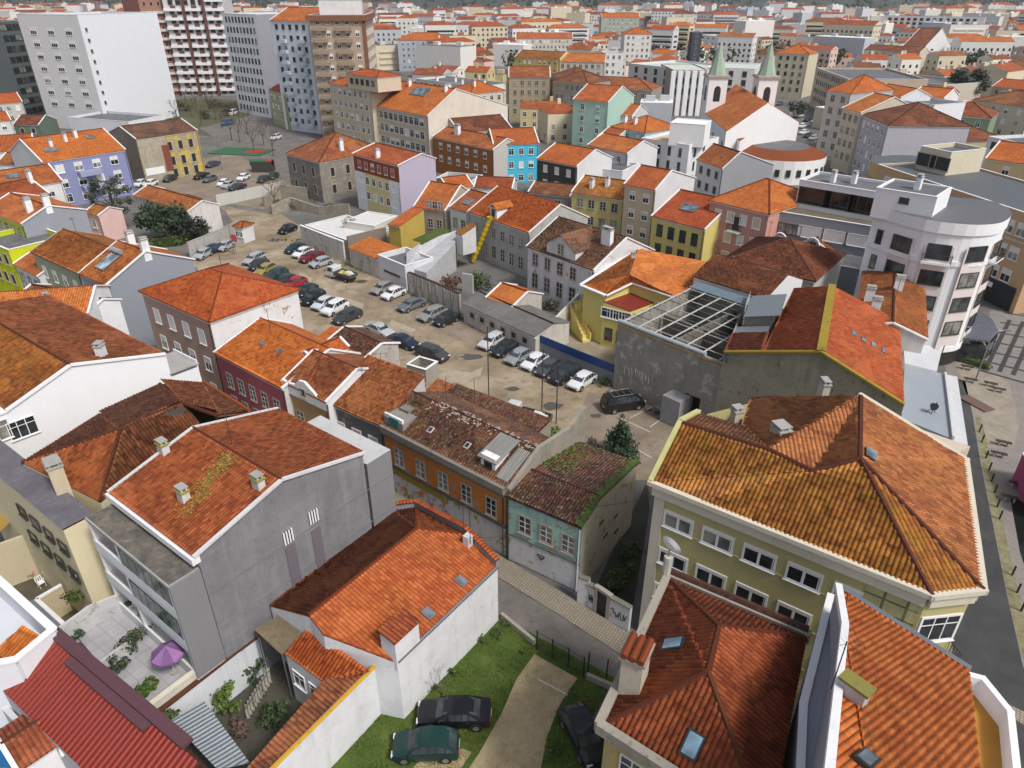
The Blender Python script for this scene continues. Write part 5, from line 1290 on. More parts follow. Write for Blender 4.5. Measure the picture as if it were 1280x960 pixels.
def parasol():
    b = Q((218, 840), ZT); r = root('parasol', b, 'open purple parasol shading the lower terrace', 'parasol'); m = MB(); m.tube((0, 0, 0), (0, 0, 2.3), .03, M_FR, 8); m.obj('pole', r)
    pm = [plain('purple_canvas', (.17, .085, .21), .8, 0, .3), plain('mauve_canvas', (.30, .15, .34), .8, 0, .3)]; c = MB(); n = 8; R = 1.0
    for i in range(n):
        a0, a1 = 2 * math.pi * i / n, 2 * math.pi * (i + 1) / n; am = (a0 + a1) / 2
        e0 = V((R * math.cos(a0), R * math.sin(a0), 1.75)); e1 = V((R * math.cos(a1), R * math.sin(a1), 1.75)); em = V((R * .93 * math.cos(am), R * .93 * math.sin(am), 1.72)); top = V((0, 0, 2.35))
        for q in ([top, e0, em], [top, em, e1]): c.face(q, pm[i % 2])
        for a, b2 in ((e0, em), (em, e1)): c.face([a, b2, b2 - UP * .15, a - UP * .15][::-1], pm[i % 2])
    c.obj('canopy', r); s = MB()
    for i in range(n): a0 = 2 * math.pi * i / n; s.tube((0, 0, 2.3), (R * .98 * math.cos(a0), R * .98 * math.sin(a0), 1.72), .012, M_FR, 4)
    s.obj('ribs', r); bs = MB(); bs.tube((0, 0, 0), (0, 0, .12), .28, M_CONC, 12); bs.obj('base', r)
parasol()
def pl_table(p, label):
    r = root('garden_table', p, label, 'table'); m = MB(); m.tube((0, 0, .70), (0, 0, .74), .5, M_FR, 20); m.obj('tabletop', r)
    for a in (.8, 2.4, 3.9, 5.5): l = MB(); l.tube((math.cos(a) * .4, math.sin(a) * .4, 0), (math.cos(a) * .3, math.sin(a) * .3, .7), .03, M_FR, 6); l.obj('leg', r)
def pl_chair(p, label, rz, col=None):
    m_ = col or M_FR; r = root('garden_chair', p, label, 'chair', None, rz); m = MB(); m.box((0, 0, .42), (.46, .46, .04), m_); m.obj('seat', r); b = MB()
    for i in range(4): b.box((-.2 + .133 * i, .24, .66), (.07, .03, .45), m_)
    b.box((0, .24, .88), (.48, .035, .08), m_); b.obj('backrest', r)
    for x in (-.2, .2):
        for y in (-.2, .2): l = MB(); l.tube((x, y, 0), (x, y, .42), .022, m_, 6); l.obj('leg', r)
        a = MB(); a.box((x * 1.15, .02, .64), (.05, .44, .03), m_); a.obj('armrest', r)
pl_table(Q((178, 762), ZT), 'round white plastic table on the upper terrace'); pl_chair(Q((190, 768), ZT), 'white plastic chair right of the round terrace table', 2.2); pl_chair(Q((170, 772), ZT), 'white plastic chair in front of the round terrace table', .4)
# courtyard left of the cream house
gsheet('courtyard', [(-40, 690), (60, 690), (110, 758), (70, 790), (20, 760), (-40, 735)], .010, ground('courtyard_floor', (.07, .06, .04), (.11, .095, .06), (.15, .13, .08), .5, .3, 5))
pl_chair(Q((53, 733), 0), 'white plastic chair in the dark courtyard', 1.0); pl_chair(Q((41, 722), 0), 'pink draped chair in the dark courtyard', .2, plain('pink_plastic', (.45, .16, .18), .6))
o = MB(); rr = root('drying_rack', Q((58, 716), 0), 'folding drying rack hung with pale laundry', 'drying rack'); 
for x in (-1.2, 1.2): o.tube((x, -.3, 0), (x, .3, 1.0), .02, M_FR, 5); o.tube((x, .3, 0), (x, -.3, 1.0), .02, M_FR, 5)
for i in range(6): o.tube((-1.25, -.32 + .13 * i, 1.0), (1.25, -.32 + .13 * i, 1.0), .01, M_FR, 4)
o.obj('frame', rr); o = MB()
for i in range(6): o.box((-1.0 + .4 * i, -.32 + .13 * (i % 6), .72), (.36, .015, .5), plain('laundry', (.55, .55, .56), .9, 0, .2))
o.obj('laundry', rr); rr.rotation_euler.z = -.75
wall_run('low cream courtyard wall with slate capping', [V((p.x, p.y, 0)) for p in (Q((45, 748), 2.6), Q((76, 730), 2.6))], 2.5, .2, (.56, .48, .32), .3, cope=PW(.3))
wall_run('cream courtyard side wall carrying the slate lean-to', [V((p.x, p.y, 0)) for p in (Q((45, 748), 2.6), Q((80, 780), 2.6))], 2.5, .2, (.56, .48, .32), .3, cope=PW(.3))
tin_canopy('slate grey flat lean-to between the courtyard walls', [(28, 754), (47, 747), (80, 776), (66, 790)], [2.5, 2.5, 2.5, 2.5], ground('slate_sheet', (.15, .17, .19), (.19, .21, .23), (.24, .26, .28), .5, 0, 9), 'lean_to')
wall_run('cream neighbour wall at the far left edge', [V((p.x, p.y, 0)) for p in (Q((-30, 690), 4), Q((32, 668), 4))], 4.0, .25, (.55, .48, .33), .3)
tin_canopy('ochre flat roof at the far left edge', [(-30, 640), (4, 622), (16, 650), (-10, 672)], [4.3] * 4, plain('ochre_roof', (.35, .22, .05), .8, 0, .3), 'lean_to')
# ================================================================== red ribbed roof house, bottom left
def red_house():
    A, B, C, D = Q((2, 862), 6.3), Q((66, 798), 6.3), Q((224, 932), 6.3), None
    RED = corr('red_ribbed', (.26, .024, .011), .36, .5, 0, .35)
    e = (C - B); f = (A - B)
    low = 6.3; hi = 6.3
    # slope rises from the lower-left edge to the plum flashing at the upper-right
    A.z = 5.0; A = Q((2, 862), 5.0); A2 = A + e * 1.12; C2 = B + e * 1.12
    B = Q((66, 798), 6.4); C = Q((224, 932), 6.4); e = (C - B); A2 = A + e * 1.3; C2 = B + e * 1.02
    h = House('house with bright red ribbed metal roof and plum flashing', 'house'); h.base((A + C) / 2)
    h.slope([A, A2, C2 + e * .1 , B], 'red', False, .1, RED)
    u = e.normalized(); n_ = V((-u.y, u.x, 0)); n_ = n_ if n_.y > 0 else -n_
    pl = plain('plum_flashing', (.10, .045, .055), .6, 0, .12)
    h.part('flashing').box(B.lerp(C2, .5) + n_ * .25 + UP * .12, (e.length * 1.04, .65, .25), pl, (u, n_, UP)); h.part('flashing').box(B.lerp(C2, .5) + n_ * -.35 + UP * .08, (e.length * .62, .5, .16), pl, (u, n_, UP))
    w = plaster((.5, .5, .52), .4)
    for a, b in ((A, B), (B, C2), (A, A2), (C2, A2)): h.drop(a - UP * .1, b - UP * .1, w)
    h.done()
red_house()
def corner_white():
    # white roof-terrace house at the left edge with orange lean-to
    z = 7.0; h = House('white parapet house with small orange lean-to at left edge', 'house'); a, b, c, d = Q((-40, 690), z), Q((66, 787), z), Q((20, 825), z), Q((-60, 840), z); h.base(b)
    w = plaster((.72, .74, .78), .12)
    for p, q in ((a, b), (b, c), (c, d)):
        e = (q - p).normalized(); n_ = V((e.y, -e.x, 0)); h.wall.box((p + q) / 2 - UP * 3.5, ((q - p).length, .35, 7.0), w, (e, n_, UP)); h.trim.box((p + q) / 2 + UP * .05, ((q - p).length + .2, .45, .12), PW(.08), (e, n_, UP))
    fl = 5.2; h.wall.face([V((p.x, p.y, fl)) for p in (a, b, c, d)], plaster((.6, .62, .66), .2))
    q0, q1, q2, q3 = Q((-10, 818), 6.0), Q((30, 782), 6.6), Q((52, 796), 6.6), Q((20, 826), 6.0); h.slope([q0, q3, q2, q1], 'fresh', True)
    h.done()
corner_white()
wall_run('grey white yard wall below the red ribbed roof', [V((p.x, p.y, 0)) for p in (Q((-10, 868), 3.5), Q((58, 940), 3.5))], 3.6, .3, (.55, .54, .55), .5)
rect('mossy orange roofed shed at the bottom left edge', (22, 965), (74, 930), 3.5, 4.4, 'gx', .35, tk='worn', real=True)
rect('dark tiled shed touching the red ribbed roof', (80, 945), (118, 925), 4.0, 4.3, 'gx', .3, tk='brown', real=True)
o = MB(); tk = Q((-2, 905), 2.6); o.tube(V((0, 0, 0)), V((0, 0, 1.5)), 1.0, plain('blue_tank', (.02, .18, .42), .5), 20); o.tube(V((0, 0, 1.5)), V((0, 0, 1.6)), 1.0, plain('blue_tank', (.02, .18, .42), .5), 20, .4); o = o.obj('water_tank'); o.location = (tk.x, tk.y, 0); tag(o, 'round blue plastic tank cut off by the left edge', 'tank')
# ================================================================== red-brown hipped roof house (bottom right of centre)
def hip_house():
    z = 11.0; T, R, Lf = Q((836, 724), z), Q((1008, 798), z), Q((752, 908), z)
    P1, P2 = Q((899, 784), 13.3), Q((885, 840), 13.3)
    e = (Lf - T); R2 = R + e * 1.05; L2 = Lf
    h = poly_house('yellow walled house with dark red hipped tile roof and two roof windows', [T, R, R2, L2], [], (.46, .36, .14), 'oxide', 'house', 'house', inset=.15, dirt=.6, peel=.12)
    P3 = P2 + (R2 - R).normalized() * .0
    Bt = Q((835, 962), z); 
    h.slope([T, P1, P2], 'oxide', True); h.slope([T, P2, Lf], 'oxide', True); h.slope([T, R, P1], 'oxide', True)
    h.slope([Lf, L2 + (R2 - L2) * .98, P2], 'oxide', True); h.slope([P1, R, R2, P2], 'oxide', True)
    for a, b in ((T, P1), (P1, P2), (P2, Lf), (P1, R), (P2, R2)): h.cap(a, b, 'oxide', .17)
    mo = plaster((.33, .30, .25), .85, 'mossy_parapet')
    for a, b in ((T, Lf), (Lf, R2), (T, R)):
        d = (b - a).normalized(); n_ = V((d.y, -d.x, 0)); n_ = n_ if n_.dot(a - P1) > 0 else -n_
        h.part('parapet').box((a + b) / 2 + n_ * .1 + UP * .05, ((b - a).length + .3, .42, .6), mo, (d, n_, UP))
    d = (R - T).normalized(); 
    h.part('coping_tiles').tube(T + UP * .42 + V((.1, .2, 0)), R + UP * .42 + V((.1, .2, 0)), .2, tile('dark'), 6)
    # broad chimney with tiled cap
    ex = (Lf - T).normalized(); ey = V((-ex.y, ex.x, 0)); ey = ey if ey.x > 0 else -ey
    c = Q((792, 848), 11.9); m = MB(); m.box(c + UP * .5, (1.25, 1.0, 2.6), plaster((.52, .46, .36), .6), (ex, ey, UP)); o = m.obj('chimney', h.root, h.off)
    m = MB(); m.box(c + UP * 1.85, (1.5, 1.25, .16), mo, (ex, ey, UP)); 
    for i in range(3): m.tube(c + UP * 2.02 - ex * .75 + ey * (-.4 + .4 * i), c + UP * 2.06 + ex * .75 + ey * (-.4 + .4 * i), .17, tile('fresh'), 8)
    m.obj('chimney_cap', o, h.off)
    for px, tri in (((843, 808), [T, P1, P2]), ((866, 932), [Lf, R2, P2])):
        u, v, n_ = slope_axes(tri); dr = ray(*px); t = (P2 - V((0, 0, CAMZ))).dot(n_) / dr.dot(n_); p = V((0, 0, CAMZ)) + dr * t
        m = MB(); m.box(p + n_ * .14, (.78, 1.15, .2), M_DARK, (u, v, n_)); s = m.obj('skylight', h.root, h.off); m = MB(); m.box(p + n_ * .25, (.6, .95, .03), glassm('skylight_blue', (.14, .22, .28), .05), (u, v, n_)); m.obj('pane', s, h.off)
    pts = sorted(h.ins, key=lambda q: (q - Lf).length)[:1] + sorted(h.ins, key=lambda q: (q - R2).length)[:1]
    face_wins(h, pts[0], pts[1], [8.2, 5.0], 3, 1.1, 1.6, 'w'); h.done()
    # thin post/pinnacle at the top corner
    q = Q((832, 722), z); m = MB(); m.tube(q + UP * .2, q + UP * 1.6, .25, plaster((.5, .48, .42), .5), 8); m.obj('corner_pinnacle', h.root, h.off)
    r = root('satellite_dish', q + UP * 1.6, 'white satellite dish on the stone corner pillar', 'satellite dish'); m = MB(); m.tube((0, 0, 0), (0, 0, .5), .04, M_MET, 6); m.tube((0, 0, .4), (-.4, -.3, .7), .02, M_MET, 4); m.obj('mount', r); m = MB(); m.tube((.12, .1, .75), (0, 0, .7), .62, PW(.2), 16, .35); m.obj('dish', r)
hip_house()
# ================================================================== bright orange corner roof bottom right
def corner_orange():
    zb = 13.4; A, B = Q((1047, 735), zb), Q((1211, 839), zb)
    u = (B - A).normalized(); v = V((u.y, -u.x, 0)); v = v if v.y < 0 else -v
    sl = .34
    def onroof(px):
        n_ = (u.cross(V((v.x, v.y, sl)))).normalized(); dr = ray(*px); t = (A - V((0, 0, CAMZ))).dot(n_) / dr.dot(n_); return V((0, 0, CAMZ)) + dr * t
    L1, L2, L3 = onroof((1055, 785)), onroof((1046, 860)), onroof((1034, 975)); R1, R2 = onroof((1214, 862)), onroof((1226, 975))
    h = House('white edged corner house with bright orange tile roof', 'house'); h.base(A)
    h.slope([A, B, R1, R2, L3, L1], 'fresh', True, .12)
    w = plaster((.60, .60, .64), .2); g = lambda p: V((p.x, p.y, 0))
    C0 = A - u * 1.1; 
    for a, b in ((A, B), (B, R1), (R1, R2)): h.drop(a - UP * .1, b - UP * .1, w)
    # stepped grey flank on the left
    off = -u * .02
    for a, b in ((A, L1), (L1, L3)):
        d = (b - a).normalized(); n_ = V((d.y, -d.x, 0)).normalized(); n_ = n_ if n_.x < 0 else -n_
        h.part('verge').box((a + b) / 2 + UP * .12, ((b - a).length, .32, .36), PW(.35), (d, n_, n_.cross(d)))
    gw = plaster((.36, .36, .40), .2)
    h.drop(A, L1, gw); h.drop(L1, L3, gw)
    # lower parapet wall beside the dark red roof, with a narrow light well between
    f0, f1 = Q((1038, 745), 11.5), Q((1004, 880), 11.5); f2 = Q((999, 985), 11.5)
    for a, b in ((f0, f1), (f1, f2)):
        d = (b - a).normalized(); n_ = V((d.y, -d.x, 0)).normalized(); h.wall.box((a + b) / 2 - UP * 5.75, ((b - a).length, .25, 11.5), gw, (d, n_, UP)); h.trim.box((a + b) / 2 + UP * .05, ((b - a).length + .2, .36, .12), PW(.2), (d, n_, UP))
    h.wall.face([V((p.x, p.y, 11.42)) for p in (f0, f1, f2, L3, L1, A)], gw)
    # gutter on the street edge
    h.part('gutter').box((A + B) / 2 - v * .12 + UP * .02, ((B - A).length, .28, .22), M_MET, (u, v, UP))
    # chimney stub with lichen, aerial
    c = onroof((1065, 872)); m = MB(); m.box(c + UP * .35, (1.0, .5, .85), plaster((.42, .42, .42), .4), (u, v, UP)); o = m.obj('chimney', h.root, h.off); m = MB(); m.box(c + UP * .83, (1.2, .65, .14), plaster((.22, .20, .05), .9), (u, v, UP)); m.obj('chimney_cap', o, h.off)
    sk = onroof((1082, 952)); n_ = u.cross(V((v.x, v.y, sl)).normalized()); n_ = n_ if n_.z > 0 else -n_; vv = V((v.x, v.y, sl)).normalized(); m = MB(); m.box(sk + n_ * .12, (.6, .9, .16), M_DARK, (u, vv, n_)); o = m.obj('skylight', h.root, h.off); m = MB(); m.box(sk + n_ * .21, (.45, .75, .03), glassm('skylight_glass', (.10, .12, .14)), (u, vv, n_)); m.obj('pane', o, h.off)
    # white curved parapet and ochre terrace on the right
    z2 = 12.2; w2 = plaster((.78, .78, .80), .08); pts = [Q(p, z2 + .9) for p in ((1213, 846), (1228, 850), (1262, 892), (1272, 985))]
    for a, b in zip(pts, pts[1:]): d = (b - a).normalized(); n_ = V((d.y, -d.x, 0)).normalized(); h.part('terrace_parapet').box((a + b) / 2 - UP * .7, ((b - a).length + .18, .28, 1.7), w2, (d, n_, UP)); h.drop(a - UP * 1.5, b - UP * 1.5, w2)
    h.part('terrace_floor').face([V((p.x, p.y, z2)) for p in pts + [R2, R1]], plain('ochre_tile', (.46, .22, .03), .7, 0, .3, 1))
    h.done(); put_antenna('tall aerial beside the lichen topped chimney stub', c - u * .8, 2.4); 
corner_orange()
# fence and gate of the plot
def fence():
    pts = [Q(p) for p in [(671, 812), (690, 823), (710, 834), (729, 846)]]; r = root('mesh_fence', pts[0], 'dark green wire mesh gate fence across the dirt drive', 'fence'); off = V(pts[0]); gm = plain('fence_green', (.012, .03, .022), .5); m = MB()
    for p in pts + [Q((735, 840)), Q((758, 848))]: m2 = MB(); m2.tube(p, p + UP * 1.9, .05, gm, 6); m2.obj('post', r, off)
    for a, b in zip(pts, pts[1:]):
        d = b - a; ln = d.length
        for z in (.15, .95, 1.75): m.tube(a + UP * z, b + UP * z, .022, gm, 4)
        k = int(ln / .12)
        for i in range(k): q = a + d * i / k; m.tube(q + UP * .15, q + UP * 1.75, .006, gm, 3)
    m.obj('mesh_panel', r, off)
    wall_run('low stone kerb wall along the top of the lawn', [(627, 772), (668, 806)], .5, .25, (.36, .33, .27), .8)
    wall_run('short stone kerb wall beside the gate', [(733, 848), (765, 862)], .5, .25, (.36, .33, .27), .8)
    sheet('bay_line', [Q((640 + 130/4, 720 + 512/4)), Q((640 + 280/4, 720 + 592/4)), Q((640 + 276/4, 720 + 598/4)), Q((640 + 127/4, 720 + 518/4))], .022, WL)
fence()
def hxs(*a): return [hx(x) for x in a]
C_CREAM, C_YEL, C_PINK, C_GREY, C_LIL, C_TAN = hx('d8ccae'), hx('d9c45c'), hx('d3a59c'), hx('9a9a9c'), hx('a8a2b4'), hx('c3ab8c')
def auto(W, z, st='w', side='F', fh=3.0, pitch=2.6, ww=1.05, wh=1.4, top=.5, **k):
    rows = []; zz = z - top - wh - .55
    while zz > .4: rows.append(zz); zz -= fh
    n = max(1, int(W / pitch))
    return [(side, rows, n, ww, wh, st, k)]
def gb(p, z):
    q = Q(p, 0); q.z = z; return q
def qb(label, A, B, C, z, roof='gx', tk='orange', col=WHITE, st='w', pitch=2.7, side=None, cols=None, cat='house', wins=True, **k):
    a, b = [p if isinstance(p, Vector) else Q(p, z) for p in (A, B)]; W = (b - a).length
    ws = list(k.pop('extra', []))
    fk = k.pop('fk', {}); ww = k.pop('ww', 1.05); wh = k.pop('wh', 1.4)
    if wins: ws += auto(W, z, st, 'F', pitch=pitch, ww=ww, wh=wh, **fk)
    if side is not None: 
        D = C if isinstance(C, (int, float)) else ((C if isinstance(C, Vector) else Q(C, z)) - b).length
        ws += auto(abs(D), z, side, 'R', pitch=pitch * 1.25, ww=ww, wh=wh)
    return rect(label, A, B, C, z, roof, col=col, cols=cols, tk=tk, cat=cat, wins=ws, **k)
# ================================================================== lot boundary, from far to near
wall_run('long weathered white wall of the garages facing the lot', [(379, 306), (405, 317), (432, 328)], 3.6, .3, (.58, .56, .52), .75, peel=.12, cope=PW(.4))
rect('flat white garage roof block with a small roof garden', (381, 281), (436, 301), 9.0, 3.4, 'flat', col=(.58, .57, .54), par=.4, fm=plain('pale_flat_roof', (.60, .60, .58), .8), dirt=.5)
rect('white canopy roofed annex beside the yellow apartment house', (430, 276), (468, 282), 7.0, 4.3, 'flat', col=(.62, .60, .55), par=.1, fm=plain('pale_flat_roof', (.60, .60, .58), .8))
shrub(Q((437, 283), 3.2), 1.4, 1.6, (.06, .10, .02), 'roof garden greenery on the flat white garage', 260, .16, 'roof_plants', None, 'plant')
wall_run('brown stained wall behind the flat white garage', [V((p.x, p.y, 0)) for p in (Q((434, 300), 3.6), Q((482, 288), 3.6))], 4.2, .3, (.24, .19, .16), .6)
rect('low orange lean-to roof behind the lot wall', (434, 309), (472, 324), (483, 309), 3.3, 'shed', .18, tk='fresh', col=(.56, .52, .47), dirt=.8, peel=.2)
rect('white garage with a long vent slot facing the lot', (472, 318), (506, 332), (527, 316), 4.0, 'flat', col=(.66, .67, .68), par=.8, dirt=.35, wins=[('F', [1.6], 1, 4.2, .35, 'k')])
def white_block():
    z = 5.6; h = House('white windowless building with pale sloped side and grass patch', 'building'); P = [Q((508, 334), 3.0), Q((533, 341), 3.0), Q((569, 304), 4.6), Q((570, 288), 5.0), Q((528, 302), 5.0), Q((508, 316), 4.0)]
    h.base(P[0]); w = plaster((.44, .445, .46), .7); g = lambda p: V((p.x, p.y, 0))
    for i in range(5): h.drop(P[i], P[i + 1], w)
    h.drop(P[5], P[0], w); h.wall.face([P[0], P[1], P[2], P[3]], w); h.wall.face([P[0], P[3], P[4], P[5]], w)
    q = [Q(p, 5.05) for p in ((514, 300), (528, 304), (564, 288), (550, 284))]; m = MB(); m.face(q, GR_GRASS); m.obj('grass_patch', h.root, h.off); h.done()
white_block()
pw_ = wall_run('tile capped panelled wall along the lot', [(513, 366), (545, 380), (576, 395)], 3.3, .3, (.56, .54, .50), .85, peel=.15, cope=tile('dark'))
M_FC = ground('fibre_cement', (.13, .12, .115), (.17, .16, .15), (.22, .205, .19), .4, 0, 6)
def shed_grey():
    h = rect('long low shed with grey fibre cement roof by the lot', (577, 379), (668, 421), (700, 397), 2.9, 'gx', .25, tk='dark', col=(.55, .52, .47), dirt=.75, wins=[('F', [1.3], 6, .8, .7, 'k')], cope=False); h2 = [c for c in h.root.children if c.name.startswith('roof')][0]; h2.data.materials[0] = M_FC
shed_grey()
def hoarding():
    a, b = Q((667, 441)), Q((766, 483)); r = root('hoarding', a.lerp(b, .5), 'grey sheet hoarding with a broad dark blue top band', 'hoarding'); off = V(r.location); e = (b - a).normalized(); n_ = V((e.y, -e.x, 0)); L_ = (b - a).length; c = (a + b) / 2
    m = MB(); m.box(c + UP * .9, (L_, .06, 1.8), corr('hoarding_sheet', (.40, .41, .43), .3, .6, 0, .3), (e, n_, UP)); m.obj('sheet', r, off)
    m = MB(); m.box(c + UP * 2.3, (L_, .10, 1.0), plain('hoarding_blue', (.012, .06, .20), .5, 0, .08), (e, n_, UP)); m.obj('blue_band', r, off)
    for i in range(9): m = MB(); q = a.lerp(b, i / 8) - n_ * .1; m.tube(q, q + UP * 2.8, .05, M_MET, 6); m.obj('post', r, off)
hoarding()
gsheet('garden', [(668, 430), (720, 385), (775, 420), (768, 480)], .012, ground('yard_slab', (.25, .2, .13), (.33, .27, .19), (.4, .34, .25), .5, 0, 5))
# pergola-roofed concrete shell
def shell():
    z = 8.2; A, B = Q((774, 403), z), Q((905, 454), z); h = House('ruined concrete shell with open glazing frames instead of a roof', 'ruin'); e = (B - A).normalized(); n_ = V((-e.y, e.x, 0)); n_ = n_ if n_.y > 0 else -n_; D = 15.0; L_ = (B - A).length; h.base(A)
    w = plaster((.33, .31, .27), .9, 'sooty_concrete', dcol=(.11, .10, .085), peel=.25, pcol=(.46, .44, .40)); C, Dd = B + n_ * D, A + n_ * D
    def opening(a, b, th=.35):
        d = (b - a); ln = d.length; d.normalize(); q = V((d.y, -d.x, 0)); h.wall.box((a + b) / 2 - UP * z / 2, (ln, th, z), w, (d, q, UP))
    # front wall with a doorway near its right end
    f0, f1 = .72, .86
    opening(A, A + e * L_ * f0); opening(A + e * L_ * f1, B); m0, m1 = A + e * L_ * f0, A + e * L_ * f1; h.wall.box((m0 + m1) / 2 - UP * (z - 3.4) / 2, ((m1 - m0).length, .35, z - 3.4), w, (e, n_, UP))
    opening(B, C); opening(Dd, A); opening(C, Dd)
    h.part('interior_floor').face([V((p.x, p.y, .3)) for p in (A, B, C, Dd)], ground('rubble_floor', (.12, .11, .10), (.20, .18, .16), (.30, .27, .24), .6, 0, 4))
    h.part('interior_wall').box((A + B) / 2 + n_ * D * .5 - UP * 4.6, (L_ * .9, .3, 7), plaster((.2, .18, .15), .8), (e, n_, UP)); h.part('interior_wall').box(A.lerp(B, .45) + n_ * D * .5 - UP * 4.4, (.3, D * .9, 7.2), plaster((.2, .18, .15), .8), (e, n_, UP))
    st = plain('rusty_white_steel', (.42, .42, .40), .6, 0, .3); dk = plain('dark_steel_bar', (.10, .10, .10), .6); fr = h.part('roof_frame')
    for i in range(7): x = e * L_ * (.03 + .155 * i); fr.tube(A + x + UP * .15, A + x + n_ * D * .97 + UP * .75, .09, st, 6)
    for i in range(10): y = n_ * D * (.07 + .095 * i); fr.tube(A + y + UP * (.2 + .062 * i), B + y + UP * (.2 + .062 * i), .055, dk if i % 2 else st, 5)
    fr.tube(A + UP * .22, A + e * L_ * .84 + UP * .22, .22, plain('grey_gutter', (.36, .40, .42), .5), 10)
    h.part('tin_strip').box((A + C) / 2 + n_ * D * .42 + UP * .8, (L_ * .98, 2.2, .08), corr('blue_grey_tin', (.17, .24, .28), .3, .5, .2, .5), (e, n_, UP))
    # orange string course and graffiti
    h.part('string_course').box(A + e * L_ * .5 - n_ * .2 - UP * .2, (L_, .12, .1), plain('ochre_trim', (.35, .18, .04), .8), (e, n_, UP))
    h.part('garage').box(m0.lerp(m1, -.25) - n_ * 1.0 - UP * (z - 1.6), (2.2, 1.9, 3.1), plaster((.33, .33, .34), .6), (e, n_, UP))
    g = h.part('graffiti'); rnd = random.Random(12)
    for i in range(14): x = L_ * (.10 + .02 * i); g.tube(A + e * x - n_ * .2 - UP * rnd.uniform(4.6, 5.0), A + e * (x + rnd.uniform(-.2, .4)) - n_ * .2 - UP * rnd.uniform(5.4, 6.0), .05, plain('pale_spray', (.5, .5, .5), .7), 4)
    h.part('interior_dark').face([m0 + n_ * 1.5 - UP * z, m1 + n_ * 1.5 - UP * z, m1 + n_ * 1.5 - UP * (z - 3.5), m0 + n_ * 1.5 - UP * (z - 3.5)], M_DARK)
    h.done()
shell()
# yellow house with outside stair
def yellow_house():
    z = 6.9; YL = hx('e0c85a'); A, B, C2, D2, E2 = Q((726, 357), z), Q((757, 370), z), Q((790, 354), z + .6), Q((856, 377), z), Q((880, 330), z)
    P1 = Q((797, 311), 8.8); P0 = Q((786, 344), 8.6); P2 = Q((884, 328), 7.6)
    h = poly_house('yellow house with orange roof and outdoor staircase', [A, B, C2, D2, Q((884, 332), z), Q((797, 312), z)], [], (.72, .60, .20), 'fresh', 'house', 'house', dirt=.12)
    h.slope([A, B, P0], 'fresh', True); h.slope([B, C2, P0], 'fresh', True); h.slope([A, P0, P1], 'orange', True); h.slope([P0, C2, D2], 'orange', True); h.slope([P0, D2, P2], 'orange', True); h.slope([P0, P2, P1], 'orange', True)
    h.cap(P0, P1, 'fresh'); h.cap(A, P0, 'fresh'); h.cap(B, P0, 'fresh')
    for a, b in ((A, B), (B, C2), (C2, D2), (A, P1)):
        d = (b - a).normalized(); n_ = V((d.y, -d.x, 0)).normalized(); h.trim.box((a + b) / 2 + UP * .08, ((b - a).length, .5, .16), PW(.15), (d, n_, n_.cross(d)))
    r0, r1, r2, r3 = Q((754, 377), 6.0), Q((788, 389), 5.6), Q((835, 372), 5.6), Q((792, 356), 6.3); h.slope([r0, r1, r2, r3], 'red', False, .1, corr('dark_red_sheet', (.22, .028, .02), .3, .5))
    w = plaster((.72, .60, .20), .12)
    for a, b in ((r0, r1), (r1, r2)): h.drop(a - UP * .1, b - UP * .1, w)
    face_wins(h, r0, r1, [4.1], 3, 1.5, 1.1, 'G', u0=.02, u1=.98); face_wins(h, r0, r1, [1.0], 2, 1.0, 1.6, 'b')
    put_chimney(h.root, h.off, Q((791, 326), 8.3), .9, .5, .8, (.62, .55, .5)); h.done()
    # outside stair of two flights
    st = root('outdoor_staircase', Q((735, 428)), 'yellow masonry outdoor staircase climbing to the yellow house', 'staircase'); off = V(st.location); m = MB()
    s0, s1, s2 = Q((733, 428), .0), Q((716, 410), .0), Q((757, 408), .0); e = (s1 - s0); e.z = 0; e.normalize(); q = V((-e.y, e.x, 0))
    for i in range(8): m.box(s0.lerp(s1, (i + .5) / 8) + UP * (.15 + .16 * i) , ((s1 - s0).length / 8, 1.0, .3 + .32 * i), w, (e, q, UP))
    e2 = (s2 - s1); e2.z = 0; e2.normalize(); q2 = V((-e2.y, e2.x, 0))
    for i in range(8): zt = 2.7 + .2 * i; m.box(s1.lerp(s2, (i + .5) / 8) + UP * zt / 2, ((s2 - s1).length / 8, 1.0, zt), w, (e2, q2, UP))
    m.obj('steps', st, off); b = MB()
    for sg in (-.55, .55):
        k = 8
        for i in range(k): p = s0.lerp(s1, (i + .5) / k) + q * sg; zz = .3 + .32 * i; b.box(p + UP * (zz + .45), ((s1 - s0).length / k, .14, 1.0), w, (e, q, UP)); p = s1.lerp(s2, (i + .5) / k) + q2 * sg; zt = 2.7 + .2 * i; b.box(p + UP * (zt + .45), ((s2 - s1).length / k, .14, .95), w, (e2, q2, UP))
    b.obj('parapet', st, off)
yellow_house()
wall_run('crumbling white garden wall left of the yellow house', [(672, 440), (700, 418), (722, 400)], [2.2, 3.2, 4.0], .3, (.6, .58, .55), .8, peel=.15)
rect('white house with brown roof above the ruined shell', (866, 345), (958, 373), 9.0, 9.2, 'gx', .40, tk='brown', col=(.72, .73, .75), wins=[('F', [6.4], 3, 1.1, 1.2, 'h'), ('F', [3.4], 2, .9, 1.0, 'w')], real=True, dirt=.15, cope=False)
rect('dark brown hipped roof house behind the white house', (900, 326), (1020, 352), 13, 8.8, 'hip', .40, tk='brown', col=(.5, .48, .45), real=True)
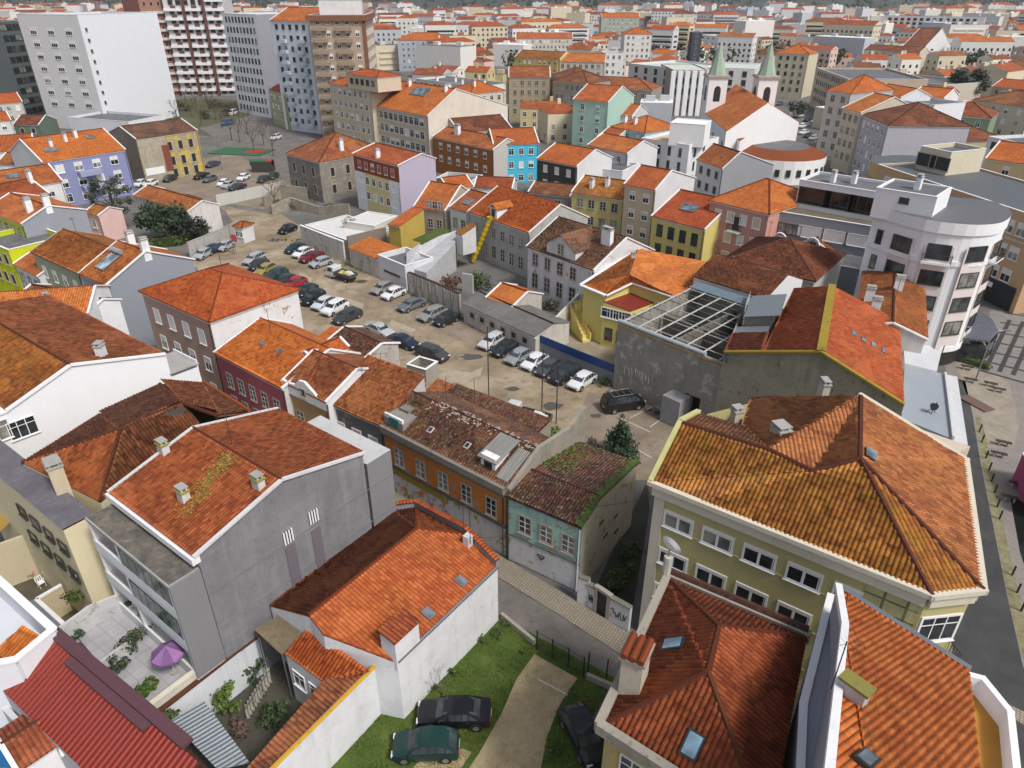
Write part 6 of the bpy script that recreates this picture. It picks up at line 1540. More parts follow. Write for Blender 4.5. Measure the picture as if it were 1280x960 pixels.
# big mossy ridged orange roof + grey gable
def mossy():
    z = 10.0; A, B = Q((905, 441), z), Q((1130, 507), z); ap = VP((1026, 441), A, B); rb = Q((1040, 358), ap.z); d = rb - ap
    Bk = B + d; Ak = A + d; h = House('large house with yellow lichen ridge and streaked grey cement gable', 'house'); h.base((A + B) / 2); g = lambda p: V((p.x, p.y, 0)); w = plaster((.27, .25, .19), .95, 'cement_gable', dcol=(.10, .09, .06)); w2 = plaster((.5, .48, .44), .5)
    Bf = Q((1126, 402), z); k = (Bf - B).length / d.length; Bk = B + d * max(k, 1)
    h.w([g(A), g(B), B, ap, A], w); h.w([g(B), g(Bk), Bk, B], w2); h.w([g(Ak), g(A), A, Ak], w2)
    f = .42; Am = A.lerp(ap, f); Amk = Ak.lerp(ap + d, .55)
    h.slope([Am, ap, ap + d, Amk], 'orange', True); h.slope([ap, B, Bk, ap + d], 'orange', True)
    h.cap(ap, ap + d, 'mossy', .2); lich = plaster((.30, .22, .03), .8, 'lichen', dcol=(.12, .09, .03))
    e = d.normalized(); h.part('lichen_ridge').box((ap + ap + d) / 2 + UP * .22, (d.length, .75, .10), lich, (e, V((-e.y, e.x, 0)).normalized(), UP))
    for a, b in ((A, ap), (ap, B)): q = (b - a).normalized(); n_ = V((q.y, -q.x, 0)).normalized(); h.part('lichen_verge').box((a + b) / 2 + UP * .1, ((b - a).length, .35, .2), lich, (q, n_, n_.cross(q)))
    # cut-out grey terraces on the left slope
    u = (ap - A); h.part('grey_roof_sheet').box(A.lerp(ap, .2) + d * .22 + UP * -.5, (u.length * .40, d.length * .44, .12), plain('zinc_sheet', (.22, .24, .26), .5, .3), (u.normalized(), e, u.normalized().cross(e)))
    h.slope([A, Am, Am + d * .28, A + d * .28], 'worn', True)
    h.part('light_well').box(A.lerp(ap, .25) + d * .62 - UP * 1.0, (u.length * .34, d.length * .3, 3), plaster((.28, .26, .22), .8), (u.normalized(), e, UP)); h.part('grey_roof_sheet').box(A.lerp(ap, .28) + d * .62 + UP * .62, (u.length * .42, d.length * .36, .1), plain('zinc_sheet', (.22, .24, .26), .5, .3), (u.normalized(), e, u.normalized().cross(e)))
    uu, vv, nn = slope_axes([ap, B, Bk])
    for px in ((1067, 418), (1079, 425), (1091, 432), (1104, 439)):
        dr = ray(*px); t = (B - V((0, 0, CAMZ))).dot(nn) / dr.dot(nn); p = V((0, 0, CAMZ)) + dr * t; m = MB(); m.box(p + nn * .12, (1.0, .42, .08), glassm('skylight_glass', (.10, .12, .14)), (uu, vv, nn)); m.obj('glass_tiles', h.root, h.off)
    h.done()
mossy()
rect('orange brown roofed house with chimneys behind the mossy ridge', (1160, 425), (1155, 348), (1081, 318), 9.6, 'gx', .34, tk='mossy', col=(.5, .48, .45), real=True, chim=[(.55, .45, dict(h=1.4)), (.2, .75), (.4, .85)])
# flat roofs by the plaza
def flat_roofs():
    z = 7.6; P = [Q(p, z) for p in ((1127, 523), (1191, 549), (1181, 468), (1131, 455))]; h = House('pale grey flat roofed building beside the plaza', 'building'); h.base(P[0]); w = plaster((.42, .40, .38), .4)
    for i in range(4): a, b = P[i], P[(i + 1) % 4]; h.drop(a, b, w)
    h.roof.face([p for p in P], plain('grey_membrane', (.30, .33, .37), .45, 0, .1, .4)); 
    a, b = P[1], P[2]; e = (b - a).normalized(); n_ = V((e.y, -e.x, 0)); n_ = n_ if n_.x > 0 else -n_; c = (a + b) / 2
    h.part('ledge').box(c + n_ * .55 - UP * .25, ((b - a).length + .5, 1.1, .3), plain('ledge_white', (.55, .55, .56), .6), (e, n_, UP)); h.part('ledge').box(c + UP * .12, ((b - a).length, .18, .3), plain('ledge_white', (.55, .55, .56), .6), (e, n_, UP)); h.drop(a + n_ * .9 - UP * .4, b + n_ * .9 - UP * .4, w)
    h.done()
    z2 = 8.0; P = [Q(p, z2) for p in ((1131, 454), (1171, 464), (1177, 439), (1129, 424))]; h = House('small white flat roofed block between the flat grey roof and the rounded building', 'building'); h.base(P[0]); 
    for i in range(4): h.drop(P[i], P[(i + 1) % 4], PW(.3))
    h.roof.face(P, plain('chalky_roof', (.55, .56, .58), .8, 0, .15, .8)); h.done()
    P = [Q(p, 9.0) for p in ((1135, 531), (1188, 571), (1213, 558))]; h = House('beige wedge shaped end wall behind the olive block', 'building'); h.base(P[0])
    for i in range(3): h.drop(P[i], P[(i + 1) % 3], plaster((.52, .43, .35), .2))
    h.wall.face(P, plaster((.56, .47, .39), .15)); h.done()
    p = Q((1164, 516), z); r = root('roof_fan', p, 'small black ventilator standing on the pale grey flat roof', 'ventilator'); m = MB()
    for a in (0, 2.1, 4.2): m.tube((math.cos(a) * .35, math.sin(a) * .35, 0), (0, 0, .5), .03, M_DARK, 5)
    m.obj('tripod', r); m = MB(); m.tube((0, -.2, .7), (0, .2, .7), .36, M_DARK, 14, .2); m.tube((0, 0, .4), (.3, .1, 1.0), .05, M_DARK, 6); m.obj('fan_housing', r)
flat_roofs()
# ================================================================== white rounded building
def rounded():
    z = 17.6; arc = [(1095, 258), (1107, 260), (1160, 274), (1210, 280), (1240, 279.5), (1254, 276), (1262, 269), (1260, 262), (1250, 256), (1235, 251), (1180, 246)]
    P = [Q(p, z) for p in arc]; h = House('white rounded corner building with pale pink window bands', 'building'); cx = sum((p.x for p in P), 0) / len(P); cy = sum((p.y for p in P), 0) / len(P); h.base((cx, cy))
    # smooth the outline
    S = []
    for i in range(len(P) - 1):
        p0, p1, p2, p3 = P[max(i - 1, 0)], P[i], P[i + 1], P[min(i + 2, len(P) - 1)]
        for t in (0, .33, .66): S.append(.5 * ((2 * p1) + (p2 - p0) * t + (2 * p0 - 5 * p1 + 4 * p2 - p3) * t * t + (3 * p1 - p0 - 3 * p2 + p3) * t ** 3))
    S.append(P[-1]); w = plaster((.80, .80, .82), .10); pk = plaster((.70, .62, .59), .15); loop = S
    lp = [(p.x, p.y) for p in loop]
    m = h.wall; m.prism(lp, 0, z - 1.2, w); 
    cc = V((cx, cy, 0))
    def grow(f): return [(cx + (x - cx) * f, cy + (y - cy) * f) for x, y in lp]
    h.part('parapet').prism(grow(1.035), z - 1.3, z, PW(.1), plain('dark_roof_sheet', (.12, .12, .13), .6)); h.part('string_course').prism(grow(1.025), z - 4.9, z - 4.3, PW(.1)); h.part('awning_ledge').prism(grow(1.03), 1.9, 2.6, PW(.15))
    n = len(loop)
    # windows along the facade
    acc = [0]
    for i in range(n - 1): acc.append(acc[-1] + (loop[i + 1] - loop[i]).length)
    def at(s):
        for i in range(n - 1):
            if acc[i + 1] >= s: f = (s - acc[i]) / max(1e-6, acc[i + 1] - acc[i]); p = loop[i].lerp(loop[i + 1], f); e = (loop[i + 1] - loop[i]).normalized(); o = V((e.y, -e.x, 0)); o = o if o.dot(p - V((cx, cy, p.z))) > 0 else -o; return p, o
        return loop[-1], V((1, 0, 0))
    tot = acc[-1]; band = h.part('pink_bands')
    for i, s in enumerate([.5 + .8, 4.3, 8.4, 12.4, 16.2, 19.8, 23.2]):
        if s > tot * .8: continue
        p, o = at(s); e = V((-o.y, o.x, 0)); width = .7 if i == 0 else 2.3
        for zz in (13.7, 10.6, 7.6, 4.6, 2.7)[:4]:
            put_window(h.root, h.off, V((p.x, p.y, zz - .3)) + o * .06, o, width, 1.6, 'g' if i else 'b')
        if i: band.box(V((p.x, p.y, 8.6)) + o * .0, (2.9, .1, 12.6), pk, (e, o, UP))
    for s in (8.4, 16.2):
        p, o = at(s); put_balcony(h.root, h.off, V((p.x, p.y, 13.0)) + o * .1, o, 3.0, .7, 'rail')
    h.part('ground_floor').prism(grow(1.004), .02, 2.0, plain('shopfront_dark', (.03, .028, .026), .4))
    h.done()
    # stair tower block on the roof
    rect('dark roofed white stair block on the rounded building', (1096, 234), (1172, 246), 6, 19.9, 'flat', z0=16.4, col=(.78, .78, .80), par=.2, fm=plain('dark_roof_sheet', (.12, .12, .13), .6), dirt=.1, chim=[(.55, .5)], wins=[('F', [18.6], 1, 1.0, .6, 'b')])
rounded()
def canopy_cafe():
    P = [Q(p, 3.3) for p in ((1197, 421), (1237, 426), (1248, 414), (1240, 398), (1218, 386), (1212, 400))]; c = sum(P, V()) / len(P); r = root('cafe_canopy', (c.x, c.y, 0), 'dark slatted cafe canopy at the foot of the rounded building', 'canopy'); off = V(r.location); m = MB(); roof_slab(m, P, corr('slate_canopy', (.12, .13, .16), .6, .4, .1, .2), .25); m.obj('roof', r, off)
    for p in P: t = MB(); t.tube(V((p.x, p.y, 0)), V((p.x, p.y, 3.0)), .08, M_DARK, 6); t.obj('post', r, off)
    g = MB(); 
    for a, b in zip(P, P[1:]): e = (b - a).normalized(); g.box((a + b) / 2 - UP * 1.9, ((b - a).length * .9, .05, 2.4), glassm(), (e, V((e.y, -e.x, 0)), UP))
    g.obj('glass_screen', r, off)
    sq = [Q(p) for p in ((1185, 440), (1222, 452), (1232, 462), (1190, 450))]; mb = MB(); mb.prism([(p.x, p.y) for p in sq], 0, .7, leafm('hedge_leaf', (.05, .08, .015))); o = MB()
    ms = [leafm('hedge_%d' % i, c) for i, c in enumerate([(.04, .07, .012), (.07, .10, .02)])]; bl = [(sq[0].lerp(sq[2], f / 9) + UP * .45, .7) for f in range(10)]; leaf_cloud(o, bl, 900, .12, ms, 3)
    rr = root('hedge', sq[0], 'clipped green hedge in front of the cafe canopy', 'hedge'); mb.obj('inner_mass', rr, V(sq[0])); o.obj('foliage', rr, V(sq[0]))
canopy_cafe()
# plaza with dark strips
gsheet('plaza', [(1238, 388), (1330, 400), (1400, 500), (1222, 465)], .014, ground('plaza_slab', (.20, .19, .18), (.25, .235, .22), (.30, .28, .26), .5, 0, 5))
DS = plain('dark_paving_strip', (.045, .043, .042), .7)
def strip(a, b, w, z): A, B = Q(a), Q(b); e = (B - A).normalized(); n_ = V((-e.y, e.x, 0)) * w / 2; sheet('plaza_strip', [A - n_, B - n_, B + n_, A + n_], z, DS)
for i in range(7): f = i / 6; strip((1225 + 5 * i, 463 - 12 * i), (1300 + 8 * i, 484 - 13 * i), .45, .019)
for i in range(5): strip((1232 + 17 * i, 461 + 4 * i), (1262 + 17 * i, 400 + 2 * i), .5, .024)
lamp_post(Q((1219, 476)), 6.0, 'dark leaning lamp post at the edge of the gridded plaza'); lamp_post(Q((1188, 452)), 4.2, 'pale lamp post beside the small white flat roof')
rect('brown edged kiosk with magenta side at the right edge', (1279, 566), (1306, 616), 6.0, 3.0, 'flat', col=(.32, .06, .16), par=.2, fm=plain('kiosk_dark', (.06, .045, .04), .6), cat='kiosk')
# ================================================================== grey modern block with white upper storey
rect('grey rendered block with wide horizontal windows', (975, 264), (1093, 283), 9.0, 12.4, 'flat', col=(.30, .31, .34), par=.25, fm=ground('brown_roof_felt', (.10, .085, .06), (.16, .135, .09), (.2, .17, .12), .6, 0, 8), wins=[('F', [9.4, 6.4], 3, 3.4, 1.5, 's', dict(u0=.25, u1=1.0)), ('F', [9.4, 6.4], 1, 3.2, 1.4, 'g', dict(u0=.02, u1=.26))], dirt=.2)
rect('white upper storey block with broad dark glazing', (1000, 224), (1112, 242), 7, 16.2, 'flat', col=(.76, .77, .80), par=.35, wins=[('F', [13.0], 3, 4.6, 2.2, 'g')], dirt=.12, chim=[(.3, .4), (.5, .6)])
for k, (p, q, lb) in enumerate([((963, 303), (985, 308), 'small grey house with ornate round attic window'), ((990, 306), (1040, 318), 'grey ornate house with white framed oval attic window')]):
    h = rect(lb, p, q, 8, 8.2, 'gy', .5, col=(.28, .29, .32), tk='brown', dirt=.3, wins=[('F', [8.0], 1, .9, 1.3, 'w'), ('F', [4.2], 3, .8, 1.5, 'd')])
    m = MB(); c = h.P(h.W / 2, -.15, 8.7)
    for i in range(16): a0, a1 = 2 * math.pi * i / 16, 2 * math.pi * (i + 1) / 16; m.tube(c + h.ex * math.cos(a0) * 1.0 + UP * math.sin(a0) * 1.2, c + h.ex * math.cos(a1) * 1.0 + UP * math.sin(a1) * 1.2, .14, PW(.2), 5)
    m.obj('oval_surround', h.root, h.off)
# ================================================================== manor and neighbours above the lot
def manor():
    h = rect('derelict white manor with brown roof and gabled dormer', (658, 308), (742, 338), 12.5, 8.0, 'gx', .50, tk='dark', col=(.66, .66, .67), wins=[('F', [5.6], 4, .95, 1.6, 'd', dict(u0=.03, u1=.8)), ('F', [2.2], 4, 1.0, 2.1, 'd', dict(u0=.03, u1=.8))], real=True, dirt=.45, peel=.1, chim=[(.86, .35, dict(h=2.0, w=1.6, d=.7))])
    P, W, D = h.P, h.W, h.D; x0, x1 = W * .30, W * .72; w = plaster((.66, .66, .67), .45, peel=.1); m = MB(); y = .3; zt = 11.2
    xm = (x0 + x1) / 2
    m.face([P(x0, y - .05, 7.9), P(x1, y - .05, 7.9), P(x1, y - .05, 9.6), P(xm, y - .05, zt), P(x0, y - .05, 9.6)], w); m.face([P(x0, y, 8), P(x0, y, 9.6), P(x0, D * .42, 9.6), P(x0, D * .42, 8)], w); m.face([P(x1, y, 8), P(x1, D * .42, 8), P(x1, D * .42, 9.6), P(x1, y, 9.6)], w); o = m.obj('dormer', h.root, h.off)
    m = MB(); roof_slab(m, [P(x0 - .2, y - .3, 9.5), P(xm, y - .3, zt + .1), P(xm, D * .5, zt + .1), P(x0 - .2, D * .5, 9.5)], tile('dark')); roof_slab(m, [P(x1 + .2, y - .3, 9.5), P(xm, y - .3, zt + .1), P(xm, D * .5, zt + .1), P(x1 + .2, D * .5, 9.5)], tile('dark')); m.obj('dormer_roof', o, h.off); put_window(h.root, h.off, P(xm, y - .055, 8.5), -h.ey, .9, 1.3, 'd')
manor()
rect('low veranda block against the derelict white manor', (709, 348), (736, 358), 5.0, 4.6, 'flat', col=(.5, .48, .45), par=.15, dirt=.8, wins=[('F', [1.4], 2, 1.6, 1.8, 'g')])
OH = rect('stone fronted house with vivid orange roof and white dormer', (585, 264), (661, 291), 13.0, 7.6, 'gx', .50, tk='fresh', col=(.42, .41, .39), wins=[('F', [4.6], 6, .8, 1.5, 'd'), ('F', [1.2], 6, .9, 1.9, 'd')], real=True, dirt=.8, peel=.1)
def orange_dormer():
    h = OH; P = h.P; x = h.W * .42; y = .5; z = h.surf(x, y); m = MB(); m.box(P(x, y + .9, z + .7), (1.7, 2.2, 1.9), PW(.4), (h.ex, h.ey, UP)); o = m.obj('dormer', h.root, h.off); m = MB()
    for s in (-1, 1): roof_slab(m, [P(x + s * 1.1, y - .5, z + 1.6), P(x, y - .5, z + 2.4), P(x, y + 3.2, z + 2.4), P(x + s * 1.1, y + 3.2, z + 1.6)], PW(.3) if s < 0 else tile('fresh'))
    m.obj('dormer_roof', o, h.off); put_window(h.root, h.off, P(x, y - .22, z + .2), -h.ey, .8, 1.2, 'k')
    # yellow debris chute
    a = P(x - .3, -.2, z - .2); b = P(x - 2.6, -2.2, .4); r = root('debris_chute', (b.x, b.y, 0), 'bright yellow builder rubble chute hanging from the dormer', 'rubble chute'); off = V((b.x, b.y, 0)); ym = plain('yellow_plastic', (.62, .42, .01), .45, 0, .12)
    k = 9
    for i in range(k): p, q = a.lerp(b, i / k), a.lerp(b, (i + 1.1) / k); m = MB(); m.tube(p, q, .42, ym, 12, .30); m.obj('chute_section', r, off)
    m = MB(); m.tube(a + UP * .45, a, .55, ym, 12, .42); m.obj('hopper', r, off)
orange_dormer()
rect('white house with red roof and glass roof panel', (561, 259), (584, 266), 10.0, 7.2, 'gx', .45, tk='oxide', col=(.68, .69, .70), wins=[('F', [4.0], 2, .9, 1.5, 'd')], sky=[(.55, .22, 1.6, 1.4)], dirt=.3)
rect('stone dormered house with weathered red roof', (517, 258), (556, 264), 11.0, 6.4, 'gx', .6, tk='orange', col=(.42, .36, .28), wins=[('F', [6.3], 3, .8, 1.4, 'c', dict(u0=.4, u1=.95)), ('F', [3.0], 3, .9, 1.5, 'd')], dirt=.6)
rect('small yellow walled outhouse with orange lean-to roof', (484, 280), (499, 283), (536, 272), 5.6, 'shed', .2, tk='fresh', col=(.50, .36, .08), dirt=.5)
rect('tall narrow white tower outbuilding with mossy tile cap', (569, 291), (577, 294), 3.0, 6.0, 'shed', .35, tk='mossy', col=(.62, .62, .62), dirt=.5, z0=2.6)
m = MB(); q = Q((585, 366), 0); m.box((0, 0, 1.5), (1.9, .3, 3.0), plaster((.45, .44, .42), .6)); o = m.obj('concrete_slab'); o.location = (q.x, q.y, 0); o.rotation_euler.z = -.5; tag(o, 'upright grey concrete slab standing behind the lot wall', 'concrete slab')
rect('broken orange roofed outbuilding behind the grey shed', (607, 372), (640, 384), (663, 362), 3.6, 'gx', .4, tk='fresh', col=(.55, .5, .45), dirt=.8)
for k, (px, r, hh, lb) in enumerate([((600, 360), 2.2, 3.0, 'overgrown green shrubs behind the upright concrete slab'), ((565, 362), 1.8, 2.2, 'reddish brown creeper inside the walled yard'), ((690, 385), 2.0, 1.8, 'dry weeds in front of the derelict white manor'), ((548, 345), 1.6, 1.8, 'weeds behind the tile capped lot wall')]):
    shrub(Q(px), r, hh, [(.04, .07, .015), (.12, .06, .04), (.10, .09, .05), (.06, .08, .02)][k], lb, 420, .22, 'overgrown_shrub', 'shrubs in the walled yards')
# ================================================================== second row behind
qb('yellow and white apartment house with a rust red top floor', (440, 192), (497, 207), (583, 207), 11.2, 'gx', 'orange', (.72, .62, .32), 'w', 2.4, cols={'R': (.44, .40, .50), 'F': (.72, .62, .32)}, ridge=(527, 192), cat='apartment house', chim=[(.5, .1)], dirt=.15)
for o in [x for x in bpy.data.objects if x.get('label') == 'yellow and white apartment house with a rust red top floor']:
    z = 11.2; a, b = Q((440, 192), z), Q((497, 207), z); e = (b - a).normalized(); n_ = V((e.y, -e.x, 0)); W_ = (b - a).length; ins = V((-n_.x, -n_.y, 0)) * .24; off = V(o.location)
    m = MB(); m.box((a + b) / 2 + ins + n_ * .02 - UP * 1.75, (W_ - .1, .06, 3.0), plain('rust_red', (.28, .055, .02), .8), (e, n_, UP)); m.obj('red_cladding', o, off)
    for f in (.12, .88): m = MB(); m.box(a.lerp(b, f) + ins + n_ * .02 - UP * 7.2, (W_ * .22, .06, 7.8), PW(.2), (e, n_, UP)); m.obj('white_bay', o, off)
rect('ruined grey stone villa with broken hipped roof', (356, 192), (398, 203), (452, 180), 8.6, 'hip', .45, tk='worn', col=(.25, .23, .21), dirt=.9, peel=.25, wins=[('F', [5.2, 1.6], 3, .9, 1.8, 'k'), ('R', [5.2, 1.6], 4, .9, 1.8, 'k')], chim=[(.85, .4, dict(h=2.0))])
rect('small orange roofed porch on the ruined stone villa', (377, 223), (393, 228), 4, 3.4, 'hip', .5, tk='fresh', col=(.4, .38, .35))
wall_run('tumbledown stone garden wall by the ruined villa', [(340, 268), (365, 262), (400, 268), (438, 272)], [1.8, 2.6, 1.6, 2.8], .5, (.27, .25, .22), .9, peel=.4)
wall_run('stone wall with a dark archway in the ruined garden', [(330, 258), (352, 250), (385, 252)], [2.0, 3.4, 3.0], .5, (.28, .26, .22), .9, peel=.4)
for k, (px, hh, lb) in enumerate([((345, 262), 7, 'leafless tree in the ruined garden'), ((395, 262), 5, 'bare tree beside the stone garden wall'), ((290, 175), 8, 'bare plane tree nearest on the avenue'), ((310, 168), 8, 'bare plane tree by the green kiosk'), ((278, 160), 8, 'bare street tree close to the blue van'), ((330, 182), 7, 'bare street tree beside the red court'), ((300, 155), 8, 'bare street tree before the red and white tower')]):
    bare(Q(px), hh, lb, 'leafless trees along the avenue')
CB = qb('long cream four storey apartment row with glazed roof light', (462, 131), (534, 145), (611, 128), 13.2, 'gx', 'fresh', (.56, .48, .36), 'w', 2.6, ridge=(570, 111), cat='apartment block', sky=[(.55, .25, 6.5, 3.0)], chim=[(.3, .3), (.62, .55), (.9, .3)], cols={'R': (.66, .60, .52)}, fk=dict(fh=3.1), ww=1.6, wh=1.7)
qb('cream apartment block with set back orange roofed top floor', (410, 104), (463, 112), 14, 17.4, 'hip', 'fresh', (.58, .50, .37), 'w', 2.8, cat='apartment block')
rect('orange roofed penthouse storey on the cream block', (432, 92), (471, 97), 8, 20.6, 'hip', .3, tk='fresh', col=(.58, .50, .38), z0=17.0, wins=[('F', [18.4], 5, 1.2, 1.2, 'g')])
qb('brown tiled apartment block with white balconies', (540, 171), (616, 187), 9, 8.4, 'gx', 'oxide', (.33, .13, .04), 'h', 3.4, cols={'R': (.5, .48, .45)}, cat='apartment block', chim=[(.3, .3, dict(h=2.0, w=1.4))], dirt=.2)
qb('white terraced roofs behind the cream row', (520, 98), (600, 108), 14, 12.0, 'flat', 'fresh', (.68, .66, .60), 'w', cat='building', chim=[(.2, .3), (.4, .5), (.6, .3), (.8, .6)])
qb('cream block with orange roof at the end of the row', (588, 117), (632, 113), 12, 14.0, 'hip', 'fresh', (.56, .50, .40), 'w', cat='apartment block', chim=[(.3, .3)])
qb('turquoise house with white lower storeys', (617, 181), (674, 179), 12, 9.0, 'gx', 'orange', hx('4fbcdc'), 'w', 2.4, cols={'R': (.66, .66, .66)}, chim=[(.8, .9)])
qb('dark green tiled house with vivid orange roof', (671, 198), (721, 208), (738, 192), 9.0, 'gx', 'fresh', (.055, .065, .05), 's', 3.0, cols={'R': (.66, .66, .67)})
qb('plain white extension block beside the dark green house', (723, 207), (778, 214), 9, 7.2, 'flat', 'fresh', (.68, .68, .69), 'w', 6)
qb('white house with orange roof behind the dark green house', (734, 181), (784, 192), 10, 9.2, 'gx', 'orange', (.66, .66, .66), 'w', 4)
qb('ochre roofed house with stone dormers', (714, 240), (780, 250), 10, 7.8, 'gx', 'mossy', (.62, .52, .22), 'd', 2.6, chim=[(.3, .2), (.55, .3)])
qb('cream house with white gable between ochre and yellow houses', (780, 230), (819, 238), (864, 221), 11.0, 'gx', 'orange', (.62, .52, .36), 'h', 2.6, ridge=(840, 213), cols={'R': (.64, .64, .66)})
YH_ = qb('yellow ornate town house with black shutters and orange roof', (814, 270), (881, 287), 14, 9.4, 'gx', 'fresh', (.68, .57, .20), 'b', 2.2, wh=1.8, sky=[(.45, .25, 2.6, 1.6)])
qb('pink apartment house with cream blinds and iron balconies', (885, 250), (962, 268), 14, 12.6, 'hip', 'fresh', hx('c9968c'), 'sr', 2.3, cat='apartment house', extra=[('F', [9.2 - .1], 1, 1.2, 2.0, 'k', dict(u0=.3, u1=.7, bal=(.9, 'rail')))])
qb('white modernist house with a roof top block', (802, 172), (862, 181), (897, 171), 10.4, 'flat', 'orange', (.76, .76, .77), 'b', 2.6, ww=.7, wh=1.8, side='b', dirt=.12, par=.6, fm=plain('beige_roof', (.5, .42, .3), .8))
rect('white roof top block on the modernist house', (838, 153), (882, 156), 7, 14.6, 'flat', col=(.78, .78, .78), z0=9.8, par=.2, fm=PW(.2), dirt=.1)
qb('grey gabled house with flat red roof slope', (870, 199), (903, 211), (948, 199), 8.8, 'gx', 'oxide', (.64, .64, .64), 'k', 2.8, cols={'R': (.30, .31, .33)}, ridge=(926, 190))
qb('pale mint block with long orange roof', (716, 124), (760, 128), 16, 13.4, 'gx', 'orange', hx('a9c9bb'), 'w', 4.5, cat='apartment block')
qb('pale blue house with orange hipped roof', (764, 158), (806, 166), 13, 9.6, 'hip', 'fresh', hx('9fc0d0'), 'w', 3.2, chim=[(.2, .2), (.5, .2)])
qb('orange roofed house between the mint and pale blue blocks', (745, 142), (790, 146), 12, 9.0, 'gx', 'orange', (.6, .6, .62), 'w', 3.4)
qb('low orange roofed house behind the white extension', (746, 171), (768, 175), 10, 7.5, 'gx', 'orange', (.6, .58, .55), 'w', 3)
qb('brown roofed terrace house behind the turquoise house', (575, 166), (640, 160), 12, 9.5, 'gx', 'brown', (.5, .45, .4), 'w')
qb('grey green tenement with dark brown hipped roof', (686, 95), (712, 99), 14, 14.0, 'hip', 'brown', (.34, .34, .27), 'd', 2.4, cat='tenement')
qb('stained grey tenement with balconies', (690, 101), (735, 105), 14, 13.5, 'hip', 'brown', (.36, .34, .30), 'd', 2.4, cat='tenement')
qb('beige tenement with dark side wings', (636, 97), (688, 97), 14, 14.0, 'gx', 'worn', (.36, .30, .20), 'd', 2.4, cat='tenement')
qb('curved dark orange roofed tenement above the courthouse square', (722, 108), (815, 113), 14, 11.0, 'hip', 'worn', (.30, .26, .22), 'd', cat='tenement')
qb('ochre house with yellow end', (643, 71), (700, 74), 12, 14.0, 'gx', 'mossy', (.55, .42, .10), 'w')
qb('long orange roofed pale terrace', (645, 48), (716, 48), 14, 14.0, 'gx', 'orange', (.62, .58, .48), 'w', cat='terrace')
qb('orange roofed tenement behind the stained grey one', (696, 77), (756, 78), 14, 13.0, 'gx', 'orange', (.5, .46, .40), 'd', cat='tenement')
qb('white balcony block beside the red striped tower', (755, 66), (780, 66), 12, 16.0, 'flat', 'orange', (.68, .68, .66), 'w', cat='apartment block')
rt = qb('white tower with red brick window stripes and orange cap', gb((777, 92), 19.5), gb((812, 92), 19.5), 14, 19.5, 'hip', 'fresh', (.70, .66, .62), 'w', 3.0, cat='tower block', cols={'R': (.30, .08, .06)})
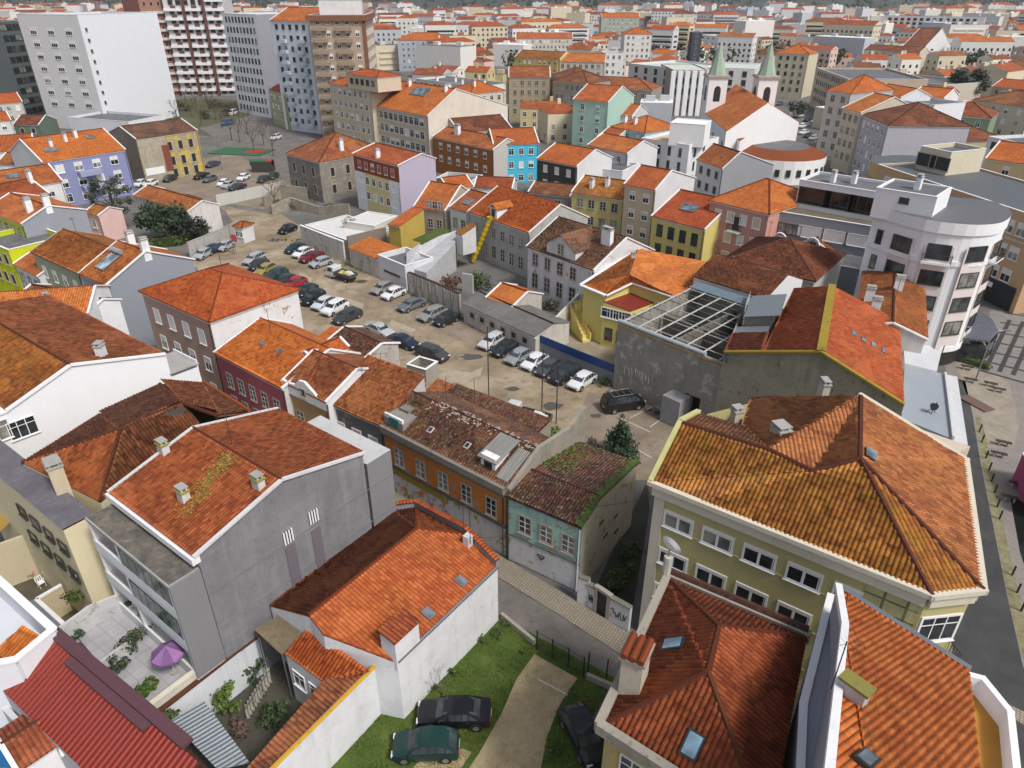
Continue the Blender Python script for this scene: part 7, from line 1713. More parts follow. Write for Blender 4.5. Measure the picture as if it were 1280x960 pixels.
# ================================================================== church
def church():
    w = plaster((.78, .78, .78), .15); cop = plaster((.33, .42, .33), .7, 'copper', dcol=(.22, .20, .15)); r0 = root('church', Q((905, 160), 0), 'white church with two green copper spires and orange nave roof', 'church'); off = V(r0.location); 
    zt = 16.0; e0, e1, e2, e3 = Q((881, 141), 11.0), Q((908, 164), 11.0), Q((960, 128), 16.5), Q((920, 105), 16.5)
    m = MB(); roof_slab(m, [e0, e1, e2, e3], tile('orange')); d = (e2 - e1); bk0, bk1 = e3 + V((d.x, d.y, -5.5)), e2 + V((d.x, d.y, -5.5)); roof_slab(m, [e3, e2, bk1, bk0], tile('orange')); m.obj('nave_roof', r0, off)
    m = MB(); g = lambda p: V((p.x, p.y, 0)); L_ = [e0, e1, bk1, bk0]
    for a, b in ((e0, e1), (bk1, bk0)): m.face([g(a), g(b), b - UP * .1, a - UP * .1], w)
    m.face([g(e1), g(bk1), bk1 - UP * .1, e2 - UP * .1, e1 - UP * .1], w); m.face([g(bk0), g(e0), e0 - UP * .1, e3 - UP * .1, bk0 - UP * .1], w); m.obj('nave_wall', r0, off)
    a = MB(); q = [Q(p, 9.0) for p in ((912, 164), (925, 176), (962, 150), (950, 140))]; roof_slab(a, q, tile('orange')); a.prism([(p.x, p.y) for p in q], 0, 8.8, w); a.obj('side_aisle', r0, off)
    for k, (cx, by, apx) in enumerate(((896, 95, (901, 56)), (958, 96, (962, 60)))):
        z = 20.0; c = Q((cx, by), z); s = 2.5; m = MB(); m.prism([(c.x - s, c.y - s), (c.x + s, c.y - s), (c.x + s, c.y + s), (c.x - s, c.y + s)], 0, z, w); m.box((c.x, c.y, z + .1), (2 * s + .8, 2 * s + .8, .5), plaster((.40, .36, .32), .5)); t = m.obj('bell_tower', r0, off)
        for dx, dy in ((0, -1), (1, 0), (-1, 0), (0, 1)):
            m = MB()
            o = V((dx, dy, 0)); u = V((-dy, dx, 0)); b = V((c.x, c.y, z - 4.4)) + o * (s + .02); N_ = 8; pts = [b - u * .9 - UP * 1.7, b + u * .9 - UP * 1.7] + [b + u * .9 * math.cos(math.pi * i / N_) + UP * (1.1 + 1.1 * math.sin(math.pi * i / N_)) for i in range(N_ + 1)]; m.face(pts, M_DARK); m.obj('belfry_opening', t, off)
        m = MB(); top = V((c.x, c.y, z + 8.6)); R = s * .95; ring = [V((c.x + R * math.cos(math.pi / 8 + i * math.pi / 4), c.y + R * math.sin(math.pi / 8 + i * math.pi / 4), z + .35)) for i in range(8)]
        for i in range(8): m.face([ring[i], ring[(i + 1) % 8], top], cop)
        m.obj('spire', t, off)
    # rounded apse hall: orange ring round a dark flat centre
    c = Q((974, 186), 6.0); m = MB(); rm = MB(); n = 28; RX, RY = 11.0, 12.0; P0 = [V((c.x + RX * math.cos(2 * math.pi * i / n), c.y + RY * math.sin(2 * math.pi * i / n), 5.4)) for i in range(n)]; P1 = [V((c.x + RX * .62 * math.cos(2 * math.pi * i / n), c.y + RY * .62 * math.sin(2 * math.pi * i / n), 7.0)) for i in range(n)]
    for i in range(n): j = (i + 1) % n; rm.face([P0[i], P0[j], P1[j], P1[i]], tile('orange')); m.face([g(P0[i]), g(P0[j]), P0[j], P0[i]], w)
    rm.face([p for p in P1], M_FELT); m.obj('apse_wall', r0, off); rm.obj('apse_roof', r0, off)
    wn = MB()
    for i in range(n): a = 2 * math.pi * (i + .5) / n; p = V((c.x + RX * 1.0 * math.cos(a), c.y + RY * 1.0 * math.sin(a), 2.6)); o = V((math.cos(a), math.sin(a), 0)); wn.box(p, (.3, 1.0, 1.6), M_DARK, (o, V((-o.y, o.x, 0)), UP))
    wn.obj('apse_windows', r0, off)
    e = (e1 - e0).normalized(); o = V((e.y, -e.x, 0)); o = o if o.dot(e0 - e3) > 0 else -o
    for i in range(5): p = e0.lerp(e1, (i + .5) / 5); put_window(r0, off, V((p.x, p.y, 5.0)) + o * .01, o, 1.2, 3.2, 'd')
church()
# courthouse
def court():
    h = qb('monumental pale courthouse with a tall pillared portico', (787, 79), (843, 85), 26, 15.0, 'flat', 'orange', (.62, .61, .58), 'k', 5.0, cat='courthouse', ww=1.6, wh=2.0, fm=plain('pale_green_roof', (.50, .56, .52), .7))
    h2 = rect('pillared portico block of the pale courthouse', (842, 87), (886, 87), 24, 15.4, 'flat', col=(.40, .34, .30), par=.4, fm=plain('pale_green_roof', (.50, .56, .52), .7), cat='courthouse', wins=[('F', [10.5, 7.0], 5, 2.0, 2.2, 'k'), ('F', [1.0], 3, 2.2, 4.5, 'k')])
    m = MB()
    for i in range(6): m.box(h2.P(h2.W * i / 5, -.6, 7.5), (1.6, 1.2, 15), PW(.25), (h2.ex, h2.ey, UP))
    m.obj('pillars', h2.root, h2.off)
    qb('pale courthouse wing to the right of the portico', (886, 84), (944, 86), 26, 14.5, 'flat', 'orange', (.64, .63, .60), 'k', 5.0, cat='courthouse', ww=1.6, wh=2.0, fm=plain('pale_green_roof', (.50, .56, .52), .7))
court()
# ================================================================== towers top left
TW = rect('tall white tower with a blank white front wall', gb((135, 164), 33.6), gb((224, 145), 33.6), 24, 33.6, 'flat', col=(.72, .74, .78), cols={'L': (.60, .60, .60)}, dirt=.10, cat='tower block', wins=[('L', [28, 24.5, 21, 17.5, 14, 10.5, 7], 3, 2.4, 1.8, 'h'), ('F', [29 - 3.0 * i for i in range(9)], 1, .7, .9, 'k', dict(u0=.03, u1=.09))], fm=M_FELT)
rect('low white wing at the foot of the blank white tower', (84, 146), (160, 152), 14, 6.0, 'flat', col=(.68, .69, .71), dirt=.2)
qb('dark glazed balcony tower at the far left', gb((34, 150), 31), gb((66, 143), 31), 14, 31.0, 'flat', 'orange', (.10, .12, .12), 'g', 3.0, cat='tower block', ww=2.4, wh=1.7, fk=dict(fh=3.3))
qb('cream balcony tower between dark and white towers', gb((78, 136), 33), gb((124, 144), 33), 10, 33.0, 'flat', 'orange', (.60, .54, .46), 'h', 3.0, cat='tower block')
def balc(h, zs, col, frac=(0, 1), d=1.1):
    for z in zs: m = MB(); m.box(h.P(h.W * (frac[0] + frac[1]) / 2, -d / 2, z + .45), (h.W * (frac[1] - frac[0]), d, 1.0), col, (h.ex, h.ey, UP)); m.obj('balcony', h.root, h.off)
RW = qb('red and white balconied tower block', gb((228, 120), 41), gb((299, 119), 41), 16, 41.0, 'flat', 'orange', (.60, .58, .58), 'k', 3.2, cat='tower block', ww=1.8, wh=1.8, fk=dict(fh=3.4)); balc(RW, [2 + 3.4 * i for i in range(10)], PW(.15), (0, .30)); balc(RW, [2 + 3.4 * i for i in range(10)], PW(.15), (.36, .62)); balc(RW, [2 + 3.4 * i for i in range(11)], PW(.15), (.70, 1))
for f in (.33, .66): m = MB(); m.box(RW.P(RW.W * f, -.5, 20), (.9, 1.2, 40), plain('brick_red', (.15, .055, .045), .8), (RW.ex, RW.ey, UP)); m.obj('red_strip', RW.root, RW.off)
for i in range(11):
    for f in (.15, .5, .85): m = MB(); m.box(RW.P(RW.W * f, -.04, 3.4 * i + 3.3), (RW.W * .09, .1, 1.5), plain('brick_red', (.15, .055, .045), .8), (RW.ex, RW.ey, UP)); m.obj('red_panel', RW.root, RW.off)
gsheet('park', [(196, 160), (190, 135), (225, 124), (262, 124), (305, 125), (345, 165), (362, 200), (330, 205), (290, 175)], .006, ground('park_ground', (.06, .065, .025), (.10, .10, .045), (.17, .15, .09), .3, 0, 4))
R2 = qb('reddish tower wing left of the red and white tower', gb((200, 122), 37), gb((228, 119), 37), 14, 37.0, 'flat', 'orange', (.34, .16, .12), 'k', 3.0, cat='tower block'); balc(R2, [2 + 3.3 * i for i in range(10)], plaster((.55, .5, .46), .2))
qb('white tower with narrow windows and a grey side wall', gb((299, 140), 33), gb((340, 148), 33), gb((352, 130), 33), 33.0, 'flat', 'orange', (.70, .71, .73), 'b', 2.4, cat='tower block', cols={'R': (.30, .30, .33)}, ww=1.0, wh=1.7, fk=dict(fh=3.2))
WB = qb('pale blue white tower with small dark windows', gb((357, 162), 32), gb((403, 168), 32), 16, 32.0, 'gx', 'orange', (.62, .66, .72), 'b', 3.2, cat='tower block', ww=1.1, wh=1.3); balc(WB, [2 + 3.0 * i for i in range(9)], plaster((.52, .58, .64), .2), (.25, .4)); balc(WB, [2 + 3.0 * i for i in range(9)], plaster((.52, .58, .64), .2), (.7, .85))
BT = qb('beige tower with brown cornice and brown corner strip', gb((405, 176), 34), gb((469, 175), 34), 28, 34.0, 'flat', 'orange', (.42, .33, .25), 'h', 3.0, cat='tower block', side='h', trim=plain('brown_cornice', (.2, .09, .05), .7), par=.4); balc(BT, [3 + 3.0 * i for i in range(10)], plaster((.30, .24, .18), .3), (.05, .3)); balc(BT, [3 + 3.0 * i for i in range(10)], plaster((.30, .24, .18), .3), (.45, .75))
m = MB(); 
for (x0, y0, x1, y1) in ((-.4, -.4, BT.W + .4, -.1),): m.box(BT.P(BT.W / 2, BT.D / 2, 33.2), (BT.W + 1.6, BT.D + 1.6, 1.4), plain('brown_cornice', (.2, .09, .05), .7), (BT.ex, BT.ey, UP))
m.box(BT.P(BT.W - .2, -.1, 16.5), (1.0, .4, 32), plain('brown_cornice', (.2, .09, .05), .7), (BT.ex, BT.ey, UP)); m.obj('cornice', BT.root, BT.off)
rect('white plant room on the beige tower roof', gb((418, 172), 37.5), gb((466, 171), 37.5), 8, 37.5, 'flat', col=(.7, .7, .7), z0=33.9)
qb('olive green house at the foot of the pale towers', (335, 112), (355, 118), 10, 11.0, 'gx', 'orange', (.36, .38, .20), 'w')
qb('blue and red apartment block with orange hipped roof', (496, 50), (562, 50), 16, 16.0, 'hip', 'fresh', (.40, .48, .56), 'w', 3.2, cat='apartment block', cols={'F': (.42, .46, .52)})
qb('lilac walled low block with orange roof', (562, 48), (612, 47), 14, 12.0, 'gx', 'fresh', (.50, .46, .58), 'w', 3)
tree(Q((585, 88)), 9, 6, (.16, .07, .04), 'reddish brown leafless copse behind the cream row', 'round', 500, .6)
# ================================================================== left side
PH = qb('periwinkle blue apartment house with orange roof', (53, 203), (157, 187), 17, 9.6, 'gx', 'fresh', hx('878bb2'), 'wh', 3.4, cat='apartment house', cols={'L': (.7, .7, .7)}, chim=[(.25, .3, dict(h=1.0)), (.45, .35), (.6, .4)], sky=[(.2, .2, 2.4, 1.2), (.75, .35, 1.6, 1.0)], dirt=.15, ww=1.5, wh=1.6)
balc(PH, [5.8, 2.8], plaster((.30, .33, .48), .2), (.35, .62), 1.4)
YR = rect('derelict yellow house with stained walls and broken roof', (170, 174), (247, 163), 14, 10.2, 'gx', .30, tk='dark', col=(.54, .41, .08), cols={'L': (.30, .27, .22)}, dirt=.95, peel=.5, wins=[('F', [6.6, 3.2, .4], 5, 1.0, 1.9, 'k')])
m = MB(); m.box(YR.P(YR.W * .22, YR.in_[2] - .06, 5.0), (YR.W * .42, .1, 9.6), plaster((.40, .36, .28), .9, peel=.3), (YR.ex, YR.ey, UP)); m.box(YR.P(YR.W * .42, YR.in_[2] - .08, 5.0), (1.8, .1, 6.0), plaster((.22, .06, .04), .5), (YR.ex, YR.ey, UP)); m.box(YR.P(YR.W * .18, YR.in_[2] - .13, 2.6), (4.5, .1, 1.6), PW(.3), (YR.ex, YR.ey, UP)); m.obj('stained_panels', YR.root, YR.off)
qb('orange roofed house with grey gable and lime front', (-20, 262), (26, 280), (100, 259), 10.0, 'gx', 'orange', hx('c9d22e'), 'd', 2.4, ridge=(60, 257), cols={'R': (.30, .31, .36)}, chim=[(.85, .25, dict(h=1.8, w=.7)), (.98, .45)], dirt=.15)
qb('lime green house at the left picture edge', (-30, 296), (10, 312), 8, 8.5, 'flat', 'orange', hx('c3cc20'), 'k', 2.2)
qb('small white house with arched windows next to the lime house', (16, 330), (46, 346), 7, 6.5, 'gx', 'orange', (.66, .66, .64), 'd', 2.2)
qb('red roofed house behind the grey gable', (-12, 258), (62, 242), 10, 8.5, 'gx', 'oxide', (.6, .58, .56), 'w', chim=[(.95, .4, dict(h=1.8))])
qb('white house with zigzag red roofs and roof lights', (-10, 240), (78, 226), 11, 9.2, 'gx', 'oxide', (.70, .70, .70), 'h', 3, sky=[(.4, .3, 2, 1.2)])
qb('orange roofed terrace at the left edge below the towers', (-10, 190), (42, 186), 12, 8.0, 'gx', 'orange', (.6, .58, .55), 'w')
qb('orange roof end house under the dark tower', (-10, 130), (28, 127), 11, 9.0, 'gx', 'fresh', (.5, .48, .44), 'w')
qb('small orange roofed house below the white wing', (-8, 152), (14, 150), 9, 7.0, 'gx', 'fresh', (.6, .6, .58), 'w')
qb('dark green gabled shed beside the white tower wing', (16, 156), (48, 156), 10, 5.0, 'gx', 'brown', (.12, .16, .13), 'k')
qb('white lean house left of the periwinkle house', (-5, 205), (50, 206), 8, 6.8, 'gx', 'worn', (.66, .66, .66), 'w')
BR = rect('low brown roofed house by the upper car park', (166, 244), (234, 265), (263, 252), 4.6, 'gx', .42, tk='oxide', col=(.62, .60, .57), dirt=.6, wins=[('F', [1.4], 4, .9, 1.2, 'w')])
qb('tiny pink cottage between the lilac house and trees', (104, 266), (122, 270), 5, 5.0, 'gx', 'mossy', hx('dcb8b4'), 'w', 2.4)
tree(Q((208, 302)), 7.0, 4.6, (.022, .042, .014), 'dense dark evergreen tree in front of the low brown roof', 'round', 3200, .28)
tree(Q((240, 300)), 4.2, 3.2, (.02, .022, .018), 'dark bushy tree right of the dense evergreen', 'round', 1400, .26)
tree(Q((150, 292)), 11.5, 4.6, (.045, .06, .028), 'tall sparse eucalyptus before the periwinkle house', 'loose', 1500, .22)
def hedge(label, px, h, w, col):
    P = [Q(p) for p in px]; r = root('hedge', P[0], label, 'hedge'); off = V(P[0]); o = MB(); bl = []
    for a, b in zip(P, P[1:]):
        n = max(2, int((b - a).length / (w * .45)))
        for i in range(n + 1): bl.append((a.lerp(b, i / n) + UP * h * .5, w * .5))
    c = MB(); 
    for a, b in zip(P, P[1:]): e = (b - a).normalized(); c.box((a + b) / 2 + UP * h * .4, ((b - a).length, w * .6, h * .75), leafm('hedge_core', tuple(x * .4 for x in col)), (e, V((-e.y, e.x, 0)), UP))
    c.obj('inner_mass', r, off); leaf_cloud(o, bl, 1500, .2, [leafm('hedgeleaf_%s_%d' % (label[:5], i), tuple(x * f for x in col)) for i, f in enumerate((.7, 1, 1.3))], 5, max(.6, h / w)); o.obj('foliage', r, off)
hedge('bright green clipped hedge above the stone lot wall', [(196, 308), (222, 306), (245, 296), (262, 286)], 2.0, 3.2, (.06, .10, .012))
wall_run('stained pale wall around the garden with the hedge', [(238, 322), (262, 312), (300, 294)], 2.6, .3, (.45, .43, .40), .8, cope=M_CONC)
rect('tiny pale guard hut with red roof at the car park entrance', (290, 283), (302, 285), 3.2, 3.0, 'hip', .4, tk='oxide', col=(.6, .6, .6), wins=[('F', [1.2], 2, .8, .9, 'w')], cat='hut')
wall_run('pale panelled concrete fence of the upper car park', [(272, 258), (300, 252), (352, 240)], 2.4, .15, (.50, .50, .47), .3, 'fence', 'concrete_fence')
for k, (px, lb) in enumerate([((278, 212), 'street lamp beside the avenue car park'), ((312, 205), 'street lamp at the far side of the avenue'), ((293, 318), 'lamp post at the corner of the parking lot')]): lamp_post(Q(px), 8.0, lb)
sg = root('sign_post', Q((296, 318)), 'round red sign on a post by the lot entrance', 'sign'); m = MB(); m.tube((0, 0, 0), (0, 0, 3.2), .04, M_MET, 6); m.obj('post', sg); m = MB(); m.tube((0, -.02, 3.0), (0, .02, 3.0), .55, plain('sign_red', (.42, .04, .05), .5), 18); m.obj('sign_plate', sg)
m = MB(); m.box((0, 0, .12), (16, 9, .24), plain('green_court', (.03, .12, .06), .8)); m.box((4, 0, .26), (5, 5, .1), plain('red_court', (.30, .05, .03), .8)); o = m.obj('play_court'); o.location = Q((303, 190)); o.rotation_euler.z = -.2; tag(o, 'green and red play court beside the avenue', 'play court')
kg = root('kiosk', Q((330, 214)), 'small kiosk with a green and red curved canopy', 'kiosk'); m = MB(); m.box((0, 0, 1.3), (5, 3, 2.6), M_DFR); m.obj('booth', kg); m = MB(); m.tube((-3.0, 0, 2.2), (1.0, 0, 2.2), .8, plain('green_canvas', (.02, .14, .05), .7), 14); m.tube((1.0, 0, 2.2), (2.5, 0, 2.2), .8, plain('red_canvas', (.35, .03, .03), .7), 14); m.obj('canopy', kg)
# dark evergreen beside the mint house and lot edge
tree(Q((773, 572)), 5.2, 1.9, (.018, .040, .018), 'dark evergreen tree between the mint ruin and the lot', 'cone', 3600, .14)
shrub(Q((742, 560)), 1.1, 1.2, (.05, .04, .035), 'dry brown bush at the edge of the lot', 260, .14)
for k, (px, r_, lb) in enumerate([((690, 545), 1.0, 'bright green weeds on top of the broken firewall'), ((790, 700), 1.4, 'dark weeds in the gap beside the olive block'), ((782, 720), 1.1, 'undergrowth behind the dark doorway'), ((768, 735), 1.0, 'ivy behind the white wall with graffiti'), ((760, 480), .9, 'weeds at the corner of the ruined shell'), ((845, 518), .7, 'weeds at the foot of the concrete shell')]):
    shrub(Q(px, 0), r_, 1.4 if k else 1.0, (.045, .075, .015) if k else (.08, .13, .02), lb, 240, .14, 'weed_clump', 'weeds on the lawn and lot', 'weeds')
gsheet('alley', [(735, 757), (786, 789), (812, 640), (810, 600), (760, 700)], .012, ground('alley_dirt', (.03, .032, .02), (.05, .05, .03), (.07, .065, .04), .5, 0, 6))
for k, (px, hh, lb) in enumerate([((611, 500), 9, 'tall thin utility pole by the rear ruined roof'), ((677, 520), 8, 'slim pole beside the loaded pickup'), ((695, 530), 7, 'slim pole standing near the broken firewall'), ((1168, 470), 4, 'thin pole near the small white roof')]):
    o = MB(); o.tube((0, 0, 0), (0, 0, hh), .06, M_DFR, 6); o = o.obj('utility_pole'); o.location = Q(px); tag(o, lb, 'pole')
rect('collapsed lean-to shed behind the grey tiled house', (528, 492), (548, 500), (562, 486), 3.2, 'shed', .3, tk='worn', col=(.55, .55, .55), dirt=.7)
rect('fenced rear yard hut beside the parked dark car', (508, 455), (532, 462), (542, 450), 1.7, 'flat', col=(.33, .31, .27), dirt=.9, par=.9, fm=M_GRAVEL)
rect('low weed covered rear roof strip by the lot', (548, 498), (668, 545), (690, 528), 3.6, 'shed', .12, tk='dark', col=(.3, .27, .23), real=True, dirt=.9)
# ================================================================== right side, behind the rounded building
def curved():
    h = rect('long beige office building with dark flat roof on the right', (1098, 205), (1310, 275), 15, 13.5, 'flat', col=hx('c3a07c'), par=.3, fm=plain('dark_membrane', (.10, .11, .12), .6, 0, .1, .5), wins=[('F', [10.3, 7.0, 3.8], 14, 1.5, 1.7, 'h')], cat='office block', dirt=.15)
    m = MB(); m.box(h.P(h.W / 2, -.12, 9.6), (h.W, .3, .25), plaster((.55, .5, .42), .3), (h.ex, h.ey, UP)); m.obj('string_course', h.root, h.off)
    c = h.P(0, h.D / 2, 0); r = h.D / 2; m = MB(); n = 14; lp = [c + h.ey * (r * math.cos(math.pi * i / n)) - h.ex * (r * .9 * math.sin(math.pi * i / n)) for i in range(n + 1)]; m.prism([(p.x, p.y) for p in lp], 0, 13.4, plaster(hx('c9a878'), .15), plain('dark_membrane', (.10, .11, .12), .6, 0, .1, .5)); m.obj('rounded_end', h.root, h.off)
    m = MB(); lp2 = [c + h.ey * (r * 1.03 * math.cos(math.pi * i / n)) - h.ex * (r * .95 * math.sin(math.pi * i / n)) for i in range(n + 1)]; m.prism([(p.x, p.y) for p in lp2], 10.2, 10.9, plain('ochre_band', (.45, .26, .06), .7)); m.obj('ochre_band', h.root, h.off)
    m = MB(); m.box(h.P(h.W * .62, -.9, 4.4), (5.5, 1.6, .5), plain('blue_awning', (.01, .22, .48), .5), (h.ex, h.ey, UP)); m.obj('awning', h.root, h.off); m = MB(); m.box(h.P(h.W * .75, -.06, 1.8), (16, .2, 3.4), plain('shopfront_black', (.02, .024, .024), .4), (h.ex, h.ey, UP)); m.box(h.P(h.W * .74, -.18, 2.6), (9, .1, .7), PW(.1), (h.ex, h.ey, UP)); m.obj('shopfront', h.root, h.off)
curved()
rect('cream roof pavilion with dark openings on the long beige building', (1152, 182), (1190, 190), 8, 17.0, 'flat', col=(.62, .56, .42), z0=13.0, wins=[('F', [13.9], 2, 3.6, 2.0, 'k')])
qb('white five storey corner block with orange roof', (1033, 113), (1064, 117), 18, 16.5, 'hip', 'fresh', (.56, .54, .50), 'd', 2.6, cat='apartment block', cols={'R': (.42, .42, .44)})
qb('cream four storey house in the avenue row', (1052, 135), (1076, 141), 16, 14.5, 'gx', 'orange', (.60, .55, .42), 'd', 2.6, cat='apartment block')
qb('lilac grey apartment block with brown hipped roof', (1076, 143), (1110, 157), 18, 14.0, 'hip', 'brown', (.44, .43, .48), 'w', 2.8, cat='apartment block')
qb('white block with green shutters behind the avenue row', (1100, 121), (1168, 131), 12, 14.0, 'flat', 'orange', (.72, .73, .75), 'h', 4, cat='apartment block', ww=1.6)
qb('white house with orange roof slope by the dark tree', (1140, 119), (1180, 123), 10, 13.5, 'gx', 'fresh', (.72, .72, .74), 'w', 4)
qb('orange roofed wing of the white corner block', (1088, 115), (1126, 122), 10, 14.4, 'gx', 'fresh', (.70, .70, .72), 'd', 3)
qb('beige office block with a wide flat roof', (1021, 84), (1060, 98), 26, 14.0, 'flat', 'orange', (.50, .42, .32), 'g', 3.0, cat='office block')
qb('tan flat roofed hall behind the office block', (1095, 96), (1180, 106), 22, 10.0, 'flat', 'orange', (.52, .47, .40), 'k', 6, cat='hall')
qb('cream shuttered apartment house at the square', (969, 66), (1012, 68), 14, 17.0, 'hip', 'fresh', (.58, .52, .38), 'b', 3.0, cat='apartment block')
qb('brown hipped roof house below the dark tree', (1125, 162), (1200, 178), 14, 9.5, 'hip', 'brown', (.50, .44, .30), 'w', 4)
qb('green walled house with brown roof and satellite dish', (1170, 142), (1240, 148), 14, 10.5, 'hip', 'worn', hx('7c8f78'), 'w', 3.6)
qb('broad brown hipped roof at the right edge', (1215, 125), (1290, 135), 16, 10.0, 'hip', 'brown', (.6, .55, .4), 'w', 4)
qb('white stepped house with balconies on the right', (1236, 170), (1290, 182), 10, 11.0, 'flat', 'orange', (.74, .74, .76), 'g', 3, ww=2)
qb('orange roofed house with solar panels on the right', (1232, 198), (1290, 206), 12, 12.0, 'gx', 'fresh', (.6, .5, .3), 'w', 4)
qb('mustard yellow walled house with dark roof at right edge', (1238, 92), (1290, 97), 14, 9.0, 'shed', 'brown', hx('c79a20'), 'k', 6)
qb('orange roofed cottage beside the mustard house', (1240, 108), (1290, 113), 12, 8.0, 'gx', 'fresh', (.6, .5, .4), 'w')
qb('pale red edged house in the avenue row', (1110, 160), (1140, 172), 12, 10.5, 'gx', 'red', (.58, .55, .44), 'd', 3)
qb('brown roofed beige house left of the white gabled house', (1080, 62), (1150, 66), 12, 10.5, 'gx', 'brown', (.56, .50, .40), 'w', 4)
qb('white gabled house among brown roofs', (1150, 66), (1190, 60), 12, 10.0, 'gy', 'brown', (.7, .7, .7), 'w', 4)
tree(Q((1200, 136)), 15, 7.0, (.02, .034, .014), 'large dark evergreen tree between brown roofs', 'round', 2600, .5)
tree(Q((1212, 92)), 11, 9, (.018, .03, .014), 'broad dark tree crown near the mustard house', 'round', 1500, .6)
tree(Q((1210, 170)), 6, 4, (.03, .045, .02), 'small dark tree behind the green walled house', 'round', 700, .35)
tree(Q((995, 148)), 6, 3.5, (.05, .06, .04), 'grey green tree on the church street', 'round', 500, .4)
qb('white and ochre panelled apartment block far right', (1102, 20), (1232, 22), 18, 22.0, 'flat', 'orange', (.72, .72, .73), 'k', 5.0, cat='apartment block', ww=2.4, wh=1.8)
qb('long grey glazed hall far right', (960, 33), (1050, 40), 30, 9.0, 'flat', 'orange', (.34, .38, .42), 'g', 5, cat='hall', ww=3.5, wh=3)
qb('dark grey office with white stripes far away', (806, 20), (856, 21), 20, 17.0, 'flat', 'orange', (.12, .14, .17), 'g', 5, cat='office block', ww=4)
qb('white stepped retail hall behind the courthouse', (808, 38), (885, 40), 30, 10.0, 'flat', 'orange', (.66, .66, .66), 'k', 8, cat='hall')
qb('slim dark clad tower behind the courthouse', (866, 40), (878, 40), 8, 20.0, 'flat', 'orange', (.05, .06, .08), 'k', 3, cat='tower')
qb('white apartment block left of the church spires', (880, 44), (925, 46), 16, 14.0, 'flat', 'orange', (.66, .68, .7), 'w', 4, cat='apartment block')
qb('grey gabled block with green curved front far away', (752, 22), (800, 22), 16, 20.0, 'gx', 'fresh', (.40, .42, .36), 'w', 4, cat='apartment block')
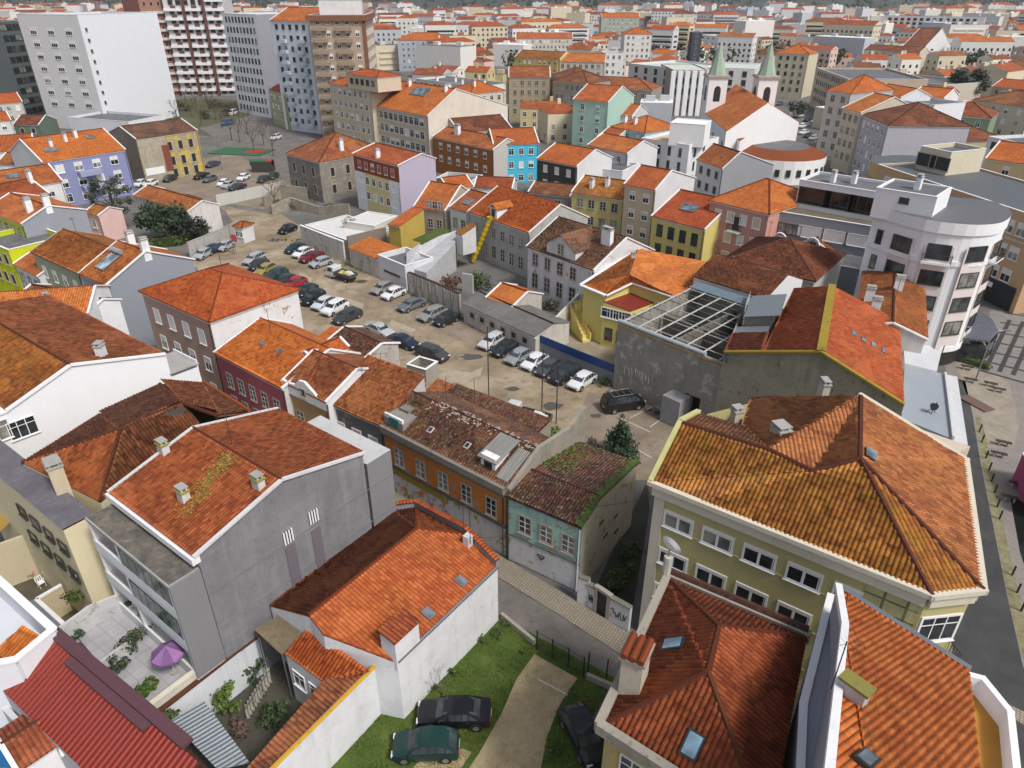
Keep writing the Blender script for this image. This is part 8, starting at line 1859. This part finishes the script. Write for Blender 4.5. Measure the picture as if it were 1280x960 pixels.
# ================================================================== cars
BLK, DGR, GRY, SIL, WHT, BLU, RED, TEAL = (.008, .009, .011), (.03, .033, .038), (.10, .105, .115), (.36, .37, .39), (.70, .71, .72), (.012, .022, .07), (.16, .010, .016), (.012, .035, .04)
cars = [
 ((527, 893), (609, 893), 'sedan', (.004, .0045, .008), 'black saloon on the lawn below the white wall'),
 ((494, 934), (571, 932), 'hatch', (.004, .034, .031), 'dark teal hatchback nearest the camera on the lawn'),
 ((744, 948), (716, 893), 'hatch', (.012, .014, .020), 'dark minivan beside the yellow walled house'),
 ((802, 502), (755, 510), 'van', (.008, .008, .009), 'black van with roof rack outside the ruined shell'),
 ((344, 293), (374, 282), 'hatch', BLK, 'black car by the tumbledown stone wall'),
 ((356, 316), (382, 307), 'hatch', TEAL, 'dark green car at the end of the wall row'),
 ((369, 321), (388, 313), 'hatch', WHT, 'small white car between the dark green and the red'),
 ((373, 328), (405, 316), 'sedan', RED, 'deep red car along the white wall'),
 ((387, 333), (415, 325), 'hatch', SIL, 'small silver car beside the deep red one'),
 ((463, 368), (493, 355), 'hatch', (.26, .25, .24), 'silver beige hatchback left of the white one'),
 ((475, 375), (508, 361), 'hatch', WHT, 'white hatchback under the tile capped wall'),
 ((496, 389), (533, 375), 'sedan', (.13, .145, .16), 'grey saloon parked alone by the panelled wall'),
 ((523, 401), (557, 386), 'wagon', (.25, .25, .25), 'silver grey estate beside the black hatchback'),
 ((541, 407), (574, 393), 'hatch', (.02, .024, .026), 'black hatchback at the end of the panelled wall'),
 ((332, 352), (358, 339), 'suv', (.02, .05, .055), 'teal off-roader in the left row'),
 ((346, 357), (368, 347), 'hatch', DGR, 'dark grey car between the teal and bright red'),
 ((358, 360), (380, 350), 'hatch', (.35, .015, .03), 'bright red hatchback in the left row'),
 ((372, 371), (395, 358), 'hatch', (.012, .02, .028), 'dark blue green car behind the black estate'),
 ((375, 384), (407, 364), 'suv', (.012, .014, .018), 'black estate in the left row'),
 ((388, 389), (421, 372), 'hatch', (.55, .57, .60), 'pale silver car in the left row'),
 ((402, 395), (434, 378), 'suv', WHT, 'white off-roader with dark roof in the left row'),
 ((414, 406), (453, 388), 'wagon', (.04, .044, .05), 'dark grey estate at the end of the left row'),
 ((490, 420), (460, 407), 'sedan', (.40, .42, .44), 'silver saloon in the middle of the lot'),
 ((521, 434), (488, 422), 'sedan', (.014, .022, .05), 'dark navy saloon in the middle of the lot'),
 ((560, 450), (522, 437), 'suv', (.05, .052, .055), 'dark grey off-roader nearest the ruined roofs'),
 ((599, 437), (632, 418), 'wagon', (.52, .52, .52), 'white silver estate first in the right row'),
 ((614, 446), (646, 428), 'hatch', (.022, .026, .03), 'dark hatchback second in the right row'),
 ((632, 456), (664, 438), 'hatch', (.26, .28, .30), 'silver hatchback third in the right row'),
 ((653, 463), (683, 444), 'hatch', WHT, 'white hatchback fourth in the right row'),
 ((669, 472), (701, 450), 'hatch', (.06, .068, .08), 'slate grey hatchback fifth in the right row'),
 ((687, 480), (723, 459), 'suv', (.025, .028, .032), 'black off-roader sixth in the right row'),
 ((709, 489), (745, 466), 'hatch', WHT, 'white hatchback last in the right row'),
 ((596, 508), (622, 512), 'hatch', (.012, .022, .03), 'dark car half hidden behind the ruined roof'),
 ((618, 515), (642, 522), 'sedan', (.014, .03, .06), 'dark blue car beside the loaded pickup'),
 ((246, 323), (262, 314), 'hatch', SIL, 'silver car by the stained pale wall'),
 ((256, 317), (277, 308), 'sedan', BLU, 'blue car by the stained pale wall'),
 ((273, 313), (290, 304), 'hatch', SIL, 'silver white car next to the guard hut'),
 ((306, 330), (330, 319), 'wagon', SIL, 'pale silver estate at the head of the left row'),
 ((313, 337), (333, 327), 'hatch', DGR, 'dark car behind the pale silver estate'),
 ((322, 343), (342, 333), 'hatch', (.30, .24, .06), 'ochre yellow car in the left row'),
 ((168, 233), (183, 227), 'hatch', WHT, 'white car below the periwinkle house'),
 ((180, 233), (196, 227), 'hatch', WHT, 'white car next to the derelict yellow house'),
 ((204, 227), (220, 221), 'hatch', DGR, 'dark car in front of the derelict yellow house'),
 ((241, 224), (262, 217), 'sedan', BLK, 'black car first in the upper car park'),
 ((252, 228), (272, 221), 'hatch', GRY, 'grey car second in the upper car park'),
 ((270, 234), (289, 225), 'hatch', WHT, 'white car in the middle of the upper car park'),
 ((276, 236), (294, 228), 'hatch', SIL, 'silver car in the upper car park'),
 ((285, 238), (308, 231), 'sedan', DGR, 'dark car nearest the fence of the upper car park'),
 ((296, 226), (312, 219), 'hatch', WHT, 'white car at the far side of the upper car park'),
 ((256, 209), (275, 203), 'sedan', (.05, .06, .08), 'blue grey car on the avenue'),
 ((321, 229), (336, 221), 'hatch', DGR, 'dark car by the green kiosk'),
 ((335, 225), (348, 217), 'hatch', (.01, .04, .02), 'dark green car by the green kiosk'),
 ((338, 175), (352, 170), 'suv', WHT, 'white car on the avenue before the pale towers'),
 ((272, 157), (296, 152), 'van', (.03, .12, .30), 'blue van under the bare trees'),
 ((285, 144), (297, 140), 'van', WHT, 'white van under the bare trees'),
]
for f, r, k, c, lb in cars:
    far = f[1] < 300; car(f, r, k, c, lb, far, rack=lb.startswith('black van'))
truck((408, 340), (447, 351), 'white cabbed flatbed truck parked along the lot wall', load=True)
truck((642, 520), (672, 528), 'small pickup piled with boards and yellow bags', (.55, .56, .57), load=True)
for k, (x, y) in enumerate([(996, 146), (1006, 151), (1015, 153), (1022, 151), (999, 159), (1001, 167), (1007, 171), (1013, 174), (971, 131), (978, 150), (985, 146)]):
    car((x, y), (x + 7, y - 2), 'hatch', [WHT, DGR, SIL, GRY, WHT][k % 5], ['white car in the street beside the church', 'dark car in the street beside the church', 'silver car in the street beside the church', 'grey car in the street beside the church', 'white car in the street beside the church'][k % 5], True, group='cars in the church street')
for k, (x, y) in enumerate([(815, 131), (828, 132), (842, 132), (855, 133), (868, 133)]): car((x, y), (x + 9, y), 'hatch', [DGR, BLK, GRY, WHT, DGR][k], 'small distant car parked before the courthouse', True, group='cars before the courthouse')

# stones and litter lying about the parking ground
rnd = random.Random(31); gv = MB(); gms = [plain('stone_%d' % i, c, .9) for i, c in enumerate([(.30, .26, .21), (.16, .13, .10), (.48, .45, .40)])]
lotp = [Q(p) for p in [(300, 262), (352, 268), (392, 292), (500, 350), (580, 392), (660, 440), (765, 486), (850, 522), (800, 590), (640, 540), (560, 478), (420, 415), (330, 365), (240, 330)]]
for _ in range(6000):
    x, y = rnd.uniform(-60, 25), rnd.uniform(55, 150)
    if not inside(x, y, lotp) or math.sin(x * .35) * math.sin(y * .27 + x * .1) < .1: continue
    s_ = rnd.uniform(.03, .13); a = rnd.uniform(0, 3); gv.box((x, y, .02 + s_ * .25), (s_, s_ * .8, s_ * .6), gms[rnd.randrange(3)], (V((math.cos(a), math.sin(a), 0)), V((-math.sin(a), math.cos(a), 0)), UP))
o = gv.obj('gravel'); o['kind'] = 'stuff'

for k, (px, r_, hh, lb) in enumerate([((372, 262), 1.8, 1.8, 'brown brambles on the rubble by the ruined villa'), ((410, 266), 1.5, 2.2, 'green creeper over the tumbledown garden wall'), ((348, 258), 1.4, 1.5, 'weeds around the dark archway')]): shrub(Q(px), r_, hh, [(.10, .07, .04), (.05, .08, .02), (.07, .08, .03)][k], lb, 420, .16, 'overgrown_shrub', 'shrubs in the walled yards')

for i in range(8):
    a_, b_ = Q((513, 366)), Q((576, 395)); q = a_.lerp(b_, i / 7); e_ = (b_ - a_).normalized(); n_ = V((e_.y, -e_.x, 0)); m = MB(); m.box(q + n_ * .16 + UP * 1.6, (.35, .3, 3.25), plaster((.30, .28, .25), .8), (e_, n_, UP)); m.obj('pilaster', pw_, V(pw_.location))
# weeds along the foot of the lot walls
wm = MB(); ws = [leafm('wall_weed_%d' % i, c) for i, c in enumerate([(.05, .08, .015), (.08, .11, .03), (.11, .10, .04)])]; rnd = random.Random(77)
for a, b, n in (((432, 330), (506, 356), 40), ((513, 368), (577, 398), 46), ((577, 398), (667, 444), 60), ((668, 445), (765, 488), 40), ((340, 300), (380, 300), 24), ((770, 500), (845, 522), 36), ((545, 480), (640, 540), 40)):
    A_, B_ = Q(a), Q(b)
    for i in range(n):
        if math.sin(i * .8) < -.3: continue
        p = A_.lerp(B_, (i + rnd.random()) / n) + V((rnd.uniform(-.4, .4), rnd.uniform(-.7, .1), .12)); leaf_cloud(wm, [(p, rnd.uniform(.15, .45))], 22, .09, ws, i)
o = wm.obj('undergrowth'); o['kind'] = 'stuff'

# overhead cables along the ruined row
def cable(label, a, b, za, zb, sag=.5):
    A_, B_ = Q(a, za), Q(b, zb); m = MB(); k = 14; pts = [A_.lerp(B_, i / k) - UP * sag * 4 * (i / k) * (1 - i / k) for i in range(k + 1)]
    for p, q in zip(pts, pts[1:]): m.tube(p, q, .018, M_DARK, 4)
    r = m.obj('overhead_cable', None, A_); r.location = A_; tag(r, label, 'cable')
cable('thin black cable strung along the long orange ruin front', (478, 548), (630, 626), 6.2, 6.2, .25)
cable('thin black cable from the mint ruin to the olive block', (632, 632), (812, 622), 6.0, 12.0, .6)
cable('thin cable crossing the street from the low house aerial to the mint ruin', (588, 672), (690, 655), 7.4, 5.6, .4)
cable('thin cable between the two slim poles behind the ruins', (677, 452), (695, 470), 7.8, 6.8, .2)
# low houses filling the block between the lot row and the turquoise house
qb('low red roofed cottage below the turquoise house', (592, 234), (640, 236), 7, 4.6, 'gx', 'oxide', (.62, .6, .58), 'w', 3)
qb('dark attic house with round stone dormer below the dark green house', (660, 240), (712, 246), 7, 5.2, 'gx', 'brown', (.30, .26, .23), 'd', 3)
qb('small white yard building behind the lilac wall', (545, 222), (590, 226), 6, 4.6, 'flat', 'orange', (.62, .61, .60), 'w', 3)
qb('orange roofed row house at the foot of the brown tiled block', (560, 236), (592, 232), 7, 5.4, 'gx', 'fresh', (.62, .58, .5), 'w', 3)
for k, (x, y) in enumerate([(205, 140), (218, 132), (232, 128), (246, 134), (258, 128), (240, 146), (222, 150), (262, 140), (270, 150), (252, 156), (318, 190), (342, 195), (300, 178)]):
    bare(Q((x, y)), 7.5, 'leafless tree in the brown park before the towers', 'leafless trees in the park')
for k, (x, y) in enumerate([(268, 135), (230, 138), (212, 146), (255, 148), (280, 145)]):
    shrub(Q((x, y)), 3.2, 3.4, (.05, .055, .025), 'dark rounded bush in the park before the towers', 260, .35, 'park_bush', 'bushes in the park', 'bush')
PUD = plain('puddle_water', (.085, .075, .062), .1, 0, .1)
rnd = random.Random(14)
for k, (px, r_) in enumerate([((452, 352), 1.2), ((520, 372), .8), ((590, 446), 1.5), ((560, 405), .9), ((690, 508), 1.3), ((640, 486), .8), ((345, 300), 1.4), ((410, 338), .8), ((745, 520), .7)]):
    c_ = Q(px); pts = [(c_.x + r_ * 1.1 * math.cos(t) * rnd.uniform(.6, 1.1), c_.y + r_ * .7 * math.sin(t) * rnd.uniform(.6, 1.1)) for t in [6.283 * i / 14 for i in range(14)]]
    sheet('puddle', pts, .0135, PUD)
# ================================================================== town beyond
rnd = random.Random(21)
occupied = []
for o in bpy.data.objects:
    if o.parent is None and o.get('category') and o.get('category') not in ('car', 'antenna'):
        occupied.append((o.location.x, o.location.y))
def taken(x, y, r): return any((x - a) ** 2 + (y - b) ** 2 < r * r for a, b in occupied)
WALLS = [hx(c) for c in ('d9d7d2', 'e2ded4', 'cfc4ac', 'd8cbb0', 'c9b8a4', 'd4b8ac', 'b9bcc2', 'd0cfcf', 'cdbd8e', 'dcd9d8', 'bfae98')]
KN = ['orange', 'fresh', 'worn', 'brown', 'orange', 'oxide']
KW = {'orange': 'orange', 'fresh': 'bright orange', 'worn': 'weathered orange', 'brown': 'brown', 'oxide': 'red'}
CN = ['white', 'off-white', 'beige', 'cream', 'tan', 'pale pink', 'grey', 'pale grey', 'ochre', 'whitish', 'sand']
def solid_house(mb, x, y, w, d, h, rz, roof, wm, tm, dark, wr=True, par=None):
    c, s = math.cos(rz), math.sin(rz)
    T = lambda a, b, z: V((x + a * c - b * s, y + a * s + b * c, z))
    q = [(-w/2, -d/2), (w/2, -d/2), (w/2, d/2), (-w/2, d/2)]
    W_, R_ = mb[:2]; G_ = W_
    if roof == 'flat':
        W_.prism([T(a, b, 0)[:2] for a, b in q], 0, h, wm, M_FELT if rnd.random() < .5 else PW(.4)); r_ = None
        for a, b in ((-w*.2, 0), (w*.25, d*.2)): W_.box(T(a, b, h + .8), (3.0, 2.4, 1.6), wm, (V((c, s, 0)), V((-s, c, 0)), UP))
    else:
        W_.prism([T(a * .97, b * .97, 0)[:2] for a, b in q], 0, h, wm); rise = .36 * min(w, d) / 2
        k = w / 2 if roof == 'gx' else w / 2 - min(w, d) * .42
        r0, r1 = T(-k, 0, h + rise), T(k, 0, h + rise); p = [T(a, b, h) for a, b in q]
        if roof == 'gx': W_.face([p[1], p[2], r1], wm); W_.face([p[3], p[0], r0], wm)
        for poly in ([p[0], p[1], r1, r0], [p[2], p[3], r0, r1]) + (() if roof == 'gx' else ([p[1], p[2], r1], [p[3], p[0], r0])):
            u, v, n_ = slope_axes(list(poly)); R_.face(poly, tm, [(a.dot(u), a.dot(v)) for a in poly])
        if rnd.random() < .7: cx, cy = rnd.uniform(-.3, .3) * w, rnd.uniform(-.2, .2) * d; W_.box(T(cx, cy, h + rise + .4), (1.0, .8, 1.9), wm, (V((c, s, 0)), V((-s, c, 0)), UP))
    if wr:
        ex, ey = V((c, s, 0)), V((-s, c, 0)); n = max(2, int(w / 3.0)); fl = max(1, int(h / 3.1))
        if w > 15 and rnd.random() < .45:   # ribbon windows and balcony bands
            for j in range(fl):
                G_.box(T(0, -d/2 * .97, 1.7 + 3.05 * j), (w * .88, .14, 1.3), dark, (ex, ey, UP)); G_.box(T(0, -d/2 * .97 - .3, .7 + 3.05 * j), (w * .8, .7, .8), wm, (ex, ey, UP))
                for sg in (-1, 1): G_.box(T(sg * w/2 * .97, 0, 1.7 + 3.05 * j), (.14, d * .5, 1.2), dark, (ex, ey, UP))
            return
        if par is not None:
            for j in range(fl):
                for i in range(n): put_window(par, V((x, y, 0)), T(-w/2 + w * (i + .5) / n, -d/2 * .97 - .01, 1.0 + 3.05 * j), -ey, 1.05, 1.4, 'w')
                for i in range(max(1, int(d / 4))):
                    for sg in (-1, 1): put_window(par, V((x, y, 0)), T(sg * (w/2 * .97 + .01), -d/2 + d * (i + .5) / max(1, int(d / 4)), 1.0 + 3.05 * j), ex * sg, 1.05, 1.4, 'w')
            return
        for j in range(fl):
            for i in range(n):
                if rnd.random() < .08: continue
                G_.box(T(-w/2 + w * (i + .5) / n, -d/2 * .97, 1.0 + 3.05 * j + .7), (1.15, .12, 1.4), dark, (ex, ey, UP))
            m_ = max(1, int(d / 4))
            for sg in (-1, 1):
                for i in range(m_): G_.box(T(sg * w/2 * .97, -d/2 + d * (i + .5) / m_, 1.0 + 3.05 * j + .7), (.12, 1.1, 1.4), dark, (ex, ey, UP))
dk = glassm()
far_big = []; count = 0
cells = []
y = 62.0
while y < 1500:
    step = 17 + y * .006
    xw = y * 1.05 + 40
    x = -xw
    while x < xw:
        cells.append((x + rnd.uniform(-3, 3), y + rnd.uniform(-3, 3))); x += step * rnd.uniform(.95, 1.25)
    y += step * (1.15 if y < 600 else 1.5)
S = (MB(), MB())
for (x, y) in cells:
    d0 = math.hypot(x, y)
    # streets and reserved places
    if taken(x, y, 15 if y < 420 else 12): continue
    px = 640 + F * x / (y * CP + CAMZ * SP); py = 480 - F * (y * SP - CAMZ * CP) / (y * CP + CAMZ * SP)
    outside = px < -70 or px > 1350
    if outside and (px < -420 or px > 1700 or py > 560 or taken(x, y, 19)): continue
    if 235 < px < 345 and 130 < py < 260: continue          # avenue and car park
    if 950 < px < 1035 and 112 < py < 215: continue         # church street
    if 690 < px < 960 and 112 < py < 150: continue          # courthouse square
    if 868 < px < 1030 and 88 < py < 215: continue
    if not outside and (y < 200 or py > 185 or (py > 175 and not (560 < px < 640))): continue
    if not outside and 60 < px < 530 and 90 < py < 200: continue
    if rnd.random() < .10: continue
    blk = int(x // 90) * 7 + int(y // 80) * 13
    rz = [-.45, .25, -.75, .5, -.15][blk % 5] + rnd.uniform(-.12, .12)
    big = rnd.random() < (.30 if y > 420 else .14) and y > 300
    w, d = rnd.uniform(9, 16), rnd.uniform(8.5, 12)
    h = rnd.choice([5.5, 6.5, 6.5, 8.5, 9.5, 11]) if y < 600 else rnd.choice([6, 8, 9, 10, 12])
    if big: w, d, h = rnd.uniform(14, 34), rnd.uniform(10, 15), rnd.uniform(11, 22 if y > 500 else 16)
    if y < 300: h = min(h, 8.5)
    roof = rnd.choice(['gx', 'gx', 'hip', 'gx', 'flat']) if not big else rnd.choice(['flat', 'hip', 'gx'])
    wi = rnd.choice((0, 1, 9, 7, 6, 2, 3)) if big else rnd.randrange(len(WALLS)); tk = rnd.choice(KN); wm = plaster(WALLS[wi], .22); tm = tile(tk)
    if count < 285 and not outside:
        size = 'large' if big else ('small' if w < 11 else 'middling')
        lb = f'{size} {CN[wi]} house with {"flat roof" if roof == "flat" else KW[tk] + (" hipped" if roof == "hip" else " gabled") + " roof"} among distant rooftops'
        r = root('distant_house', (x, y, 0), lb, 'house', 'distant houses of the town'); off = V((x, y, 0))
        M3 = (MB(), MB()); solid_house(M3, x, y, w, d, h, rz, roof, wm, tm, dk, True, r if y < 330 else None)
        for q, nm in zip(M3, ('wall', 'roof')):
            if q.f: q.obj(nm, r, off)
        count += 1
    else: solid_house(S, x, y, w, d, h, rz, roof, wm, tm, dk, y < 900)
me = MB()
for q in S:
    base = len(me.v); me.v += q.v
    remap = [me.mat(m) for m in q.m]
    me.f += [tuple(i + base for i in f) for f in q.f]; me.mi += [remap[i] for i in q.mi]; me.uv += q.uv; me.sm += q.sm
o = me.obj('far_town'); o['kind'] = 'stuff'
print('distant houses', count, 'mass faces', len(me.f))
# trees among the far roofs
tcol = [leafm('far_leaf_%d' % i, c) for i, c in enumerate([(.02, .032, .014), (.035, .05, .02), (.05, .055, .03)])]
T_ = MB()
for i in range(900):
    y = rnd.uniform(420, 1650); x = rnd.uniform(-y * .8, y * .8); r = rnd.uniform(3, 7)
    if taken(x, y, 14): continue
    leaf_cloud(T_, [((x + rnd.uniform(-r, r), y + rnd.uniform(-r, r), rnd.uniform(4, 8)), r) for _ in range(3)], 70, 1.3, tcol, i)
o = T_.obj('far_trees'); o['kind'] = 'stuff'
# hills on the skyline
hm = ground('wooded_hill', (.030, .038, .030), (.045, .055, .04), (.075, .078, .055), .012, 0, .12)
bm = MB(); nx, ny = 90, 14; G = {}
for j in range(ny):
    yy = 1700 + j * 170
    for i in range(nx):
        xx = -3200 + 6400 * i / (nx - 1); t = j / (ny - 1)
        hgt_ = (12 + 62 * math.sin(min(1, t * 1.5) * math.pi / 2)) * (.70 + .25 * math.sin(xx * .0021 + 1) + .15 * math.sin(xx * .0063 + j)) * min(1, j / 3)
        G[i, j] = V((xx, yy, hgt_ - .5))
for j in range(ny - 1):
    for i in range(nx - 1): bm.face([G[i, j], G[i + 1, j], G[i + 1, j + 1], G[i, j + 1]], hm, smooth=True)
o = bm.obj('hills'); o['kind'] = 'structure'
W_ = MB()
for i in range(2600):
    x = rnd.uniform(-2400, 2400); y = rnd.uniform(1700, 2600); t = min(1, (y - 1700) / 510)
    W_s = rnd.uniform(4, 9); j = (y - 1700) / 170; z = (12 + 62 * math.sin(min(1, (y - 1700) / 2210 * 1.5) * math.pi / 2)) * (.70 + .25 * math.sin(x * .0021 + 1) + .15 * math.sin(x * .0063 + j)) * min(1, j / 3)
    leaf_cloud(W_, [((x, y, z + 3), W_s)], 10, 4, tcol, i)
o = W_.obj('hill_woods'); o['kind'] = 'stuff'
# air: thin haze that pales the far town
hz = MB(); hz.box((0, 3400, 54), (12600, 7900, 110), plain('haze_tmp', (1, 1, 1))); o = hz.obj('haze'); o['kind'] = 'stuff'
m = bpy.data.materials.new('haze_air'); m.use_nodes = True; nt = m.node_tree; nt.nodes.clear(); ou = nt.nodes.new('ShaderNodeOutputMaterial'); vo = nt.nodes.new('ShaderNodeVolumePrincipled')
vo.inputs['Color'].default_value = (.86, .90, .95, 1); vo.inputs['Density'].default_value = .00010; vo.inputs['Anisotropy'].default_value = .2; nt.links.new(vo.outputs[0], ou.inputs['Volume']); o.data.materials.clear(); o.data.materials.append(m)
# ================================================================== light, sky, camera
w = bpy.data.worlds.new('World'); sc.world = w; w.use_nodes = True; nt = w.node_tree; nt.nodes.clear()
sky = nt.nodes.new('ShaderNodeTexSky'); sky.sky_type = 'NISHITA'; sky.sun_disc = False
SUN_EL, SUN_AZ = RAD(52), RAD(135)      # azimuth measured clockwise from +Y: over the right shoulder
sky.sun_elevation = SUN_EL; sky.sun_rotation = SUN_AZ; sky.air_density = 1.0; sky.dust_density = 3.0; sky.ozone_density = 1.0
bg = nt.nodes.new('ShaderNodeBackground'); bg.inputs[1].default_value = .075
hs = nt.nodes.new('ShaderNodeHueSaturation'); hs.inputs['Saturation'].default_value = .55
nt.links.new(sky.outputs[0], hs.inputs['Color']); nt.links.new(hs.outputs[0], bg.inputs[0])
wo = nt.nodes.new('ShaderNodeOutputWorld'); nt.links.new(bg.outputs[0], wo.inputs[0])
ld = bpy.data.lights.new('sun', 'SUN'); ld.energy = 1.5; ld.angle = RAD(11); ld.color = (1.0, .96, .90)
lo = bpy.data.objects.new('sun', ld); COL.objects.link(lo)
sd = V((math.sin(SUN_AZ) * math.cos(SUN_EL), math.cos(SUN_AZ) * math.cos(SUN_EL), math.sin(SUN_EL)))
lo.rotation_euler = sd.to_track_quat('Z', 'Y').to_euler(); lo.location = (0, 0, 200)
cd = bpy.data.cameras.new('camera'); cd.sensor_width = 36; cd.lens = 36 * F / 1280; cd.clip_start = .5; cd.clip_end = 12000
co = bpy.data.objects.new('camera', cd); COL.objects.link(co); co.location = (0, 0, CAMZ); co.rotation_euler = (math.pi / 2 - PITCH, 0, 0)
sc.camera = co
sc.view_settings.view_transform = 'Standard'; sc.view_settings.look = 'None'; sc.view_settings.gamma = 1; sc.view_settings.exposure = EXPO if 'EXPO' in globals() else .92
try: sc.cycles.max_bounces = 6; sc.cycles.use_denoising = True
except Exception: pass
